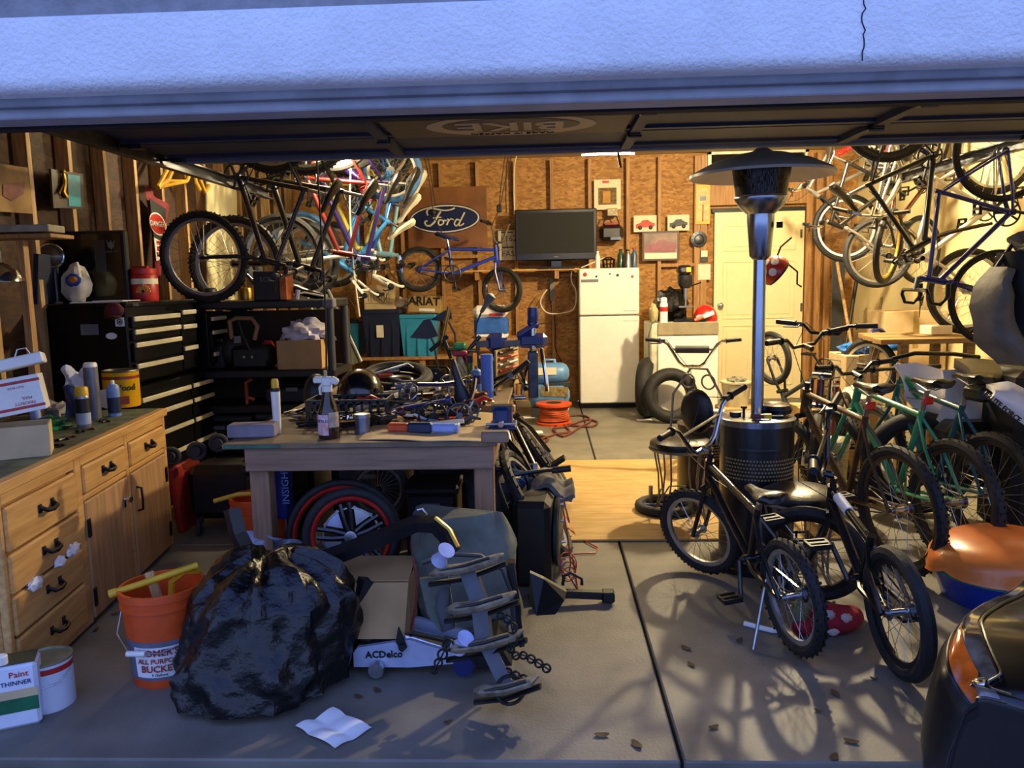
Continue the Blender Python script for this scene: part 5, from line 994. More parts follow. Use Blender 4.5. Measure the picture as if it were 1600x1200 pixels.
m=M(); m.ring(P(797,1078,2.6),(.2,-1,.1),.05,.007,24,6); obj('strap_loop',m,BLACK,t)
def strap(pts,Y):
    q=[P(x,y,Y) for x,y in pts]; m=M()
    for a_,b_ in zip(q,q[1:]): mid=a_.lerp(b_,.5); d=(b_-a_); m.ring(mid,(0,-1,.5),d.length*.42,.004,12,4,1); 
    m.tube(q,.003,4); obj('buckle_strap',m,BLACK,t)
strap([(800,1027),(812,1022),(824,1026),(836,1033),(848,1040),(860,1048)],2.66); strap([(788,1048),(800,1052),(812,1058),(824,1062),(835,1066)],2.62); strap([(776,963),(788,962),(798,972),(802,990),(800,1008),(796,1020)],2.62); strap([(706,1000),(695,1015),(688,1030),(682,1042),(676,1052)],2.66)
# things to the right of the bench
m=M(); m.prism([P(790,880,2.95),P(803,880,2.95),P(812,950,2.93),P(820,1010,2.92),P(812,1012,2.92),P(798,960,2.93)],(0,.05,0)); single('dark_panel',m,BLACKM,'tall thin black panel leaning behind the grey canvas bag','panel')
c=F(765,905)+V((0,.35,0)); t=thing('waste_bin','round dark grey bin behind the bench leg','bin',c); m=M(); m.lathe(c,(0,0,1),[(.12,0),(.15,.40),(.155,.42)],24,True,True); obj('body',m,mat('bin_grey','4a4d50',.5),t); m=M(); m.lathe(c,(0,0,1),[(.16,.42),(.16,.45),(.13,.47),(.05,.54)],24); obj('lid',m,DGREY,t)
c=F(800,905)+V((.02,.45,0)); t=thing('recycling_bin','blue open plastic bin beside the dark grey bin','bin',c); RBM=mat('bin_blue','1c4596',.42,var=.1)
for (dx,dy,sx,sy) in((0,-.17,.20,.01),(0,.17,.20,.01),(-.1,0,.01,.34),(.1,0,.01,.34)): m=M(); m.rbox(c+V((dx,dy,.22)),(sx,sy,.44),.004); m.rbox(c+V((dx,dy,.445)),(sx+.02,sy+.02,.02),.004); obj('side',m,RBM,t)
m=M(); m.box(c+V((0,0,.006)),(.2,.34,.012)); obj('bottom',m,RBM,t)
m=M(); m.tube([P(768,733,4.0),P(800,735,4.0),P(820,740,4.0),P(826,755,4.0),P(826,790,4.0)],.012,8); m.tube([P(800,742,3.95),P(850,735,4.0),P(878,733,4.1)],.012,8); single('loose_handlebar',m,mat('bar_dark','3a3f4a',.25,.9),'dark chrome handlebar lying across the blue bin','handlebar')
m=M(); m.lathe(P(862,735,4.05),(1,0,.1),[(.018,0),(.018,.1)],12); single('bar_grip',m,BLACK,'black grip lying by the folded blankets','grip')
# moving blankets
for i,(px,py,lb) in enumerate(((868,756,'folded grey blanket on top of the black speaker'),(862,766,'lower folded grey blanket behind the black speaker'))):
    c=P(px,py,4.15); m=M(); m.sheet(lambda u_,v_: c+V((-.12+.22*u_,.1-.25*v_,.02+.03*math.sin(u_*7+i)+.015*math.sin(v_*11)-.05*abs(u_-.4)*2)),14,10,.025); single('blanket',m,mat('blanket_grey','7f7c74',.9,col2='4a4843',sc=18),lb,'blanket')
# speaker
Ya=3.62; c=F(845,928)+V((0,.12,0)); t=thing('loudspeaker','black speaker box with round grille and loose red wires','speaker',V((c.x-.03,3.8,0)))
fr=[F(812,915),F(872,925)]; x0_,x1_=P(808,880,3.75).x,P(868,880,3.75).x; h_=P(840,785,3.75).z
m=M(); m.rbox(((x0_+x1_)/2,3.97,h_/2),(x1_-x0_,.46,h_),.03,rotz(-.10)); obj('cabinet',m,BLACK,t); 
px_=x1_+.012
m=M(); m.lathe((px_,3.95,h_*.52),(1,-.10,0),[(.17,-.005),(.175,.012),(.16,.02)],32); obj('surround',m,DGREY,t); m=M(); m.lathe((px_+.01,3.95,h_*.52),(1,-.10,0),[(.155,.006),(.12,.012),(.05,.016),(.0,.017)],28); obj('cone',m,mat('cone_tan','6f6754',.8),t)
for i in range(10): a=2*math.pi*i/10; m=M(); p=V((px_+.02,3.95+.165*math.cos(a),h_*.52+.165*math.sin(a))); m.cyl(p,p+V((.02,0,0)),.008,n=8); obj('stud',m,STEEL,t)
pts=[V((px_+.03,3.75,h_*.9)),V((px_+.05,3.72,h_*.6)),V((px_+.06,3.68,h_*.35)),V((px_+.05,3.7,h_*.2)),V((px_+.1,3.66,.012))]
pts+= [F(895,868)+V((.0,0,.008)),F(930,866)+V((0,0,.008)),F(934,858)+V((0,0,.008)),F(900,840)+V((0,0,.01)),F(885,820)+V((0,0,.05)),V((px_+.06,3.85,h_*.7)),V((px_+.03,3.9,h_*.98))]
RW=mat('wire_red','b32a22',.4); m=M(); m.tube(pts,.004,6); single('red_wire',m,RW,'loose red wire trailing from the black speaker onto the concrete','wire',loc=V((px_,3.7,0)))
m=M()
for i in range(4): m.ring(V((px_+.05,3.68,.10+.02*i)),(.4+.2*i,-1,.3*i),.035+.005*i,.003,18,4)
single('wire_coil',m,RW,'tangled coil of red wire on the side of the black speaker','wire')
# black plate with clamp
t=thing('car_bracket','black steel bracket with clamp lying on the concrete in front of the speaker','bracket',F(870,950)); 
m=M(); m.prism([P(828,895,3.2),P(850,905,3.2),P(885,925,3.1),P(882,938,3.05),P(868,960,3.05),P(838,962,3.1),P(826,940,3.2)],(0,.03,0)); obj('plate',m,BLACK,t)
m=M(); a=F(868,945)+V((0,0,.06)); b=F(950,942)+V((0,0,.035)); m.rbox((a+b)/2,((b-a).length,.045,.035),.006,Matrix.Rotation(.08,3,'Y')@rotz(math.atan2((b-a).y,(b-a).x))); m.rbox(b,(.06,.07,.05),.008); obj('arm',m,BLACK,t)
m=M(); p=F(893,936)+V((0,0,.07)); m.tube([p+V((-.04,0,0)),p+V((-.035,0,.045)),p+V((0,0,.06)),p+V((.05,0,.03)),p+V((.05,0,0))],.008,8); obj('handle',m,BLACK,t)
for px,py in((835,940),(845,950),(858,948)): m=M(); p=F(px,py); m.ell(p+V((0,0,.03)),(.03,.03,.03),jit=.4,seed=px); obj('bolt_cluster',m,IRON,t)
# bicycles stacked on their sides along the bench
bike('black mountain bicycle leaning along the right side of the bench',V((-.06,4.1,.34)),V((-.02,5.15,.36)),(-.55,0,.84),'mtb',BLACKM,knob=True,saddle=False,steer=5)
bike('silver old bicycle leaning between the bench and the black one',V((-.20,4.25,.36)),V((-.16,5.2,.36)),(-.35,0,.94),'road',SILV,saddle=False,bar='drop')
# ================= black shelf unit behind the bench =================
Y0=5.75; t=thing('shelf_unit','black plastic shelf unit behind the workbench holding boxes and machines','shelf unit',(-2.0,6.0,0)); SU=mat('shelf_black','131316',.45,var=.1)
xa,xb=P(268,500,Y0).x,P(520,500,Y0).x
SZ=[P(400,476,Y0).z,P(400,585,Y0).z,P(400,640,Y0).z,.22]
for z in SZ:
    m=M(); m.rbox(((xa+xb)/2,Y0+.25,z),(xb-xa,.5,.06),.01); obj('shelf',m,SU,t)
for x in(xa+.03,xb-.03):
    for y in(Y0+.03,Y0+.47): m=M(); m.cyl((x,y,0),(x,y,SZ[0]-.03),.03,n=14); obj('post',m,mat('post_grey','33353a',.5) if x>-2 else SU,t)
m=M(); m.rbox((xb-.03,Y0+.03,SZ[0]+.0),(.09,.08,.07),.01); obj('corner_cap',m,GREY,t)
ZS=SZ[0]+.03
def shp(px,dy=.0): p=P(px,470,Y0+dy); return V((p.x,Y0+dy,ZS))
c=shp(429,.08); w=P(455,470,Y0).x-P(405,470,Y0).x; t=thing('boxed_part','black carton with copper coloured side on top of the black shelf','box',c); m=M(); m.rbox(c+V((-.03,0,.105)),(w*.80,.16,.21),.004); obj('body',m,BLACK,t); m=M(); m.rbox(c+V((.095,0,.105)),(.055,.16,.21),.004); obj('side_panel',m,COPPER,t); text('lettering','SCB',c+V((-.03,-.082,.15)),(1,0,0),(0,0,1),.05,GREY,t,.001)
t=thing('loose_saddle','black saddle with pale edge lying on the black shelf top','saddle',shp(480,.2)); c=shp(480,.2)+V((0,0,.06)); obj('cover',saddle_mesh(c,(.9,-.2,-.25),(.2,0,.95),.30,.07,.05),LEATHER,t); m=M(); m.tube([c+V((-.1,-.06,-.03)),c+V((0,-.06,-.01)),c+V((.14,-.04,-.04))],.008,6); obj('edge',m,CREAM,t)
for i,(px,lb) in enumerate(((300,'grey tin'),(330,'dark tin'),(385,'brass fitting'))):
    c=shp(px,.3); m=M(); m.lathe(c,(0,0,1),[(.045,0),(.05,.06),(.045,.09),(.03,.10)],16); single('tin',m,[GREY,DGREY,BRASS][i],'small %s on top of the black shelf behind the hung wheels'%lb,'tin')
m=M(); c=shp(452,.12); m.cyl(c+V((.06,0,.0)),c+V((.07,0,.07)),.018,n=12); single('metal_pin',m,STEEL,'short steel pin standing beside the black carton','pin')
m=M(); m.bb((xa+.02,Y0+.56,.0),(xb-.02,Y0+.585,SZ[0]-.06)); single('masking_board',m,mat('board_dark','2e2318',.8,var=.3,sc=3),'dark brown board added behind the black shelf unit to hide the lit studs','board')  # added board, hides the lit studs so the shelf gaps stay dark
# second level
ZS2=SZ[1]+.03
def sh2(px,dy=.1): p=P(px,560,Y0+dy); return V((p.x,Y0+dy,ZS2))
c=sh2(385); t=thing('chop_saw','black chop saw with beige loop handle on the middle shelf','saw',c)
m=M(); m.ell(c+V((-.12,.05,.13)),(.15,.10,.14)); m.rbox(c+V((.05,.02,.09)),(.30,.18,.18),.03); obj('body',m,BLACK,t); m=M(); m.tube([c+V((-.10,0,.22)),c+V((-.11,0,.36)),c+V((-.06,0,.385)),c+V((.06,0,.38)),c+V((.10,0,.32)),c+V((.07,0,.22))],.017,10); obj('handle',m,mat('handle_tan','a0724a',.5),t)
m=M(); m.box(c+V((-.02,-.10,.23)),(.05,.01,.05)); obj('tag',m,GREY,t); m=M(); m.tube([c+V((-.03,-.02,.36)),c+V((.0,-.05,.26)),c+V((.06,-.07,.14))],.012,8); obj('arm',m,DSTEEL,t)
for dx,dz in((.02,.10),(.08,.1),(-.2,.12)): m=M(); m.lathe(c+V((dx,-.085,dz)),(0,-1,0),[(.012,0),(.01,.012)],10); obj('bolt',m,STEEL,t)
x0_,x1_=P(432,560,Y0).x,P(500,560,Y0).x; zt_=P(465,532,Y0).z
t=thing('cardboard_box','brown carton with white plastic bag on the middle shelf','box',V(((x0_+x1_)/2,Y0+.15,ZS2)))
m=M(); m.rbox(((x0_+x1_)/2,Y0+.14,(ZS2+zt_)/2),(x1_-x0_,.26,zt_-ZS2),.004); obj('body',m,CARD,t)
c=V(((x0_+x1_)/2+.03,Y0+.15,zt_+.002)); m=M(); m.ell(c+V((0,0,.04)),(.17,.11,.10),jit=.7,seed=2,z0=-.4,nu=24,nv=12); single('plastic_sack',m,mat('sack_white','d3ccd4',.5,var=.1),'white plastic sack bulging from the carton on the middle shelf','sack')
m=M(); c=sh2(427,.2)+V((0,0,.20)); m.ell(c,(.05,.05,.04)); single('red_fitting',m,RED,'red plastic fitting between the saw and the carton','fitting') if False else None
c=sh2(420,.25); m=M(); m.lathe(c,(0,0,1),[(.05,0),(.05,.16),(.03,.20)],14); single('red_bottle',m,mat('bottle_red','c03020',.4),'red bottle between the chop saw and the carton','bottle')
c=sh2(468,.35); m=M(); m.rbox(c+V((0,0,.18)),(.05,.03,.22),.01,Matrix.Rotation(.3,3,'Y')); m.lathe(c,(0,0,1),[(.05,0),(.05,.08)],14); single('red_tool',m,mat('tool_red','d01c2c',.4),'bright red tool standing behind the white sack','tool')
t=thing('orange_clamp','orange handled clamp on the lower shelf of the black unit','clamp',V((P(378,625,Y0).x,Y0+.1,SZ[2]+.03))); c=V((P(378,625,Y0).x,Y0+.1,SZ[2]+.03)); m=M(); m.tube([c+V((0,0,0)),c+V((0,0,.16)),c+V((.05,0,.19))],.014,8); m.tube([c+V((0,0,.05)),c+V((.06,0,.03))],.014,8); obj('frame',m,mat('clamp_orange','c9562a',.45),t)
for (x0_,x1_,lv,hh_,lb) in ((285,350,1,.24,'black machine case at the near end of the middle shelf'),(340,400,2,.0,''),(395,500,3,.36,'wide black storage bin on the lowest shelf of the black unit'),(290,385,3,.30,'black lidded bin at the near end of the lowest shelf'),(410,500,2,.16,'low black case on the lower shelf of the black unit')):
    if not hh_: continue
    xa_,xb_=P(x0_,560,Y0+.06).x,P(x1_,560,Y0+.06).x; z_=SZ[lv]+.03; c=V(((xa_+xb_)/2,Y0+.25,z_)); hh_=min(hh_,(SZ[lv-1]-.035-z_)); t=thing('storage_case',lb,'case',c)
    m=M(); m.rbox(c+V((0,0,hh_*.42)),(xb_-xa_,.40,hh_*.84),.02); obj('body',m,BLACK,t); m=M(); m.rbox(c+V((0,0,hh_*.92)),((xb_-xa_)*1.03,.42,hh_*.15),.012); obj('lid',m,DGREY if lv==3 else BLACK,t)
    m=M(); m.rbox(c+V((0,-.215,hh_*.7)),(.09,.015,.03),.004); obj('latch',m,GREY,t)
# ================= back wall =================
YW=YB-.09
def sheet_on_wall(name,label,cat,px0,py0,px1,py1,material,Y=YW,th=.012):
    return wallplate(name,label,cat,px0,py0,px1,py1,Y,material,th)
t,a,b,c=sheet_on_wall('oval_sign','brown board with blue oval automobile sign on the back wall','sign',635,294,762,386,mat('board_brown','8a5a30',.4,col2='6e4422',sc=3),YW-.01,.015)
k=(b.x-a.x)/127
def onsign(px,py,y): p=P(px,py,YW-.01); return V((p.x,YW-.01-y,p.z))
def ov(rx,ry,y0,y1):
    m=M(); cc=onsign(695,342,y0); m.prism([cc+V((rx*k*math.cos(2*math.pi*i/48),0,ry*k*math.sin(2*math.pi*i/48)+.02*rx*k*math.cos(2*math.pi*i/48))) for i in range(48)],(0,-(y1-y0),0)); return m
obj('oval_edge',ov(57,23,.009,.012),mat('sign_navy','12204e',.3),t); obj('oval_ring',ov(55.5,21.5,.012,.014),mat('sign_silver','d8d2b8',.35),t); obj('oval_field',ov(53,19.5,.014,.016),MATS['sign_navy'],t)
SG=MATS['sign_silver']
def stroke(pts,w=1.6,y=.017):
    m=M(); q=[onsign(x,yy,y) for x,yy in pts]
    out=[]
    for i in range(len(q)-1):
        for j in range(4):
            f=j/4; p0=q[max(i-1,0)];p1=q[i];p2=q[i+1];p3=q[min(i+2,len(q)-1)]
            out.append(.5*((2*p1)+(p2-p0)*f+(2*p0-5*p1+4*p2-p3)*f*f+(3*p1-p0-3*p2+p3)*f**3))
    out.append(q[-1]); m.tube(out,w*k,6,flat=.25,up=(0,1,0)) if False else m.tube(out,w*k,6); obj('script_stroke',m,SG,t)
for pts,w in ((((669,337),(667,331),(672,326),(682,327),(694,329),(704,328),(711,325)),1.3),(((689,330),(684,338),(679,347),(672,353),(666,352),(664,347),(668,345)),1.7),(((677,341),(684,340),(690,340)),1.1),(((692,345),(687,344),(685,349),(688,352),(693,349),(693,345),(698,345)),1.4),(((699,343),(701,344),(698,352)),1.4),(((701,346),(705,342),(709,344)),1.2),(((719,345),(714,343),(710,349),(713,353),(718,348),(726,332)),1.4),(((719,346),(717,352),(721,352),(725,349)),1.3)): stroke(pts,w)
m=M(); c_=onsign(677,332,.02); m.ell(c_,(.04,.015,.035)); obj('dark_badge',m,BLACK,t)
# licence plates
for i,(x0,y0,x1,y1,s,lb) in enumerate(((778,360,812,384,'L162','upper pale licence plate reading L162 beside the television'),(780,385,812,406,'FAS-','lower pale licence plate reading FAS beside the television'))):
    t,a,b,c=sheet_on_wall('licence_plate',lb,'licence plate',x0,y0,x1,y1,mat('plate_pale','c6bfa2',.5,var=.15),YW-.005,.004); text('lettering',s,c+V((0,-.004,-.01)),(1,0,0),(0,0,1),.10,mat('plate_ink','35324a',.5),t,.002)
    m=M(); m.box(c+V((-.02,-.004,.07)),(.14,.003,.018)); obj('header_line',m,MATS['plate_ink'],t)
# shelf and TV
YT=9.6; a=P(690,420,YT); b=P(905,421,YT); zs=P(800,421,YT).z; t=thing('wall_shelf','yellow pine wall shelf under the television','shelf',V(((a.x+b.x)/2,YT+.1,zs-.03)))
m=M(); m.bb((a.x,YT-.02,zs-.02),(b.x,YB-.09,zs)); obj('board',m,mat('shelf_pine','d2a04a',.6,var=.1),t)
for px in(870,745): x=P(px,430,YT).x; m=M(); m.bb((x-.025,YT,zs-.12),(x+.025,YB-.09,zs-.02)); obj('bracket',m,STUD,t)
a=P(804,328,YT); b=P(933,405,YT); t=thing('television','black flat television standing on the yellow pine shelf','TV',V(((a.x+b.x)/2,YT+.06,zs)))
m=M(); m.rbox(((a.x+b.x)/2,YT+.04,(a.z+b.z)/2),(b.x-a.x,.07,a.z-b.z),.01); obj('casing',m,BLACKM,t); m=M(); m.box(((a.x+b.x)/2,YT+.003,(a.z+b.z)/2+.02),(b.x-a.x-.07,.004,a.z-b.z-.12)); obj('screen',m,mat('screen_black','040404',.75,var=0),t)
m=M(); m.rbox(((a.x+b.x)/2,YT+.06,zs+.01),(.45,.22,.02),.006); m.rbox(((a.x+b.x)/2,YT+.06,(zs+b.z)/2),(.14,.05,b.z-zs),.01); obj('stand',m,BLACKM,t); m=M(); m.box(((a.x+b.x)/2,YT,b.z+.04),(.05,.003,.012)); obj('badge',m,GREY,t)
m=M(); p=P(830,418,YT); m.rbox(V((p.x,YT+.03,zs+.012)),(.13,.08,.02),.004); single('remote_box',m,BLACK,'small black box lying on the shelf under the television','box')
m=M(); p=P(925,411,YT-.2); m.rbox(p,(.28,.12,.012),.003,Matrix.Rotation(-.38,3,'Y')); single('white_board_piece',m,CREAM,'cream board wedged between the television shelf and refrigerator','board')
# refrigerator
a=P(908,640,9.24); x0,x1=P(907,640,9.24).x,P(999,640,9.24).x; zt=P(950,419,9.24).z; zs_=P(950,493,9.24).z
FR=mat('fridge_white','e9e6d8',.35,var=.02)
t=thing('refrigerator','white two-door refrigerator against the back wall','refrigerator',V(((x0+x1)/2,9.55,0)))
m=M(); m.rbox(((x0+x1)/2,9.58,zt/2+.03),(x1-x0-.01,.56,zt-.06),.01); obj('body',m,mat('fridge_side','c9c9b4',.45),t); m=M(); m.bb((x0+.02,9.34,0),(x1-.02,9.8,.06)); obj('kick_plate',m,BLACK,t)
for z0,z1,nm in((.07,zs_-.008,'door'),(zs_+.008,zt,'freezer_door')):
    m=M(); m.rbox(((x0+x1)/2,9.265,(z0+z1)/2),(x1-x0,.05,z1-z0),.012); d=obj(nm,m,FR,t)
    m=M(); zz=(z1-.05 if nm=='door' else z0+.05); m.rbox((x1-.10,9.238,zz),(.16,.012,.02),.004); obj('handle',m,FR,d)
m=M(); m.box((x0+.12,9.239,zt-.14),(.20,.003,.035)); obj('badge_strip',m,GREY,t)
for px,py,mm,r in((914,429,RED,.024),(965,430,DGREY,.018),(988,432,RED,.016),(953,428,BLACK,.010),(932,432,DBLUE,.012)):
    p=P(px,py,9.238); m=M(); m.lathe(p,(0,-1,0),[(r,0),(r*.9,.006)],14); obj('magnet',m,mm,t)
def fr_top(px,dy=.2): p=P(px,420,9.24+dy); return V((p.x,9.24+dy,zt))
def bottle(label,c,r,h,mm,capm,name='bottle'):
    t=thing(name,label,'bottle',c); m=M(); m.lathe(c,(0,0,1),[(r,0),(r,h*.7),(r*.5,h*.84),(r*.4,h*.93)],16); obj('body',m,mm,t); m=M(); m.lathe(c,(0,0,1),[(r*.55,h*.92),(r*.55,h)],12); obj('cap',m,capm,t); return t
bottle('slim pale bottle on the refrigerator next to the television',fr_top(934,.1),.028,.20,WHITE,WHITE); bottle('green bottle on the refrigerator top',fr_top(970),.04,.22,mat('bottle_green','2c4a34',.25,coat=.4),BLACK); bottle('steel bottle on the refrigerator top',fr_top(981,.1),.04,.21,STEEL,BLACK); bottle('blue bottle with red lid at the edge of the refrigerator',fr_top(991),.035,.23,mat('bottle_blue','3c5a78',.3,coat=.4),RED)
c=fr_top(951,.15); t=thing('wire_basket','dark wire basket on the refrigerator among bottles','basket',c); m=M()
for i in range(10): a_=math.pi*i/5; m.tube([c+V((.06*math.cos(a_),.06*math.sin(a_),0)),c+V((.075*math.cos(a_),.075*math.sin(a_),.10)),c+V((.02*math.cos(a_+.6),.02*math.sin(a_+.6),.13))],.005,5)
for z,r in((.005,.06),(.05,.068),(.10,.075)): m.ring(c+V((0,0,z)),(0,0,1),r,.005,20,5)
obj('wire',m,IRON,t)
# pictures
t,a,b,c=sheet_on_wall('poster','pale poster of a machine pinned above the refrigerator','poster',928,281,970,327,mat('poster_cream','ddd0ae',.8,var=.05),YW-.004,.004)
m=M(); m.box(c+V((0,-.004,-.02)),(.22,.003,.20)); obj('print_dark',m,mat('print_dark','3a3022',.8,col2='8a6a3a',sc=25),t); m=M(); m.box(c+V((-.01,-.006,-.03)),(.09,.003,.14)); obj('print_gold',m,mat('print_gold','b9843c',.7),t); m=M(); m.rbox(c+V((-.02,-.005,.15)),(.08,.003,.03),.001); obj('print_red',m,RED,t)
for (x0_,y0_,x1_,y1_,lb,bg,fg) in((990,337,1026,362,'small car picture with orange car pinned left of the stud','e2cfae','c0442c'),(1043,336,1077,360,'small car picture with dark roadster pinned right of the stud','d8cfb2','4a4a4c')):
    t,a,b,c=sheet_on_wall('car_picture',lb,'picture',x0_,y0_,x1_,y1_,mat('pic_'+bg,bg,.7,var=.05),YW-.004,.005); m=M(); w=(b.x-a.x)
    m.prism([c+V((w*u_,-.004,w*v_)) for u_,v_ in((-.4,-.2),(.4,-.12),(.42,.0),(.25,.06),(.12,.16),(-.12,.14),(-.22,.03),(-.4,-.02))],(0,-.003,0)); obj('car_print',m,mat('fg_'+fg,fg,.6,var=.2,sc=30),t)
    for u_ in(-.22,.24): m=M(); m.lathe(c+V((w*u_,-.008,-w*.17)),(0,-1,0),[(w*.09,0),(w*.08,.002)],14); obj('wheel_print',m,BLACK,t)
t,a,b,c=sheet_on_wall('framed_picture','framed picture of a red convertible car on the back wall','picture',1003,362,1061,407,mat('frame_brown','4a3020',.5),YW-.006,.02)
w=b.x-a.x; h=a.z-b.z; m=M(); m.box(c+V((0,-.011,0)),(w-.05,.003,h-.05)); obj('picture_sheet',m,mat('pic_sky','6a5a64',.6,col2='a58a7a',sc=6),t); m=M(); m.box(c+V((0,-.013,-h*.33)),(w-.06,.003,h*.2)); obj('caption_strip',m,CREAM,t)
m=M(); m.prism([c+V((w*u_,-.014,w*v_)) for u_,v_ in((-.42,-.14),(.38,-.16),(.43,-.02),(.40,.08),(.22,.10),(.1,.17),(-.05,.17),(-.12,.07),(-.42,.05))],(0,-.003,0)); obj('car_print',m,mat('print_wine','8a2638',.4,var=.25,sc=20),t)
c=P(1092,374,YW); t=thing('hub_cap','dark pressed hub cap hung on the wall by the door','hub cap',c-V((0,0,.1))); m=M(); m.lathe(c,(0,-1,0),[(.10,0),(.098,.012),(.06,.02),(.05,.012),(.02,.02)],24); obj('disc',m,DSTEEL,t)
m=M()
for i in range(12): a_=math.pi*i/6; m.box(c+V((.08*math.cos(a_),-.018,.08*math.sin(a_))),(.022,.008,.008),Matrix.Rotation(-a_,3,'Y'))
obj('slots',m,BLACK,t)
t,a,b,c=sheet_on_wall('thermometer','tall yellow and cream thermometer board by the door frame','thermometer',1087,289,1109,350,mat('thermo_yellow','e0b32c',.5),YW-.004,.02); w=b.x-a.x;h=a.z-b.z; m=M(); m.box(c+V((0,-.011,0)),(w-.03,.003,h-.09)); obj('face',m,mat('thermo_cream','c9bd82',.6,var=.15,sc=30),t); m=M(); m.rbox(c+V((0,-.013,.07)),(.07,.003,.05),.001); obj('emblem',m,DBLUE,t); m=M(); m.cyl(c+V((0,-.014,-.2)),c+V((0,-.014,.0)),.006,n=8); obj('glass_tube',m,RED,t)
t,a,b,c=sheet_on_wall('light_switch','light switch plate half cream half black by the door','switch',1094,392,1106,410,mat('switch_black','191715',.4),YW-.002,.02); m=M(); m.box(c+V((0,-.011,.035)),(.08,.003,.075)); obj('plate',m,CREAM,t); m=M(); m.box(c+V((0,-.016,.035)),(.012,.012,.025)); obj('toggle',m,WHITE,t)
t,a,b,c=sheet_on_wall('paper_note','scalloped cream paper note below the light switch','paper',1091,413,1110,437,CREAM,YW-.002,.003)
c=P(955,364,YW-.08); t=thing('portable_radio','black and red round portable radio hung above the refrigerator','radio',c-V((0,0,.11))); m=M(); m.rbox(c,(.29,.14,.20),.05); obj('body',m,mat('radio_black','1c1416',.35,coat=.3),t); m=M(); m.rbox(c+V((0,0,.105)),(.17,.10,.03),.01); obj('red_top',m,mat('radio_red','8f1f1c',.4),t); m=M(); m.rbox(c+V((.05,-.071,-.07)),(.13,.004,.035),.001); obj('chrome_grille',m,CHROME,t)
m=M(); m.tube([c+V((-.1,0,.1)),c+V((-.06,0,.2)),c+V((.06,0,.2)),c+V((.1,0,.1))],.008,6); obj('handle',m,DSTEEL,t)
c=P(957,332,YW-.03); m=M(); m.rbox(c,(.13,.05,.10),.01); single('small_engine',m,mat('engine_pale','b9a67c',.5,var=.3,sc=40),'small pale boxed part hung over the portable radio','part')
# door
xd0,xd1=P(1114,400,YB).x,P(1253,400,YB).x; zd=P(1180,331,YB-.05).z
DW=mat('door_cream','efe0b0',.45,var=.02)
t=thing('door_2',None,None,((xd0+xd1)/2,YB-.05,0)); t['kind']='structure'
m=M(); m.rbox(((xd0+xd1)/2,YB-.055,zd/2),(xd1-xd0,.045,zd),.004); dl=obj('leaf',m,DW,t)
w=xd1-xd0
for cx in(.27,.73):
    for z0,z1 in((.08,.40),(.44,.74),(.80,.93)):
        m=M(); x=xd0+w*cx; zc=(z0+z1)/2*zd; hh=(z1-z0)*zd
        for (dx,dz,sx,sz) in((0,hh/2,w*.33,.02),(0,-hh/2,w*.33,.02),(w*.165,0,.02,hh),(-w*.165,0,.02,hh)): m.rbox((x+dx,YB-.082,zc+dz),(sx,.012,sz),.004)
        m.rbox((x,YB-.08,zc),(w*.33-.08,.01,hh-.08),.004); obj('raised_panel',m,DW,dl)
p=P(1125,477,YB-.08); m=M(); m.lathe(p,(0,-1,0),[(.035,0),(.033,.008),(.014,.012),(.014,.04),(.030,.05),(.030,.07),(.018,.08)],18); obj('door_knob',m,CHROME,dl)
for py in(365,480,590): p=P(1252,py,YB-.08); m=M(); m.cyl(p+V((0,0,-.05)),p+V((0,0,.05)),.012,n=8); obj('hinge',m,DSTEEL,dl)
m=M(); m.bb((xd0-.03,YB-.07,zd+.002),(xd1+.03,YB-.03,zd+.05)); obj('head_gap',m,BLACK,t)
# high window over the door
a=P(1106,238,YB-.05); b=P(1262,283,YB-.05); t=thing('window_1',None,None,((a.x+b.x)/2,YB-.05,b.z)); t['kind']='structure'
m=M(); m.bb((a.x+.04,YB-.03,b.z+.04),(b.x-.04,YB-.022,a.z-.03)); obj('pane',m,mat('night_glass','06070a',.08,var=0,coat=.5),t)
for p,q in(((a.x,b.z),(b.x,b.z+.04)),((a.x,a.z-.03),(b.x,a.z)),((a.x,b.z),(a.x+.04,a.z)),((b.x-.04,b.z),(b.x,a.z))): m=M(); m.bb((p[0],YB-.07,p[1]),(q[0],YB-.02,q[1])); obj('frame',m,mat('window_white','f1e7cb',.4),t)
# freezer with clutter
Yf=8.55; x0,x1=P(1017,560,Yf).x,P(1124,560,Yf).x; zt=P(1070,504,Yf).z
t=thing('chest_freezer','white upright chest with brown top band between refrigerator and door','freezer',V(((x0+x1)/2,Yf+.3,0)))
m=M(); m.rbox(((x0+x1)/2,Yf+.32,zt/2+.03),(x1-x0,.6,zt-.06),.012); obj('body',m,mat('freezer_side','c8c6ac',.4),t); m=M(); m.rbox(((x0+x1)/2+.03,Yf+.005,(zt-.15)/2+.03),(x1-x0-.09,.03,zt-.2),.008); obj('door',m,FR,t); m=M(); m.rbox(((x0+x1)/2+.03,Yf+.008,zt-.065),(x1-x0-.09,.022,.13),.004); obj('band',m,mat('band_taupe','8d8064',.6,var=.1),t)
m=M(); m.bb((x0+.03,Yf+.05,0),(x1-.03,Yf+.55,.06)); obj('base',m,BLACK,t)
m=M(); m.tube([V((x0-.01,Yf+.05,.5)),V((x0-.02,Yf+.05,.9)),V((x0+.02,Yf+.02,zt+.005)),V((x0+.05,Yf,zt+.02))],.006,6); obj('pipe',m,STEEL,t)
def ft(px,dy=.2): p=P(px,505,Yf+dy); return V((p.x,Yf+dy,zt))
c=ft(1070,.25); t=thing('drill_press','black bench drill press with yellow label on the white chest','drill press',c)
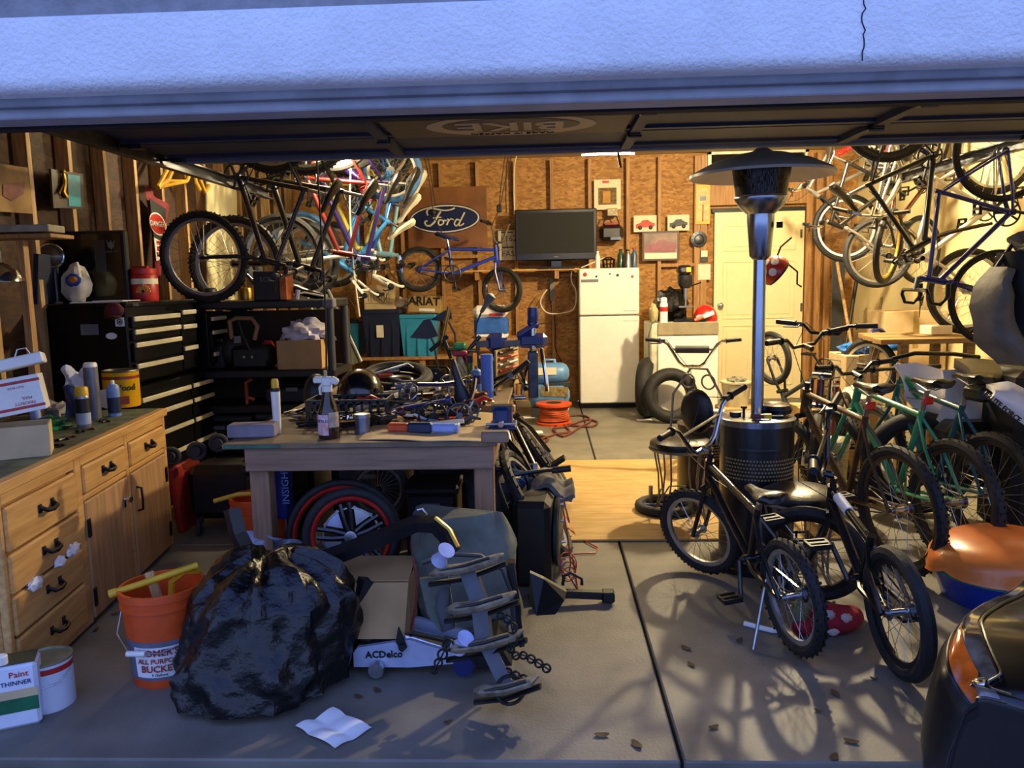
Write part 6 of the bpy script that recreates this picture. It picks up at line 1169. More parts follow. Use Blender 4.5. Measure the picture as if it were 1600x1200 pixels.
m=M(); m.rbox(c+V((0,0,.02)),(.24,.22,.04),.01); m.cyl(c+V((0,.06,.02)),c+V((0,.06,.50)),.03); obj('column',m,BLACKM,t); m=M(); m.lathe(c+V((0,0,.36)),(0,0,1),[(.05,0),(.08,.05),(.085,.14),(.07,.15)],20); m.rbox(c+V((-.01,0,.56)),(.15,.2,.10),.03); obj('head',m,DSTEEL,t); m=M(); m.cyl(c+V((0,-.03,.24)),c+V((0,-.03,.36)),.025); m.cyl(c+V((0,-.03,.16)),c+V((0,-.03,.24)),.012,n=10); obj('chuck',m,STEEL,t); m=M(); m.rbox(c+V((0,0,.16)),(.16,.16,.02),.004); obj('table',m,STEEL,t); m=M(); m.box(c+V((.02,-.105,.56)),(.05,.004,.05)); obj('label_patch',m,YEL,t); m=M(); m.cyl(c+V((.05,0,.38)),c+V((.17,-.02,.42)),.008,n=8); obj('feed_handle',m,IRON,t)
c=ft(1047,.35); m=M(); m.ell(c+V((0,0,.17)),(.18,.16,.19),jit=.5,seed=4,z0=-.85,nu=24,nv=14); ob=single('black_sack',m,MATS['bag_black'],'black plastic sack on the white chest behind the drill press','sack')
c=ft(1037,.06); t=thing('spray_can','tall white spray can with red print on the white chest','can',c); m=M(); m.lathe(c,(0,0,1),[(.042,0),(.042,.20),(.03,.225)],18); obj('body',m,WHITE,t); m=M(); m.lathe(c,(0,0,1),[(.043,.12),(.043,.17)],18); obj('band',m,RED,t); m=M(); m.lathe(c,(0,0,1),[(.034,.22),(.034,.26),(.025,.27)],14); obj('cap',m,WHITE,t)
c=ft(1102,.2); t=thing('red_hard_hat','red and white round helmet on the white chest','helmet',c); m=M(); m.ell(c+V((0,0,.03)),(.13,.13,.15),z0=-.2); obj('shell',m,mat('helmet_red','c8201c',.3,coat=.4),t); m=M(); m.rbox(c+V((-.06,-.10,.04)),(.12,.05,.07),.02); obj('white_patch',m,WHITE,t)
a=ft(1085,.02)+V((0,0,.02)); b=ft(1115,.02)+V((0,0,.10)); t=thing('trigger_tool','orange and white handled tool lying at the chest edge','tool',(a+b)/2-V((0,0,.06))); m=M(); m.tube([a,a.lerp(b,.5)],.02,8); obj('orange_end',m,ORANGE,t); m=M(); m.tube([a.lerp(b,.45),b],.025,8); obj('white_end',m,WHITE,t)
m=M(); c=ft(1078,.1); m.rbox(c+V((0,0,.02)),(.34,.1,.035),.01); single('black_tray',m,BLACKM,'flat black tray along the front edge of the white chest','tray')
m=M(); c=ft(1021,.1); m.ell(c+V((0,0,.10)),(.05,.06,.10),jit=.3,seed=6,z0=-.9); single('tan_glove',m,mat('glove_tan','b8a878',.8),'tan work glove standing at the corner of the white chest','glove')
# cooler, tubs and boxes by the back wall
def tub(label,px0,py0,px1,py1,Y,dep,mm,lidm,name='storage_tub'):
    a=P(px0,py0,Y);b=P(px1,py1,Y); w=b.x-a.x; h=a.z-b.z; c=V(((a.x+b.x)/2,Y+dep/2,b.z)); t=thing(name,label,'storage tub',c); m=M()
    n=4; k=.86; lo=[(-w/2*k,-dep/2*k),(w/2*k,-dep/2*k),(w/2*k,dep/2*k),(-w/2*k,dep/2*k)]; hi=[(-w/2,-dep/2),(w/2,-dep/2),(w/2,dep/2),(-w/2,dep/2)]
    vs=[c+V((x,y,0)) for x,y in lo]+[c+V((x,y,h*.9)) for x,y in hi]; m.add(vs,[(3,2,1,0),(4,5,6,7)]+[(i,(i+1)%4,4+(i+1)%4,4+i) for i in range(4)],False); obj('body',m,mm,t)
    m=M(); m.rbox(c+V((0,0,h*.95)),(w*1.04,dep*1.04,h*.10),.01); obj('lid',m,lidm,t); 
    for q in(-.3,0,.3): m=M(); m.box(c+V((w*q,-dep*.47,h*.45)),(.02,.02,h*.8)); obj('rib',m,mm,t)
    return t,c,w,h
NT=mat('tub_navy','1c2440',.4,var=.08); TT=mat('tub_teal','2f8cb4',.4,var=.06)
bz=P(600,560,9.0).z
# a low stand carries the tubs
a=P(520,560,9.0); b=P(800,560,9.0); t=thing('low_stand','low dark stand along the back wall carrying the tubs','stand',V(((a.x+b.x)/2,9.3,0))); m=M(); m.bb((a.x,9.0,a.z-.03),(b.x,9.8,a.z)); obj('top',m,STUD,t)
for x in(a.x+.05,(a.x+b.x)/2,b.x-.05):
    for y in(9.05,9.75): m=M(); m.bb((x-.03,y-.03,0),(x+.03,y+.03,a.z-.03)); obj('leg',m,STUD,t)
def tubz(*k): return tub(*k)
t,c,w,h=tubz('navy storage tub with pale label stacked under the open carton',566,484,627,559,9.05,.45,NT,NT); m=M(); m.box(c+V((.0-.02,-.225,h*.55)),(.08,.01,.14)); obj('label',m,CREAM,t); ztub=c.z+h
a=P(566,440,9.05);b=P(615,484,9.05); t=thing('cardboard_box','open carton with printed drawing on the navy tub','box',V(((a.x+b.x)/2,9.27,ztub))); w=b.x-a.x; hh=P(590,446,9.05).z-ztub
m=M(); m.rbox(((a.x+b.x)/2,9.27,ztub+hh/2),(w,.34,hh),.003); obj('body',m,CARDL,t); m=M(); m.prism([V((b.x,9.10,ztub+hh)),V((b.x,9.44,ztub+hh)),V((b.x-.03,9.44,ztub+hh+.17)),V((b.x-.12,9.2,ztub+hh+.17))],(.004,0,0)); obj('flap',m,CARD,t)
m=M(); cx=(a.x+b.x)/2
for i in range(9): m.box((cx-.12+.03*i,9.098,ztub+hh*.5),(.006,.002,hh*.34*(1+.3*math.sin(i*2))))
for z in(.25,.78): m.box((cx,9.098,ztub+hh*z),(.30,.002,.005))
obj('print_lines',m,mat('print_grey','6c5f42',.8),t,kind='stuff')
t,c,w,h=tubz('teal storage tub with open top beside the navy tub',624,492,682,558,9.05,.45,TT,TT); zt2=c.z+h
t,c,w,h=tubz('smaller teal storage tub half hidden behind the metal ramp',527,500,562,559,9.2,.4,TT,NT)
a=P(637,463,9.1);b=P(689,489,9.1); t=thing('boot_box','tan shoe box with large black lettering on the teal tub','box',V(((a.x+b.x)/2,9.2,zt2+.002))); rz=Matrix.Rotation(.06,3,'Y'); cc=V(((a.x+b.x)/2,9.2,zt2+.115)); m=M(); m.rbox(cc,(b.x-a.x,.2,.19),.003,rz); obj('body',m,mat('box_tan','a98a50',.7,var=.1),t); text('lettering','ARIAT',cc+V((0,-.103,.03)),rz@V((1,0,0)),(0,0,1),.13,BLACK,t,.002,bold=True); m=M(); m.box(cc+V((.03,-.102,-.065)),(.18,.002,.03),rz); obj('label',m,WHITE,t); m=M(); m.ring(cc+V((-.13,-.1,-.03)),(0,1,0),.06,.006,20,5,a0=0,a1=3); obj('logo_arc',m,BLACK,t)
a=P(627,470,9.3); m=M(); m.ell(a+V((0,0,-.03)),(.10,.08,.07),jit=.3,z0=-.6); single('cream_cap',m,CREAM,'cream helmet lying beside the shoe box','helmet')
m=M(); p=P(606,428,9.4); m.lathe(V((p.x,9.45,ztub+hh)),(0,0,1),[(.05,0),(.05,.10),(.02,.14),(.02,.16)],14); single('green_jar',m,mat('jar_green','2f5a3a',.3),'dark green jar standing behind the open carton','jar')
a=P(740,478,8.9);b=P(794,528,8.9); t=thing('cooler_box','white and blue picnic cooler under the small blue bicycle','cooler',V(((a.x+b.x)/2,9.05,b.z))); w=b.x-a.x;h=a.z-b.z; cc=V(((a.x+b.x)/2,9.05,b.z))
m=M(); m.rbox(cc+V((0,0,h*.36)),(w,.3,h*.55),.03); obj('blue_body',m,mat('cooler_blue','2f62b8',.4),t); m=M(); m.rbox(cc+V((-.01,0,h*.8)),(w*1.04,.32,h*.4),.05); obj('lid',m,WHITE,t); m=M(); m.rbox(cc+V((0,0,h*.06)),(w,.31,h*.12),.02); obj('base',m,WHITE,t); m=M(); m.rbox(cc+V((.06,-.165,h*.72)),(.15,.01,.03),.004); obj('latch',m,RED,t)
a2=cc; m=M(); m.bb((a.x-.05,8.85,cc.z-.025),(b.x+.1,9.3,cc.z)); 
t=thing('small_table','small wooden table under the picnic cooler','table',V((cc.x,9.05,0))); obj('top',m,STUD,t)
for x in(a.x,b.x+.05):
    for y in(8.9,9.25): m=M(); m.bb((x-.02,y-.02,0),(x+.02,y+.02,cc.z-.025)); obj('leg',m,STUD,t)
# ramp
t=thing('loading_ramp','grey perforated metal ramp leaning behind the black shelf','ramp',P(545,600,7.2)); q=[P(478,455,7.2),P(512,450,7.2),P(565,565,6.9),P(520,580,6.9)]
m=M(); m.prism(q,(0,.02,0)); r_=obj('plate',m,mat('ramp_grey','7f8272',.5,.5,var=.15),t)
for i in range(7):
    for j in range(2):
        p=q[0].lerp(q[3],(i+.6)/7.5).lerp(q[1].lerp(q[2],(i+.6)/7.5),.3+.4*j)+V((0,-.004,0)); m=M(); m.box(p,(.03,.006,.045)); obj('slot',m,BLACK,r_)
for e in((0,3),(1,2)): m=M(); m.tube([q[e[0]]+V((0,-.01,0)),q[e[1]]+V((0,-.01,0))],.014,6); obj('side_rail',m,ALU,r_)
# compressor
CB=mat('compressor_blue','5f92c9',.4,var=.08,coat=.2); t=thing('air_compressor','pale blue twin tank air compressor by the refrigerator','compressor',V((P(858,650,8.9).x,8.9,0)))
for (px0,px1,py,r) in((835,885,583,.115),(830,886,618,.135)):
    a=P(px0,py,8.8);b=P(px1,py,8.8); m=M(); m.lathe(a,(1,0,0),[(r*.3,-.03),(r*.8,.0),(r,.05),(r,(b-a).length-.05),(r*.8,(b-a).length),(r*.3,(b-a).length+.03)],28); obj('tank',m,CB,t)
a=P(848,575,8.68); m=M(); m.box(P(855,580,8.68),(.20,.004,.08)); obj('label_plate',m,CREAM,t); m=M(); m.tube([P(845,578,8.8),P(852,562,8.8),P(866,562,8.8),P(872,590,8.8)],.018,8); obj('handle',m,CB,t); m=M(); m.box(P(866,612,8.66),(.30,.004,.11),Matrix.Rotation(.05,3,'Y')); obj('worn_label',m,mat('label_worn','8f7d4e',.7,var=.3,sc=30),t)
m=M(); zb_=P(858,618,8.8).z-.13; m.box((P(858,640,8.8).x,8.8,zb_/2),(.40,.20,max(.02,zb_))); obj('foot',m,DGREY,t); m=M(); m.rbox(P(870,600,8.8)+V((0,0,.0)),(.3,.14,.06),.01); obj('saddle_block',m,DGREY,t)
# orange reel, hose, bits on floor
c=F(866,668)+V((0,.22,0)); t=thing('cord_reel','orange cord reel wound with orange cord on the concrete','cord reel',c)
for z in(.0,.20): m=M(); m.lathe(c+V((0,0,z)),(0,0,1),[(.19,0),(.19,.025),(.17,.028)],32); obj('flange',m,ORANGE,t)
m=M(); m.lathe(c+V((0,0,.228)),(0,0,1),[(.085,0),(.06,.004)],20); obj('hole',m,BLACK,t); m=M()
pts=[c+V(((.15+.012*math.sin(i*.9))*math.cos(i*.42),(.15+.012*math.sin(i*.9))*math.sin(i*.42),.035+.155*(i/120))) for i in range(121)]; m.tube(pts,.011,6); obj('cord',m,mat('cord_orange','c2562a',.6),t)
HOSE=mat('hose_maroon','6a3028',.5); sp=[(868,668),(890,652),(915,652),(922,660),(905,670),(880,684),(865,672),(885,668),(915,658),(933,661),(925,668),(895,667),(880,664),(890,676),(870,680),(845,688),(825,690),(840,683),(856,687),(845,697),(828,696)]
q=[F(x,y)+V((0,0,.012)) for x,y in sp]; out=[]
for i in range(len(q)-1):
    for j in range(5): f=j/5; p0=q[max(i-1,0)];p1=q[i];p2=q[i+1];p3=q[min(i+2,len(q)-1)]; out.append(.5*((2*p1)+(p2-p0)*f+(2*p0-5*p1+4*p2-p3)*f*f+(3*p1-p0-3*p2+p3)*f**3))
m=M(); m.tube(out,.012,8); single('air_hose',m,HOSE,'maroon air hose looping over the concrete by the orange reel','hose')
for px0,px1,py,lb in((813,848,676,'white paper slip lying beside the maroon hose'),(818,835,652,'small white paper scrap lying near the orange reel')):
    a=F(px0,py);b=F(px1,py); m=M(); m.box((a+b)/2+V((0,0,.004)),((b-a).length,.14,.003),rotz(.1)); single('paper_scrap',m,PAPER,lb,'paper')
a=F(1000,657); m=M(); m.box(a+V((.05,0,.004)),(.16,.10,.003),rotz(.1)); single('paper_scrap',m,PAPER,'white paper scrap on the concrete in front of the refrigerator','paper')
c=F(884,643); m=M(); m.ell(c+V((0,0,.04)),(.04,.04,.05),z0=-.8); single('white_cap',m,WHITE,'round white cap lying between the orange reel and refrigerator','cap')
# cables and ropes
def cable(label,pts,Y,r,mm,name='cable',cat='cable'):
    q=[P(x,y,Y) for x,y in pts]; out=[]
    for i in range(len(q)-1):
        for j in range(5): f=j/5; p0=q[max(i-1,0)];p1=q[i];p2=q[i+1];p3=q[min(i+2,len(q)-1)]; out.append(.5*((2*p1)+(p2-p0)*f+(2*p0-5*p1+4*p2-p3)*f*f+(3*p1-p0-3*p2+p3)*f**3))
    out.append(q[-1]); m=M(); m.tube(out,r,6); return single(name,m,mm,label,cat)
cable('white cable hanging below the television shelf to the refrigerator',[(893,424),(893,440),(900,455),(898,480),(885,488),(860,490),(848,482),(845,468),(855,452)],9.7,.008,CREAM)
cable('brown cable hanging from the outlet strip down the back wall',[(858,455),(848,470),(838,490),(836,520),(842,550),(850,580)],9.82,.006,mat('cable_brown','5a3f24',.6)); cable('dark cable on the back wall beside the brown one',[(866,490),(868,515),(868,545),(880,570)],9.82,.006,IRON)
m=M(); a=P(862,452,YW); m.rbox(a,(.05,.03,.28),.005); single('outlet_strip',m,GREY,'grey outlet strip fixed upright below the television shelf','outlet strip')
RO=mat('rope_dark','3a2c1c',.8)
cable('dark rope from the ceiling to the seat of the small blue bicycle',[(662,240),(672,290),(678,335),(692,368)],8.85,.006,RO,'rope','rope'); cable('second dark rope from the ceiling behind the oval sign',[(668,240),(680,320)],9.3,.006,RO,'rope','rope')
c1=P(780,326,8.85); cable('dark rope pair from the ceiling down to the black pulley block',[(790,240),(783,290),(780,322)],8.85,.006,RO,'rope','rope'); cable('rope from the pulley block to the bar of the small blue bicycle',[(800,240),(788,290),(780,326),(768,352)],8.87,.006,RO,'rope','rope')
m=M(); m.rbox(c1,(.055,.04,.085),.01); single('pulley_block',m,BLACK,'black pulley block on the rope above the small blue bicycle','pulley')
cable('pale rope hanging in front of the blue bicycles',[(548,262),(547,330),(553,420),(562,495)],6.9,.007,CREAM,'rope','rope'); cable('thin black cable hanging in front of the black shelf',[(495,250),(500,330),(505,420),(509,500),(510,590)],5.1,.006,BLACK,'rope','rope'); cable('dark rope hanging from the open door by the tube lamp',[(966,215),(966,240),(970,262)],5.6,.01,IRON,'rope','rope')
cable('cream cable running down the stud left of the television',[(808,240),(804,260),(803,300),(804,328)],9.8,.006,CREAM)
# ================= heater and things around it =================
HB=mat('heater_black','121216',.32,var=.06,coat=.35); HS=mat('heater_steel','a9b3c4',.22,1,var=.04)
hc=F(1183,900)+V((0,.18,0)); Yh=hc.y; hx=P(1183,640,Yh).x; lean=(P(1188,330,Yh).x-hx)
t=thing('patio_heater','tall steel patio heater with wide dome and black tank cover','patio heater',V((hx,Yh,0))); c=V((hx,Yh,0))
zl=P(1183,650,Yh).z; zt=P(1188,236,Yh).z; zn=P(1188,335,Yh).z; r0=(P(1240,700,Yh).x-P(1127,700,Yh).x)/2; rd=(P(1300,262,Yh).x-P(1077,262,Yh).x)/2
m=M(); m.lathe(c,(0,0,1),[(r0*1.18,0),(r0*1.22,.03),(r0*1.05,.05),(r0*1.0,.06)],40); obj('base',m,HB,t)
m=M(); m.lathe(c,(0,0,1),[(r0,.06),(r0,zl-.03)],40,False,False); obj('tank_cover',m,HB,t); m=M(); m.lathe(c,(0,0,1),[(r0*1.01,zl-.16),(r0*1.015,zl-.15),(r0*1.01,zl-.14)],40,False,False); obj('seam',m,HB,t)
m=M(); m.lathe(c,(0,0,1),[(r0*1.03,zl-.035),(r0*1.04,zl-.005),(r0*1.0,zl),(.05,zl+.004)],40); obj('shelf_plate',m,HS,t)
def perf(cyl_c,r,z0,rows,a0,a1,cols,par,mm,s=.007):
    m=M()
    for j in range(rows):
        for i in range(cols):
            a=a0+(a1-a0)*(i+.5*(j%2))/cols; p=cyl_c+V((math.cos(a)*r,math.sin(a)*r,z0-j*.019)); m.box(p,(.0035,s,s),rotz(a))
    return obj('perforations',m,mm,par,kind='stuff')
perf(c,r0*1.004,zl-.20,6,-2.75,-.5,26,t,mat('vent_glow','a58a58',.6),.008)
m=M(); m.cyl(c+V((0,0,zl)),V((hx+lean*.0,Yh,P(1188,400,Yh).z+.01)),.031,n=20); obj('pole',m,HS,t)
zk=P(1188,400,Yh).z
m=M(); m.lathe(c,(0,0,1),[(.033,zk-.02),(.052,zk),(.066,zn-.03),(.066,zn)],24); obj('gas_head',m,HS,t)
m=M(); p=V((hx+.07,Yh-.03,P(1205,352,Yh).z)); m.lathe(p,(1,-.3,0),[(.016,0),(.016,.03)],14); obj('knob',m,BLACK,t)
zb=P(1188,308,Yh).z; ze=P(1188,268,Yh).z; zw=P(1188,255,Yh).z
m=M(); m.lathe(c,(0,0,1),[(.066,zn),(.10,zn+.03),(.125,zb-.02),(.130,zb-.005),(.127,zb+.004),(.115,zb+.012)],32,False,False); obj('burner_bowl',m,HS,t)
m=M()
m.lathe(c,(0,0,1),[(.124,zb+.006),(.14,ze),(.156,zw+.03)],32,False,False); obj('burner_mesh',m,mat('mesh_dark','4a4642',.35,.85,var=.5,sc=60,stretch=(4,4,.4)),t)
m=M(); m.lathe(c,(0,0,1),[(.03,zt+.012),(.05,zt-.004),(rd*.35,zt-.018),(rd*.7,zt-.055),(rd*.95,zt-.098),(rd,zt-.112),(rd*1.0,zt-.125),(rd*.93,zt-.112),(rd*.7,zt-.075),(rd*.3,zt-.035)],48); obj('reflector_dome',m,mat('dome_alu','c2bcae',.4,.15,var=.04),t)
m=M()
for i in range(3): a=2*math.pi*i/3+.5; m.cyl(c+V((.14*math.cos(a),.14*math.sin(a),zw+.01)),c+V((.15*math.cos(a),.15*math.sin(a),zt-.03)),.006,n=6)
obj('standoff',m,HS,t)
# things on the heater shelf
zz=zl+.004
for i,(dx,dy,nm) in enumerate(((.10,.02,'x'),)):
    cc=c+V((dx,dy,zz)); t=thing('tape_roll','shiny black tape roll lying on the heater shelf','tape',cc); m=M(); m.ring(cc+V((0,0,.03)),(0,0,1),.055,.03,28,8,1); obj('roll',m,BLACKM,t); m=M(); m.ring(cc+V((0,0,.03)),(0,0,1),.028,.006,20,6,4); obj('core',m,CARD,t)
cc=c+V((-.11,.0,zz)); m=M(); m.lathe(cc,(0,0,1),[(.03,0),(.03,.02),(.01,.022)],18); single('round_puck',m,BLACK,'flat black round puck on the heater shelf','puck')
a=c+V((-.06,-.12,zz+.014)); b=c+V((.10,-.11,zz+.014)); t=thing('screwdriver','screwdriver with red and yellow handle on the heater shelf','screwdriver',(a+b)/2-V((0,0,.014))); m=M(); m.tube([a,a.lerp(b,.4)],.013,8); obj('handle',m,mat('handle_brown','6a2a1a',.4),t); m=M(); m.tube([a.lerp(b,.38),a.lerp(b,.62)],.014,8); obj('collar',m,YEL,t); m=M(); m.tube([a.lerp(b,.6),b],.004,6); obj('shaft',m,STEEL,t)
m=M(); cc=c+V((-.08,-.05,zz)); m.cyl(cc,cc+V((0,0,.05)),.007,n=8); m.rbox(cc+V((0,0,.05)),(.03,.02,.012),.003); single('bolt_tool',m,IRON,'small dark bolt standing on the heater shelf','bolt')
# second black cylinder
cb_=F(1100,790)+V((.02,.16,0)); r1=.17; t=thing('heater_base','shorter black perforated tank cover behind the patio heater','heater base',cb_); zc_=P(1100,660,cb_.y).z
m=M(); m.lathe(cb_,(0,0,1),[(r1*1.08,0),(r1*1.08,.03),(r1,.035),(r1,zc_)],36,True,False); obj('tank_cover',m,HB,t); m=M(); m.lathe(cb_,(0,0,1),[(r1*1.0,zc_-.005),(r1*1.02,zc_),(.0,zc_+.002)],36); obj('top_plate',m,HB,t); perf(cb_,r1*1.004,zc_-.12,6,-2.0,-.6,14,t,MATS['vent_glow'],.009)
m=M(); m.cyl(cb_+V((r1*.74,-r1*.7,.05)),cb_+V((r1*.74,-r1*.7,zc_)),.004,n=6); obj('edge_seam',m,STEEL,t)
for i,(dx,dy,mm) in enumerate(((.03,.0,CREAM),(-.05,.02,CARD),(.10,-.02,PAPER))): m=M(); m.rbox(cb_+V((dx,dy,zc_+.045)),(.09,.07,.085),.006,rotz(i*.5+.2)); single('small_box',m,mm,['small cream box on the black tank cover','small brown box on the black tank cover','small white box on the black tank cover'][i],'box')
# wire chairs
WIRE=mat('chair_wire','8f8672',.4,.6,var=.15)
def stool(label,c,h,r,backdir=None):
    t=thing('wire_chair',label,'chair',c)
    m=M(); m.lathe(c,(0,0,1),[(r*.97,h-.045),(r,h-.03),(r*.98,h-.005),(r*.8,h+.012),(r*.4,h+.020),(.0,h+.022)],36); obj('seat',m,LEATHER,t)
    m=M(); m.ring(c+V((0,0,h-.05)),(0,0,1),r*.98,.010,36,6); obj('seat_ring',m,WIRE,t)
    for i in range(4):
        a=math.pi/4+i*math.pi/2; d=V((math.cos(a),math.sin(a),0)); n=V((-d.y,d.x,0)); m=M()
        for q in(-1,1): m.tube([c+d*r*.9+n*(q*.05)+V((0,0,h-.05)),c+d*r*.75+n*(q*.035)+V((0,0,h*.55)),c+d*r*.78+n*(q*.02)+V((0,0,h*.25)),c+d*r*1.05+V((0,0,.008))],.006,6)
        obj('leg',m,WIRE,t)
    m=M()
    for i in range(4):
        a0=math.pi/4+i*math.pi/2; p0=c+V((math.cos(a0)*r*.95,math.sin(a0)*r*.95,.06)); a1=a0+math.pi/2; p1=c+V((math.cos(a1)*r*.95,math.sin(a1)*r*.95,.06)); am=(a0+a1)/2; pm=c+V((math.cos(am)*r*.55,math.sin(am)*r*.55,h*.38)); m.tube([p0,p0.lerp(pm,.6)+V((0,0,.05)),pm,p1.lerp(pm,.6)+V((0,0,.05)),p1],.005,6)
    obj('brace_hoops',m,WIRE,t)
    if backdir is not None:
        b=V(backdir).normalized(); n=V((-b.y,b.x,0)); m=M(); m.tube([c+b*r*.8+n*r*.85+V((0,0,h-.04)),c+b*r*1.1+n*r*.9+V((0,0,h+.25)),c+b*r*1.2+n*r*.3+V((0,0,h+.42)),c+b*r*1.2-n*r*.3+V((0,0,h+.42)),c+b*r*1.1-n*r*.9+V((0,0,h+.25)),c+b*r*.8-n*r*.85+V((0,0,h-.04))],.008,8)
        for q in(-1,1): m.ring(c+b*r*1.15+n*(q*.07)+V((0,0,h+.34)),(b.x,b.y,.1),.045,.006,20,6)
        obj('back_hoop',m,WIRE,t); m=M(); rot=basis(n,b,V((0,0,1))); m.ell(c+b*r*1.08+V((0,0,h+.15)),(.115,.035,.145),rot); obj('back_pad',m,LEATHER,t)
    return t
stool('wire chair with round black leather seat beside the patio heater',V((P(1252,768,3.70).x,3.72,0)),P(1252,768,3.70).z,.175)
pc=F(1040,760); stool('wire chair with oval black back pad behind the black bicycle handlebar',V((P(1055,690,4.75).x+.05,4.85,0)),P(1055,690,4.8).z,.19,(.62,.78,0))
# tyres by the freezer
c=F(1050,655); cc=V((P(1050,622,8.2).x,8.3,.29)); t=thing('car_tyre','worn black tyre leaning against the white chest','tyre',V((cc.x,8.3,0))); m=M(); m.ring(cc,(.05,-1,.15),.225,.065,48,10,1.2); obj('carcass',m,RUB,t); m=M(); m.ring(cc+V((0,-.02,0)),(.05,-1,.15),.178,.02,40,6); obj('bead',m,RUBG,t)
cc=V((P(1012,620,8.6).x,8.66,.33)); t=thing('car_tyre','black tyre standing sideways between refrigerator and white chest','tyre',V((cc.x,8.66,0))); m=M(); m.ring(cc,(1,-.3,0),.25,.08,48,10,1.1); obj('carcass',m,RUB,t); text('lettering','Dynaride',cc+V((.0,-.31,.0)),(0,0,1),(-1,0,0),.07,PAPER,t,.004)
c=F(1150,640); c=V((P(1150,625,7.6).x,7.6,0)); t=thing('clear_tub','clear plastic tub with scraps standing on a crate by the white door','tub',c+V((0,0,.28))); m=M(); m.lathe(c+V((0,0,.28)),(0,0,1),[(.11,0),(.14,.22),(.15,.225),(.15,.24)],24); obj('body',m,mat('tub_clear','cfc49c',.3,var=.15),t); m=M(); m.ell(c+V((0,0,.52)),(.09,.09,.04),jit=.6); obj('scraps',m,mat('scraps_grey','8a8676',.7,var=.4,sc=30),t)
m=M(); m.rbox(c+V((0,0,.14)),(.34,.3,.28),.01); single('brown_crate',m,CARD,'plain brown box under the clear plastic tub','box')
# loose wheel and pedals on the plywood
c=F(1040,800)+V((0,0,.03+.014)); t=thing('loose_wheel','small black wheel lying flat on the plywood sheet','wheel',c-V((0,0,.03))); m=M(); m.ring(c,(0,0,1),.17,.03,40,10); obj('tyre',m,RUB,t); m=M(); m.ring(c,(0,0,1),.137,.011,36,6); r_=obj('rim',m,BLACKM,t)
for i in range(3): a=2*math.pi*i/3+.9; m=M(); m.tube([c,c+V((math.cos(a)*.13,math.sin(a)*.13,0))],.012,8); obj('mag_spoke',m,DSTEEL,r_)
for x_,y_,h_ in((-.09,.05,.12),(.05,-.06,.08)): m=M(); m.cyl(c+V((x_,y_,0)),c+V((x_,y_,h_)),.014,n=10); obj('peg',m,STEEL,t)
c=F(1250,890); t=thing('milk_crate','small black plastic grid crate on the floor behind the black bicycle','crate',c+V((0,.1,0))); 
c=c+V((0,.1,0))
for (dx,dy,sx,sy) in((0,-.07,.18,.008),(0,.07,.18,.008),(-.09,0,.008,.14),(.09,0,.008,.14)):
    m=M()
    for z in(.01,.055,.10,.145): m.box(c+V((dx,dy,z)),(sx,sy,.012))
    for i in range(4): q=i/3-.5; m.box(c+V((dx+(q*sx if sx>.1 else 0),dy+(q*sy if sy>.1 else 0),.078)),(.012 if sx>.1 else sx,.012 if sy>.1 else sy,.15))
    obj('side',m,BLACK,t)
m=M(); m.box(c+V((0,0,.004)),(.18,.14,.008)); obj('bottom',m,BLACK,t)
# red spotted helmets
RS=mat('spot_red','b8261c',.35,coat=.3)
c=P(1212,424,5.4); HP=c.copy(); t=thing('spotted_helmet','red child helmet with white spots hung by its strap','helmet',c-V((0,0,.11))); rot=Matrix.Rotation(-.9,3,'Y'); m=M(); m.ell(c,(.105,.10,.11),rot,z0=-.15); obj('shell',m,RS,t)
for a,b in((-1.9,.3),(-1.2,.6),(-2.4,.7),(-1.6,1.1)): d=rot@V((math.cos(a)*math.cos(b)*.105,math.sin(a)*math.cos(b)*.10,math.sin(b)*.11)); m=M(); m.lathe(c+d*.97,d,[(.026,0),(.025,.006),(.015,.009)],16); obj('spot',m,WHITE,t)
m=M(); m.lathe(c,rot@V((0,0,1)),[(.095,-.03),(.098,-.012)],24); obj('liner',m,BLACK,t); m=M(); p=c+rot@V((.08,-.03,-.03)); m.tube([p,p+V((.06,0,-.05)),p+V((.06,0,-.13)),p+V((.09,0,-.15))],.006,6); m.tube([c+V((0,0,.08)),c+V((.03,0,.16)),c+V((.10,.0,.22))],.006,6); obj('strap',m,BLACK,t)
c=F(1308,1004)+V((.0,.1,0)); t=thing('spotted_toy','red plush toy with white spots on the floor between two bicycles','toy',c); m=M(); m.ell(c+V((.02,0,.06)),(.12,.07,.06)); m.ell(c+V((-.12,-.02,.04)),(.05,.05,.04)); m.ell(c+V((.10,.04,.05)),(.06,.05,.05)); obj('body',m,mat('plush_red','a3182a',.85,var=.15,sc=40),t)
for dx,dz in((-.02,.10),(.05,.085),(.0,.03),(-.06,.09)): m=M(); m.ell(c+V((dx,-.055,dz)),(.025,.014,.02),jit=.3); obj('spot',m,mat('spot_pink','d8c0b8',.8),t)
c=F(1262,1000)+V((0,.06,0)); m=M(); m.tube([c+V((-.03,0,.03)),c+V((-.01,.0,.12)),c+V((.03,0,.15))],.035,10,rs=[.03,.04,.02]); single('green_leaf',m,mat('leaf_olive','6d7048',.6),'olive green plush leaf beside the red spotted toy','toy')
q=[F(*z)+V((0,0,.012)) for z in((1163,978),(1185,984),(1205,989),(1222,990))]; m=M(); m.tube(q,.011,8); single('white_hose',m,PAPER,'short white plastic hose on the concrete by the kickstand','hose')
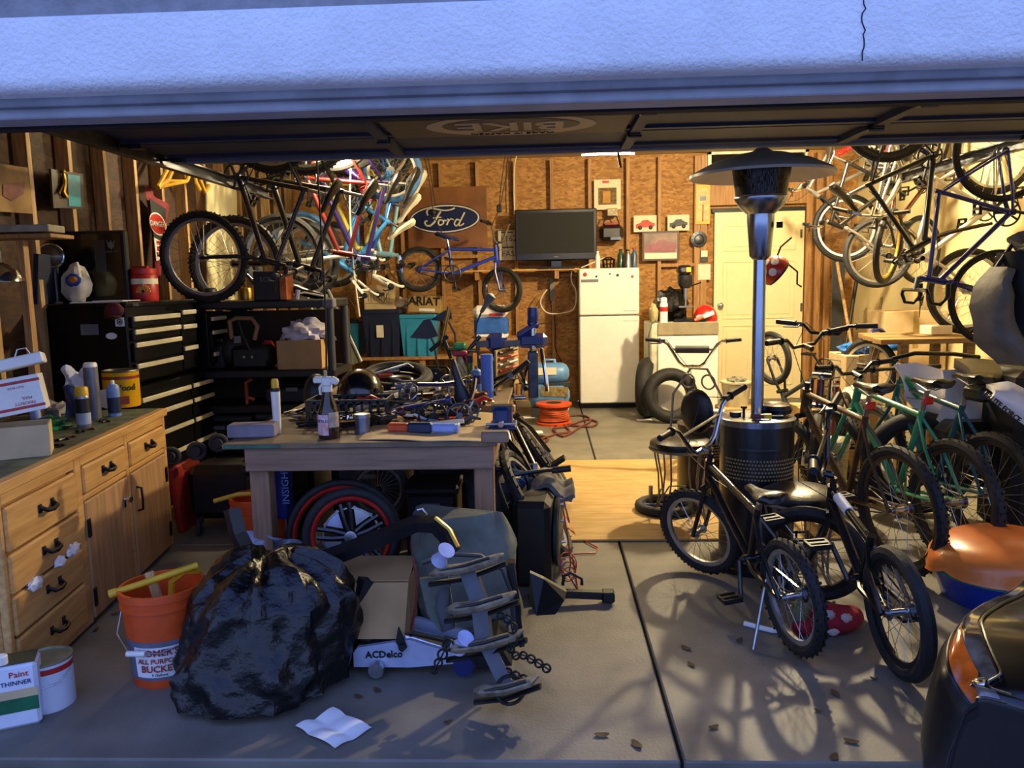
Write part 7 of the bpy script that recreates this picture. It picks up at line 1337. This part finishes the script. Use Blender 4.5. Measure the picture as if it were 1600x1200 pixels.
# leaves on the slab
LF=mat('leaf_brown','5a4326',.8)
for i,(px,py) in enumerate(((995,1165),(1155,1002),(1305,1085),(1278,1112),(1365,1062),(1080,1040),(1072,1014),(1330,1160),(1115,1138),(940,1150),(1303,1185),(700,1130),(560,1090),(590,1080),(150,985),(180,960))):
    c=F(px,py); a=R.uniform(0,3); m=M(); L=R.uniform(.012,.026); d=V((math.cos(a),math.sin(a),0)); n=V((-d.y,d.x,0)); m.sheet(lambda u_,v_: c+d*((u_-.5)*2*L)+n*((v_-.5)*L*1.2*math.sin(u_*2.6+.25))+V((0,0,.004+.010*abs(u_-.5))),4,3,.001); single('fallen_leaf',m,LF,'small dry brown leaf lying on the concrete','leaf',group='dry leaves on the concrete')
# ================= right side =================
# white motorcycle
MW=mat('quad_white','e4e2e2',.3,var=.03,coat=.4)
t=thing('quad_bike','white quad bike with lettered fender and broad seat behind the parked bicycles','quad bike',P(1500,760,4.9)); 
def plate(nm,pts,Y0,Y1,mm,th=.02,bul=.05,label=None):
    q=[P(x,y,Y0+(Y1-Y0)*i/(len(pts)-1)) for i,(x,y) in enumerate(pts)]; n=len(q)//2; top=q[:n]; bot=q[n:][::-1]
    m=M()
    def fn(u_,v_):
        k=u_*(n-1); i=min(int(k),n-2); f=k-i; a=top[i].lerp(top[i+1],f); b=bot[i].lerp(bot[i+1],f); return a.lerp(b,v_)+V((0,-bul*math.sin(math.pi*v_),0))
    m.sheet(fn,16,8,th); return obj(nm,m,mm,t,label)
plate('front_plastic',[(1396,572),(1430,568),(1470,580),(1500,600),(1470,655),(1450,650),(1432,640),(1415,618)],5.0,5.0,MW)
plate('side_plastic',[(1470,580),(1500,578),(1530,620),(1540,665),(1510,690),(1490,700),(1475,690),(1465,655)],4.9,4.9,MW)
plate('green_graphic',[(1414,587),(1424,592),(1434,612),(1438,622),(1432,622),(1426,616),(1420,606),(1414,594)],4.93,4.93,GREEN,.004,.01)
plate('rear_fender',[(1541,606),(1575,600),(1610,618),(1660,660),(1660,720),(1610,668),(1570,640),(1545,618)],4.3,4.2,MW,.02,.05)
plate('seat_cover',[(1490,575),(1530,575),(1570,580),(1610,575),(1610,600),(1580,612),(1545,610),(1505,600)],4.9,4.6,LEATHER,.06,.08)
text('lettering','BRUTE FORCE',P(1566,636,4.16),P(1581,645,4.16)-P(1553,623,4.16),(.0,0,1),.038,BLACK,t,.003,bold=True)
for c_,r_ in((P(1435,720,4.95),.30),(P(1640,760,4.6),.30)): m=M(); m.ring(V((c_.x,c_.y,.33)),(.25,1,0),.27,.055,40,10); obj('wheel_tyre',m,RUB,t)
m=M(); m.rbox(V((P(1530,730,4.8).x,4.8,.45)),(.5,.25,.35),.06); obj('engine',m,DSTEEL,t)
m=M(); m.tube([P(1440,640,4.95),P(1440,700,4.95),V((P(1435,720,4.95).x,4.95,.33))],.028,10); obj('fork',m,STEEL,t); m=M(); m.tube([P(1395,560,4.9),P(1430,552,4.9),P(1490,553,4.95),P(1530,558,5.0)],.013,8); obj('handlebar',m,BLACKM,t)
# saw horse table with boards
Yt=6.0; a=P(1398,530,Yt); b=P(1545,540,Yt); t=thing('plank_table','low table of rough brown planks behind the white quad bike','table',V(((a.x+b.x)/2,Yt+.3,0))); zt=a.z; PLK=wood('plank_brown','a08050','6e5230',0,6)
for i in range(4): m=M(); m.rbox(((a.x+b.x)/2+.03*i,Yt+.08+.17*i,zt-.02+.004*(i%2)),(b.x-a.x+.2,.16,.04),.004); obj('plank',m,PLK,t)
for x in(a.x+.1,b.x-.1):
    for y in(Yt+.08,Yt+.6): m=M(); m.bb((x-.03,y-.03,0),(x+.03,y+.03,zt-.04)); obj('leg',m,PLK,t)
m=M(); p=P(1462,524,Yt+.3); m.rbox(V((p.x,Yt+.3,zt+.045)),(.18,.14,.07),.004,rotz(.2)); single('white_carton',m,CREAM,'small cream carton on the plank table','box')
def carton(label,px0,py0,px1,py1,Y,dep=.35,mm=CARDL,z0=None):
    a=P(px0,py0,Y);b=P(px1,py1,Y); zb=b.z if z0 is None else z0; t=thing('cardboard_box',label,'box',V(((a.x+b.x)/2,Y+dep/2,zb))); m=M(); m.rbox(((a.x+b.x)/2,Y+dep/2,(a.z+zb)/2),(b.x-a.x,dep,a.z-zb),.005); obj('body',m,mm,t); m=M(); m.box(((a.x+b.x)/2,Y+dep/2,a.z+.001),(b.x-a.x,.05,.002)); m.box(((a.x+b.x)/2,Y-.001,(a.z*.85+zb*.15)),(.05,.002,(a.z-zb)*.3)); obj('tape',m,mat('tape_tan','a88a52',.3),t); return t
carton('large brown carton on the floor behind the wine red bicycle',1322,556,1368,640,6.6,.4,z0=0); carton('tall brown carton against the yellowed wall behind the plank table',1383,487,1478,560,7.6,.4,z0=0)
carton('low brown carton beside the grey upside down bicycle',1255,640,1300,700,5.9,.35,CARD,0)
BF=mat('film_blue','2a72c8',.35,var=.15,coat=.2); c=P(1345,548,6.7); m=M(); m.ell(c+V((0,.1,.0)),(.14,.10,.06),jit=.6,seed=9); m.tube([c+V((.08,.1,0)),c+V((.22,.1,.0)),c+V((.34,.1,.03))],.04,10,rs=[.04,.03,.045]); single('blue_wrap',m,BF,'blue plastic wrapped bundle on the large brown carton','bundle')
m=M(); c=P(1372,530,6.9); m.ring(c,(.4,-1,.2),.085,.02,28,8); single('blue_coil',m,DBLUE,'dark blue coil behind the blue bundle','coil')
# white bucket and cans between bikes
def pail(label,px,py,Y,r,h,mm,lidm):
    c=V((P(px,py,Y).x,Y,0)); t=thing('pail',label,'bucket',c); m=M(); m.lathe(c,(0,0,1),[(r*.88,0),(r,h-.03),(r*1.04,h-.028),(r*1.04,h)],28); obj('body',m,mm,t); m=M(); m.lathe(c,(0,0,1),[(r*1.06,h),(r*1.06,h+.02),(r*.9,h+.025)],28); obj('lid',m,lidm,t); m=M(); m.tube([c+V((-r,0,h-.05)),c+V((-.06,-r,h-.14)),c+V((.06,-r,h-.14)),c+V((r,0,h-.05))],.003,5); obj('bail',m,STEEL,t)
pail('white pail with lid behind the chrome fork',1290,700,5.4,.15,.38,mat('pail_tan','c9b68c',.5,var=.1),WHITE); pail('cream pail beside the black tank cover of the heater',1252,690,5.9,.14,.36,CREAM,CREAM)
c=P(1345,625,6.0); m=M(); m.ell(V((c.x,6.05,.50)),(.17,.15,.16),jit=.3,seed=12,nu=20,nv=12); ob=single('white_sack',m,mat('sack_cream','d8cfb4',.7,var=.1),'white filled sack standing behind the wine red bicycle','sack',loc=V((c.x,6.05,.34)))
carton('brown carton under the white filled sack',1318,640,1375,700,5.9,.3,CARD,0)
# brooms and boards against the right corner
rod('broom_handle','wooden broom handle leaning at the corner of the back wall','broom',P(1308,410,9.2),V((P(1352,600,8.3).x,8.3,.02)),.018,STUDL)
m=M(); m.bb((P(1302,404,9.3).x,9.3,0),(P(1321,404,9.3).x,9.33,P(1310,404,9.3).z)); single('slate_board',m,DGREY,'dark grey board standing beside the broom handle','board')
rod('dark_pole','dark pole leaning in the back corner behind the bicycles','pole',P(1338,440,9.0),V((P(1300,600,8.6).x,8.5,.02)),.022,BLACK)
rod('thin_pole','thin brown pole leaning against the yellowed wall','pole',P(1378,465,8.2),V((P(1348,600,7.9).x,7.9,.012)),.012,mat('pole_brown','5a4630',.6))
# grey cover
t=thing('equipment_cover','grey and black fabric cover draped at the edge of the doorway','cover',P(1590,600,4.3)); Yc=4.3; CG=mat('cover_grey','6d675c',.75,var=.2,sc=7,bump=.25,bs=14); CB_=mat('cover_black','101012',.7)
def drape(nm,pts,mm,off,n=14,amp=.03,Y=None):
    q=[P(x,y,Yc+off) for x,y in pts]; h=len(q)//2; top=q[:h]; bot=q[h:][::-1]; m=M()
    def fn(u_,v_):
        k=v_*(h-1); i=min(int(k),h-2); f=k-i; a=top[i].lerp(top[i+1],f); b=bot[i].lerp(bot[i+1],f); p=a.lerp(b,u_); w=noise.noise(V((u_*3+off*9,v_*4,1.3)))
        return p+V((0,-.16*math.sin(math.pi*min(1,max(0,u_)))-amp*w*2,0))
    m.sheet(fn,n,20,.02); obj(nm,m,mm,t)
drape('upper_panel',[(1581,385),(1576,372),(1590,362),(1680,350),(1700,560),(1640,490),(1612,440),(1581,385)][:8],CG,0)
drape('black_panel',[(1562,395),(1556,440),(1560,500),(1580,560),(1700,640),(1680,570),(1630,480),(1582,388)],CB_,.06)
drape('lower_panel',[(1552,420),(1530,450),(1520,480),(1528,530),(1560,565),(1600,560),(1585,520),(1570,470),(1566,440),(1558,420)],CG,.02)
m=M(); m.rbox(V((P(1610,640,Yc+.25).x+.05,Yc+.35,.48)),(.35,.4,.95),.04); obj('hidden_body',m,CB_,t)
m=M(); m.tube([P(1552,425,Yc),P(1566,405,Yc),P(1580,384,Yc),P(1592,368,Yc)],.012,6); m.tube([P(1530,455,Yc),P(1548,436,Yc),P(1562,434,Yc)],.008,6); obj('piping',m,CB_,t)
# stacked tubs with orange lid
c=P(1560,960,3.05); c=V((P(1565,960,3.5).x+.06,3.62,0)); r=.31
t=thing('tub_stack','tall royal blue round tub with teal rim beside the black car','tub',c); m=M(); ztb=P(1540,912,3.4).z
m.lathe(c,(0,0,1),[(r*.78,0),(r*.8,.01),(r*.95,ztb-.02)],40); obj('body',m,mat('tub_royal','1d3fae',.35,var=.08,coat=.2),t); m=M(); m.lathe(c,(0,0,1),[(r*.95,ztb-.025),(r*.99,ztb-.02),(r*.99,ztb),(r*.9,ztb+.002)],40); obj('rim',m,mat('rim_teal','2a9a86',.35),t)
t=thing('orange_tub','orange flexible tub upturned on the royal blue tub','tub',c+V((0,0,ztb+.005))); m=M(); n=44; prof=[(1.03,.0),(1.0,.02),(.99,.05),(.92,.09),(.7,.125),(.3,.14),(.0,.142)]
vs=[];fs=[]
for (rr,z) in prof:
    for k in range(n):
        a=2*math.pi*k/n; lip=math.exp(-((a-math.pi*1.02)/.16)**2); q=r*rr*(1+ (.12*lip if rr>.95 else 0)); notch=.022*math.exp(-((a-math.pi*1.10)/.09)**2) if z<.03 else 0
        vs.append(c+V((q*math.cos(a),q*math.sin(a),ztb+.006+z+.015*math.cos(a-.4)*rr+notch)))
for j in range(len(prof)-1):
    for k in range(n): fs.append((j*n+k,j*n+(k+1)%n,(j+1)*n+(k+1)%n,(j+1)*n+k))
m.add(vs,fs); obj('shell',m,mat('tub_orange','f0873a',.3,var=.04,coat=.3),t)
# ================= black car =================
CARB=mat('car_black','040405',.22,var=0,coat=.5)
LENS=mat('lamp_glass','6f6a62',.08,.3,var=.4,sc=14,coat=1)
def cmr(a,b,c,d,f): return .5*((2*b)+(c-a)*f+(2*a-5*b+4*c-d)*f*f+(3*b-a-3*c+d)*f**3)
def car():
    fx=V((.87,-.5,0)); S_=[P(*q) for q in((1578,1088,1.83),(1561,1052,1.90),(1546,1020,1.98),(1535,990,2.07),(1533,967,2.17),(1560,946,2.30),(1602,924,2.45))]
    O_=[P(*q) for q in((1574,1100,1.80),(1532,1112,1.84),(1501,1082,1.90),(1482,1036,1.98),(1490,992,2.12),(1522,962,2.3),(1585,932,2.5))]
    S_=[S_[0]+fx*.6+V((0,0,.02))]+S_+[S_[-1]+V((.25,.25,0)),S_[-1]+V((.5,.45,-.01))]; O_=[O_[0]+fx*.6+V((0,0,-.1))]+O_+[O_[-1]+V((.25,.25,0)),O_[-1]+V((.5,.45,-.01))]
    rows=[]
    rows.append([p+fx*.9+V((0,0,.06)) for p in S_]); rows.append([p+fx*.28+V((0,0,.025)) for p in S_]); rows.append(S_); rows.append([s_.lerp(o_,.5)-fx*.012+V((0,0,.012)) for s_,o_ in zip(S_,O_)]); rows.append(O_)
    rows.append([o_-fx*.03+V((0,0,-.05)) for o_ in O_]); rows.append([V((o_.x,o_.y,0))-fx*.055+V((0,0,.26)) for o_ in O_]); rows.append([V((o_.x,o_.y,0))-fx*.02+V((0,0,.10)) for o_ in O_])
    n=len(S_)
    def sp(r,u):
        u=max(0,min(n-1.0001,u)); i=int(u); return cmr(r[max(i-1,0)],r[i],r[min(i+1,n-1)],r[min(i+2,n-1)],u-i)
    def sf(u,v):
        v=max(0,min(len(rows)-1.0001,v)); j=int(v); q=[sp(rows[max(0,min(len(rows)-1,j+k))],u) for k in(-1,0,1,2)]; return cmr(*q,v-j)
    t=thing('car','black car nose with clear and amber headlamp at the doorway','car',V((S_[3].x+.3,S_[3].y,0)))
    def patch(nm,u0,u1,v0,v1,mm,off=0,nu=40,nv=14,par=None):
        m=M(); up=V((-.4,-.45,.6))*off; m.sheet(lambda a,b: sf(u0+(u1-u0)*a,v0+(v1-v0)*b)+up,nu,nv,.008 if off==0 else .003); return obj(nm,m,mm,par or t)
    patch('hood',0,n-1,0,2,CARB); bp=patch('bumper',0,n-1,4,7,mat('bumper_black','0b0b0d',.35,var=.1,coat=.15)); patch('lamp_surround',0,n-1,2,4,CARB,0)
    ln=patch('headlamp',1.05,n-2,2.03,3.97,LENS,.008); patch('amber_lens',2.0,4.5,2.72,3.9,mat('amber','d9641a',.15,var=.2,sc=22,coat=1),.013,24,8,ln)
    patch('chrome_strip',1.5,2.4,2.7,3.0,CHROME,.014,12,4,ln)
    for v,nm in((1.97,'lamp_trim'),(4.02,'lamp_trim')): m=M(); m.tube([sf(1+(n-3)*i/40,v)+V((-.004,-.004,.006)) for i in range(41)],.0035,6); obj(nm,m,BLACKM,ln)
    m=M(); m.tube([sf(2.2,4.6+2.2*i/12)+V((-.004,-.006,0)) for i in range(13)],.0025,5); obj('bumper_seam',m,DGREY,bp)
    p=S_[1]+fx*.85+V((.05,.02,0)); m=M(); m.ring(V((p.x,p.y,.29)),(.5,.87,0),.20,.09,36,10); obj('wheel',m,RUB,t)
car()
